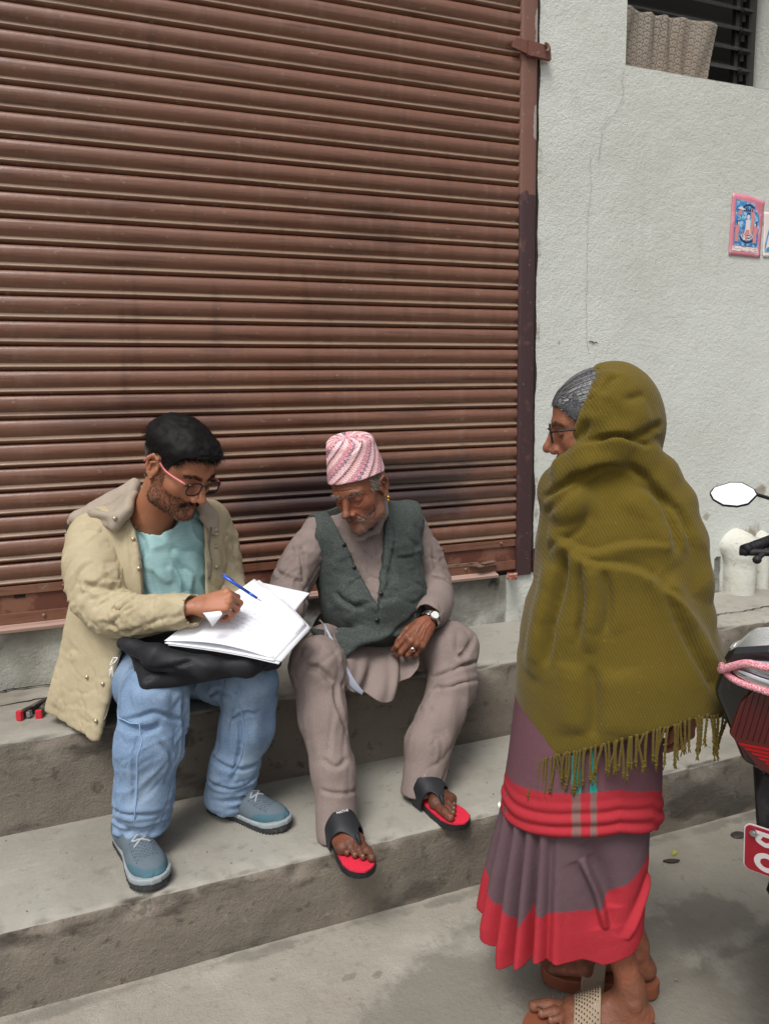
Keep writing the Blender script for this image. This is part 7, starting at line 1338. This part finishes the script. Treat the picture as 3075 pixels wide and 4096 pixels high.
# mudflap bracket and number plate
mb = MB(); mb.prism([(-.075, -.10), (.075, -.10), (.085, -.15), (.065, -.28), (-.065, -.28), (-.085, -.15)], .03, .055, -BY, BZ, BX, B((0, 0, .850))); o = mb.build('plate_bracket', bmat_, MO); o.modifiers.new('b', 'BEVEL').width = .004
plr = mat('plate_red', srgb(146, 22, 38), .4, .5, layers=[(50, srgb(120, 30, 40), .58, .7, .5)]); plw = mat('plate_white', srgb(206, 196, 196), .5)
plt = empty('number_plate'); plt.parent = MO
def rrect(w_, h_, r_): return [(sx * (w_ - r_) + r_ * math.cos(a), sy * (h_ - r_) + r_ * math.sin(a)) for sx, sy, a0 in ((1, 1, 0), (-1, 1, 90), (-1, -1, 180), (1, -1, 270)) for a in np.radians(np.linspace(a0, a0 + 90, 7))]
PO = B((.0, -.020, .610)); PX_ = -BY; PZ_ = unit(BZ - BX * .12); PN = unit(np.cross(PX_, PZ_)); PN = PN if PN @ BX < 0 else -PN
mb = MB(); mb.prism(rrect(.112, .052, .014), 0, .0015, PX_, PZ_, PN, PO); mb.build('plate_edge', plw, plt); mb = MB(); mb.prism(rrect(.1095, .0495, .012), .0016, .0032, PX_, PZ_, PN, PO); mb.build('plate_face', plr, plt)
def stroke_char(pts, wd, name='plate_character', closed=False):
    P = np.array(pts, float) * A(1, .78); P3 = [PO + PX_ * a + PZ_ * b + PN * .0042 for a, b in P]; mb = MB()
    Q = catmull(P3, 5) if len(P3) > 2 else np.array(P3); vs = []; n = len(Q)
    for i in range(n): t = unit(Q[min(i + 1, n - 1)] - Q[max(i - 1, 0)]); s = np.cross(t, PN); vs += [Q[i] - s * wd, Q[i] + s * wd]
    mb.add(vs, [(2 * i, 2 * i + 1, 2 * i + 3, 2 * i + 2) for i in range(n - 1)]); mb.build(name, plw, plt)
stroke_char([(-.092, .050), (-.035, .050)], .005); stroke_char([(-.083, .046), (-.086, .030), (-.072, .022), (-.060, .032), (-.055, .048)], .005); stroke_char([(-.060, .036), (-.055, .016), (-.050, .008)], .0045)
th = np.linspace(0, 2 * math.pi, 17)
def ringc(cx, cz): stroke_char([(cx + .017 * math.cos(a), cz + .020 * math.sin(a)) for a in th], .0055)
for cx in (-.070, -.020, .030, .078): ringc(cx, -.028) if cx in (-.070, .030) else stroke_char([(cx - .012, -.010), (cx + .010, -.014), (cx + .012, -.028), (cx - .004, -.032), (cx + .010, -.048)], .005)
stroke_char([(-.01, .050), (.085, .050)], .005); stroke_char([(.005, .046), (.01, .02), (.03, .015), (.04, .046)], .005); stroke_char([(.07, .046), (.07, .012)], .005)
for sx in (-1, 1): mb = MB(); c = PO + PX_ * sx * .094 + PZ_ * .037 + PN * .004; mb.tube([c, c + PN * .0045], .0075, 6); mb.tube([c + PN * .0045, c + PN * .007], .004, 10); mb.build('plate_bolt', chrome, plt)
# cord round the seat
cord = mat('checked_cord', srgb(206, 110, 126), .85, layers=[((520, 520, 520), srgb(232, 216, 218), .54, .58, .8, 0)], bump=[(300, .001)])
mb = MB(); mb.tube(B([(-.01, .15, .955), (-.03, .10, .985), (-.03, .05, .992), (.02, .0, 1.055), (.10, -.06, 1.075)]), .0075, 8, m=6); mb.tube(B([(-.03, .045, 1.03), (-.04, .045, .985), (-.035, .04, .95), (0, .04, .935)]), .011, 8, m=5); mb.tube(B([(.02, .155, .955), (-.02, .12, .945), (-.035, .05, .940)]), .007, 8, m=5); mb.tube(B([(-.02, .045, 1.0), (.06, .03, 1.07), (.2, .0, 1.075)]), .008, 8, m=5)
co_ = mb.build('elastic_cord', cord, None, True); tag(co_, 'pink and white checked elastic cord wound round the motorcycle seat and rail', 'cord')
# litter on the ground
def leaf(name, c, L, w_, ang, m, label, cat='leaf', curl=.006):
    def f(u, v):
        ww = w_ * np.sin(np.pi * np.clip(u, .02, .98)) ** .8; x_ = (u - .5) * L; y_ = (v - .5) * ww; return np.array(c) + np.stack([x_ * math.cos(ang) - y_ * math.sin(ang), x_ * math.sin(ang) + y_ * math.cos(ang), .002 + curl * ((v - .5) * 2) ** 2 + curl * u * u], 1)
    V, F = grid(f, 9, 5); o = geo(name, V, F, m); o.modifiers.new('t', 'SOLIDIFY').thickness = .0006; return tag(o, label, cat)
leaf('leaf', (.01, -1.005, 0), .030, .012, .5, mat('yellow_leaf', srgb(170, 168, 70)), 'tiny yellow green leaf on the ground by the lower step')
leaf('dry_leaf', (-.03, -1.035, 0), .050, .018, -.5, mat('dry_leaf', srgb(70, 60, 50)), 'dark dry leaf lying on the concrete near the skirt')
leaf('paper_scrap', (-.56, -.872, .223), .022, .012, .9, mat('scrap_white', srgb(226, 224, 218)), 'tiny white paper scrap at the lower step edge', 'paper scrap')
mb = MB(); mb.ico((.285, -1.0, .001), (.030, .020, .005), 2); o = mb.build('stone', mat('dark_stone', srgb(66, 62, 58), .35), None, True); tag(o, 'flat dark stone set in the ground left of the number plate', 'stone')
# body, wheels, bars
d = S(); d.u(Chain([(.62, 0, .93), (.78, 0, .985), (.92, 0, .96)], [.09, .135, .10], .04), 0); bsurf('fuel_tank', d, (.45, -.18, .78), (1.06, .18, 1.15), .012, bblk)
d = S(); d.u(Cap((.40, 0, .62), (.80, 0, .52), .11, .15, (0, 1, 0), .7), 0).u(Cap((.75, 0, .50), (.78, 0, .75), .12, .09), .04); bsurf('engine', d, (.2, -.2, .3), (1.0, .2, .88), .014, bmat_)
def wheel(x_, r_):
    e = empty('wheel'); e.parent = MO; c = B((x_, 0, r_)); mb = MB(); mb.tube([c + (BX * math.cos(a) + BZ * math.sin(a)) * (r_ - .045) for a in np.linspace(0, 2 * math.pi, 49)], .047, 12, caps=False); mb.build('tyre', rub, e, True)
    mb = MB(); mb.tube([c + (BX * math.cos(a) + BZ * math.sin(a)) * (r_ - .095) for a in np.linspace(0, 2 * math.pi, 49)], .014, 8, caps=False); mb.tube([c - BY * .05, c + BY * .05], .035, 12)
    for k in range(6): a = k * math.pi / 3; mb.tube([c, c + (BX * math.cos(a) + BZ * math.sin(a)) * (r_ - .10)], .010, 6)
    mb.build('rim', bmat_, e, True)
wheel(.36, .30); wheel(1.50, .30)
mb = MB()
for s in (1, -1): mb.tube(B([(.36, s * .10, .30), (.75, s * .10, .42)]), .018, 8); mb.tube(B([(.38, s * .12, .36), (.30, s * .13, .66)]), .022, 8); mb.tube(B([(.75, s * .08, .42), (1.12, s * .03, .92), (.30, s * .09, .86)]), .016, 8); 
mb.build('frame', bmat_, MO, True)
mb = MB()
for s in (1, -1): mb.tube(B([(1.50, s * .085, .30), (1.16, s * .085, 1.0)]), .020, 10)
mb.build('fork', chrome, MO, True)
mb = MB(); mb.prism([(-.06, -.3), (.06, -.3), (.07, 0), (.05, .3), (-.05, .3)], 0, .005, -BY, BX, BZ, B((.36, 0, .625))); mb.build('rear_mudguard', bmat_, MO); mb = MB(); mb.prism([(-.05, -.2), (.05, -.2), (.06, 0), (.05, .2), (-.05, .2)], 0, .005, -BY, BX, BZ, B((1.5, 0, .63))); mb.build('front_mudguard', bblk, MO)
d = S(); d.u(Ell((1.26, 0, .88), (.10, .13, .13)), 0); bsurf('headlamp', d, (1.1, -.2, .7), (1.42, .2, 1.06), .012, bblk)
mb = MB(); mb.tube(B([(.40, -.16, .40), (.10, -.20, .44), (-.02, -.21, .50)]), .045, 12); mb.build('exhaust', chrome, MO, True)
mb = MB(); mb.tube(B([(.93, .36, 1.0), (.95, .24, 1.01), (1.04, .12, 1.03), (1.06, 0, 1.03), (1.04, -.12, 1.03), (.95, -.24, 1.01), (.93, -.36, 1.0)]), .011, 10, m=5); hb = mb.build('handlebar', bmat_, MO, True)
gp = np.array((0.1627, -1.0713, 1.0068)); gx = unit(np.array((0.2672, -1.0748, 1.0300)) - gp)
mb = MB(); mb.tube([gp, gp + gx * .02], .0185, 14); mb.tube([gp + gx * .018, gp + gx * .13], .0165, 14); mb.tube([gp + gx * .125, gp + gx * .135], .021, 14)
for k in range(7): mb.tube([gp + gx * (.03 + .012 * k), gp + gx * (.035 + .012 * k)], .0178, 14)
mb.tube([gp + gx * .13, B((1.0, .18, 1.02))], .014, 10); mb.box(gp + gx * .17, (.035, .02, .022), orient(gx), .004); mb.build('grip', mat('grip_rubber', srgb(28, 28, 32), .6, bump=[(200, .0006)]), MO, True)
lv = [np.array((0.1568, -1.1260, 0.9895)), np.array((0.1938, -1.1161, 1.0038)), np.array((0.2403, -1.1004, 1.0095)), np.array((0.3521, -1.0676, 1.0067))]; mb = MB(); mb.tube(lv, .0075, 8, m=4); mb.ico(lv[0], .013, 2); mb.build('clutch_lever', bmat_, MO, True)
mc = np.array((0.1065, -1.0752, 1.1848)); mn = unit(np.array((-1.63, -2.75, 1.479)) - mc + A(.0, 0, .55)); mx_ = unit(np.array((0.1676, -1.0997, 1.1768)) - np.array((0.0453, -1.0511, 1.1901))); mx_ = unit(mx_ - mn * (mx_ @ mn)); mz_ = np.cross(mn, mx_); mz_ = mz_ if mz_[2] > 0 else -mz_
hp_ = [(-.067, .002), (-.056, .020), (-.010, .036), (.022, .035), (.056, .014), (.064, -.004), (.040, -.032), (.010, -.040), (-.030, -.036), (-.058, -.018)]
e = empty('mirror'); e.parent = MO
mb = MB(); mb.prism([(a * 1.0, b * 1.0) for a, b in hp_], -.018, .0, mx_, mz_, mn, mc); mb.build('mirror_shell', bmat_, e).modifiers.new('b', 'BEVEL').width = .003; mb = MB(); mb.prism([(a * .93, b * .91) for a, b in hp_], .0, .0012, mx_, mz_, mn, mc); mb.build('mirror_glass', mat('mirror_silver', (.95, .95, .96), .03, metal=1), e)
mb = MB(); mb.tube([mc + mx_ * .058 - mn * .01, np.array((0.2259, -1.1024, 1.1636)), np.array((0.3436, -1.0992, 1.1256)), B((1.03, .16, 1.03))], .0055, 8, m=4); mb.build('mirror_stem', bmat_, e, True)
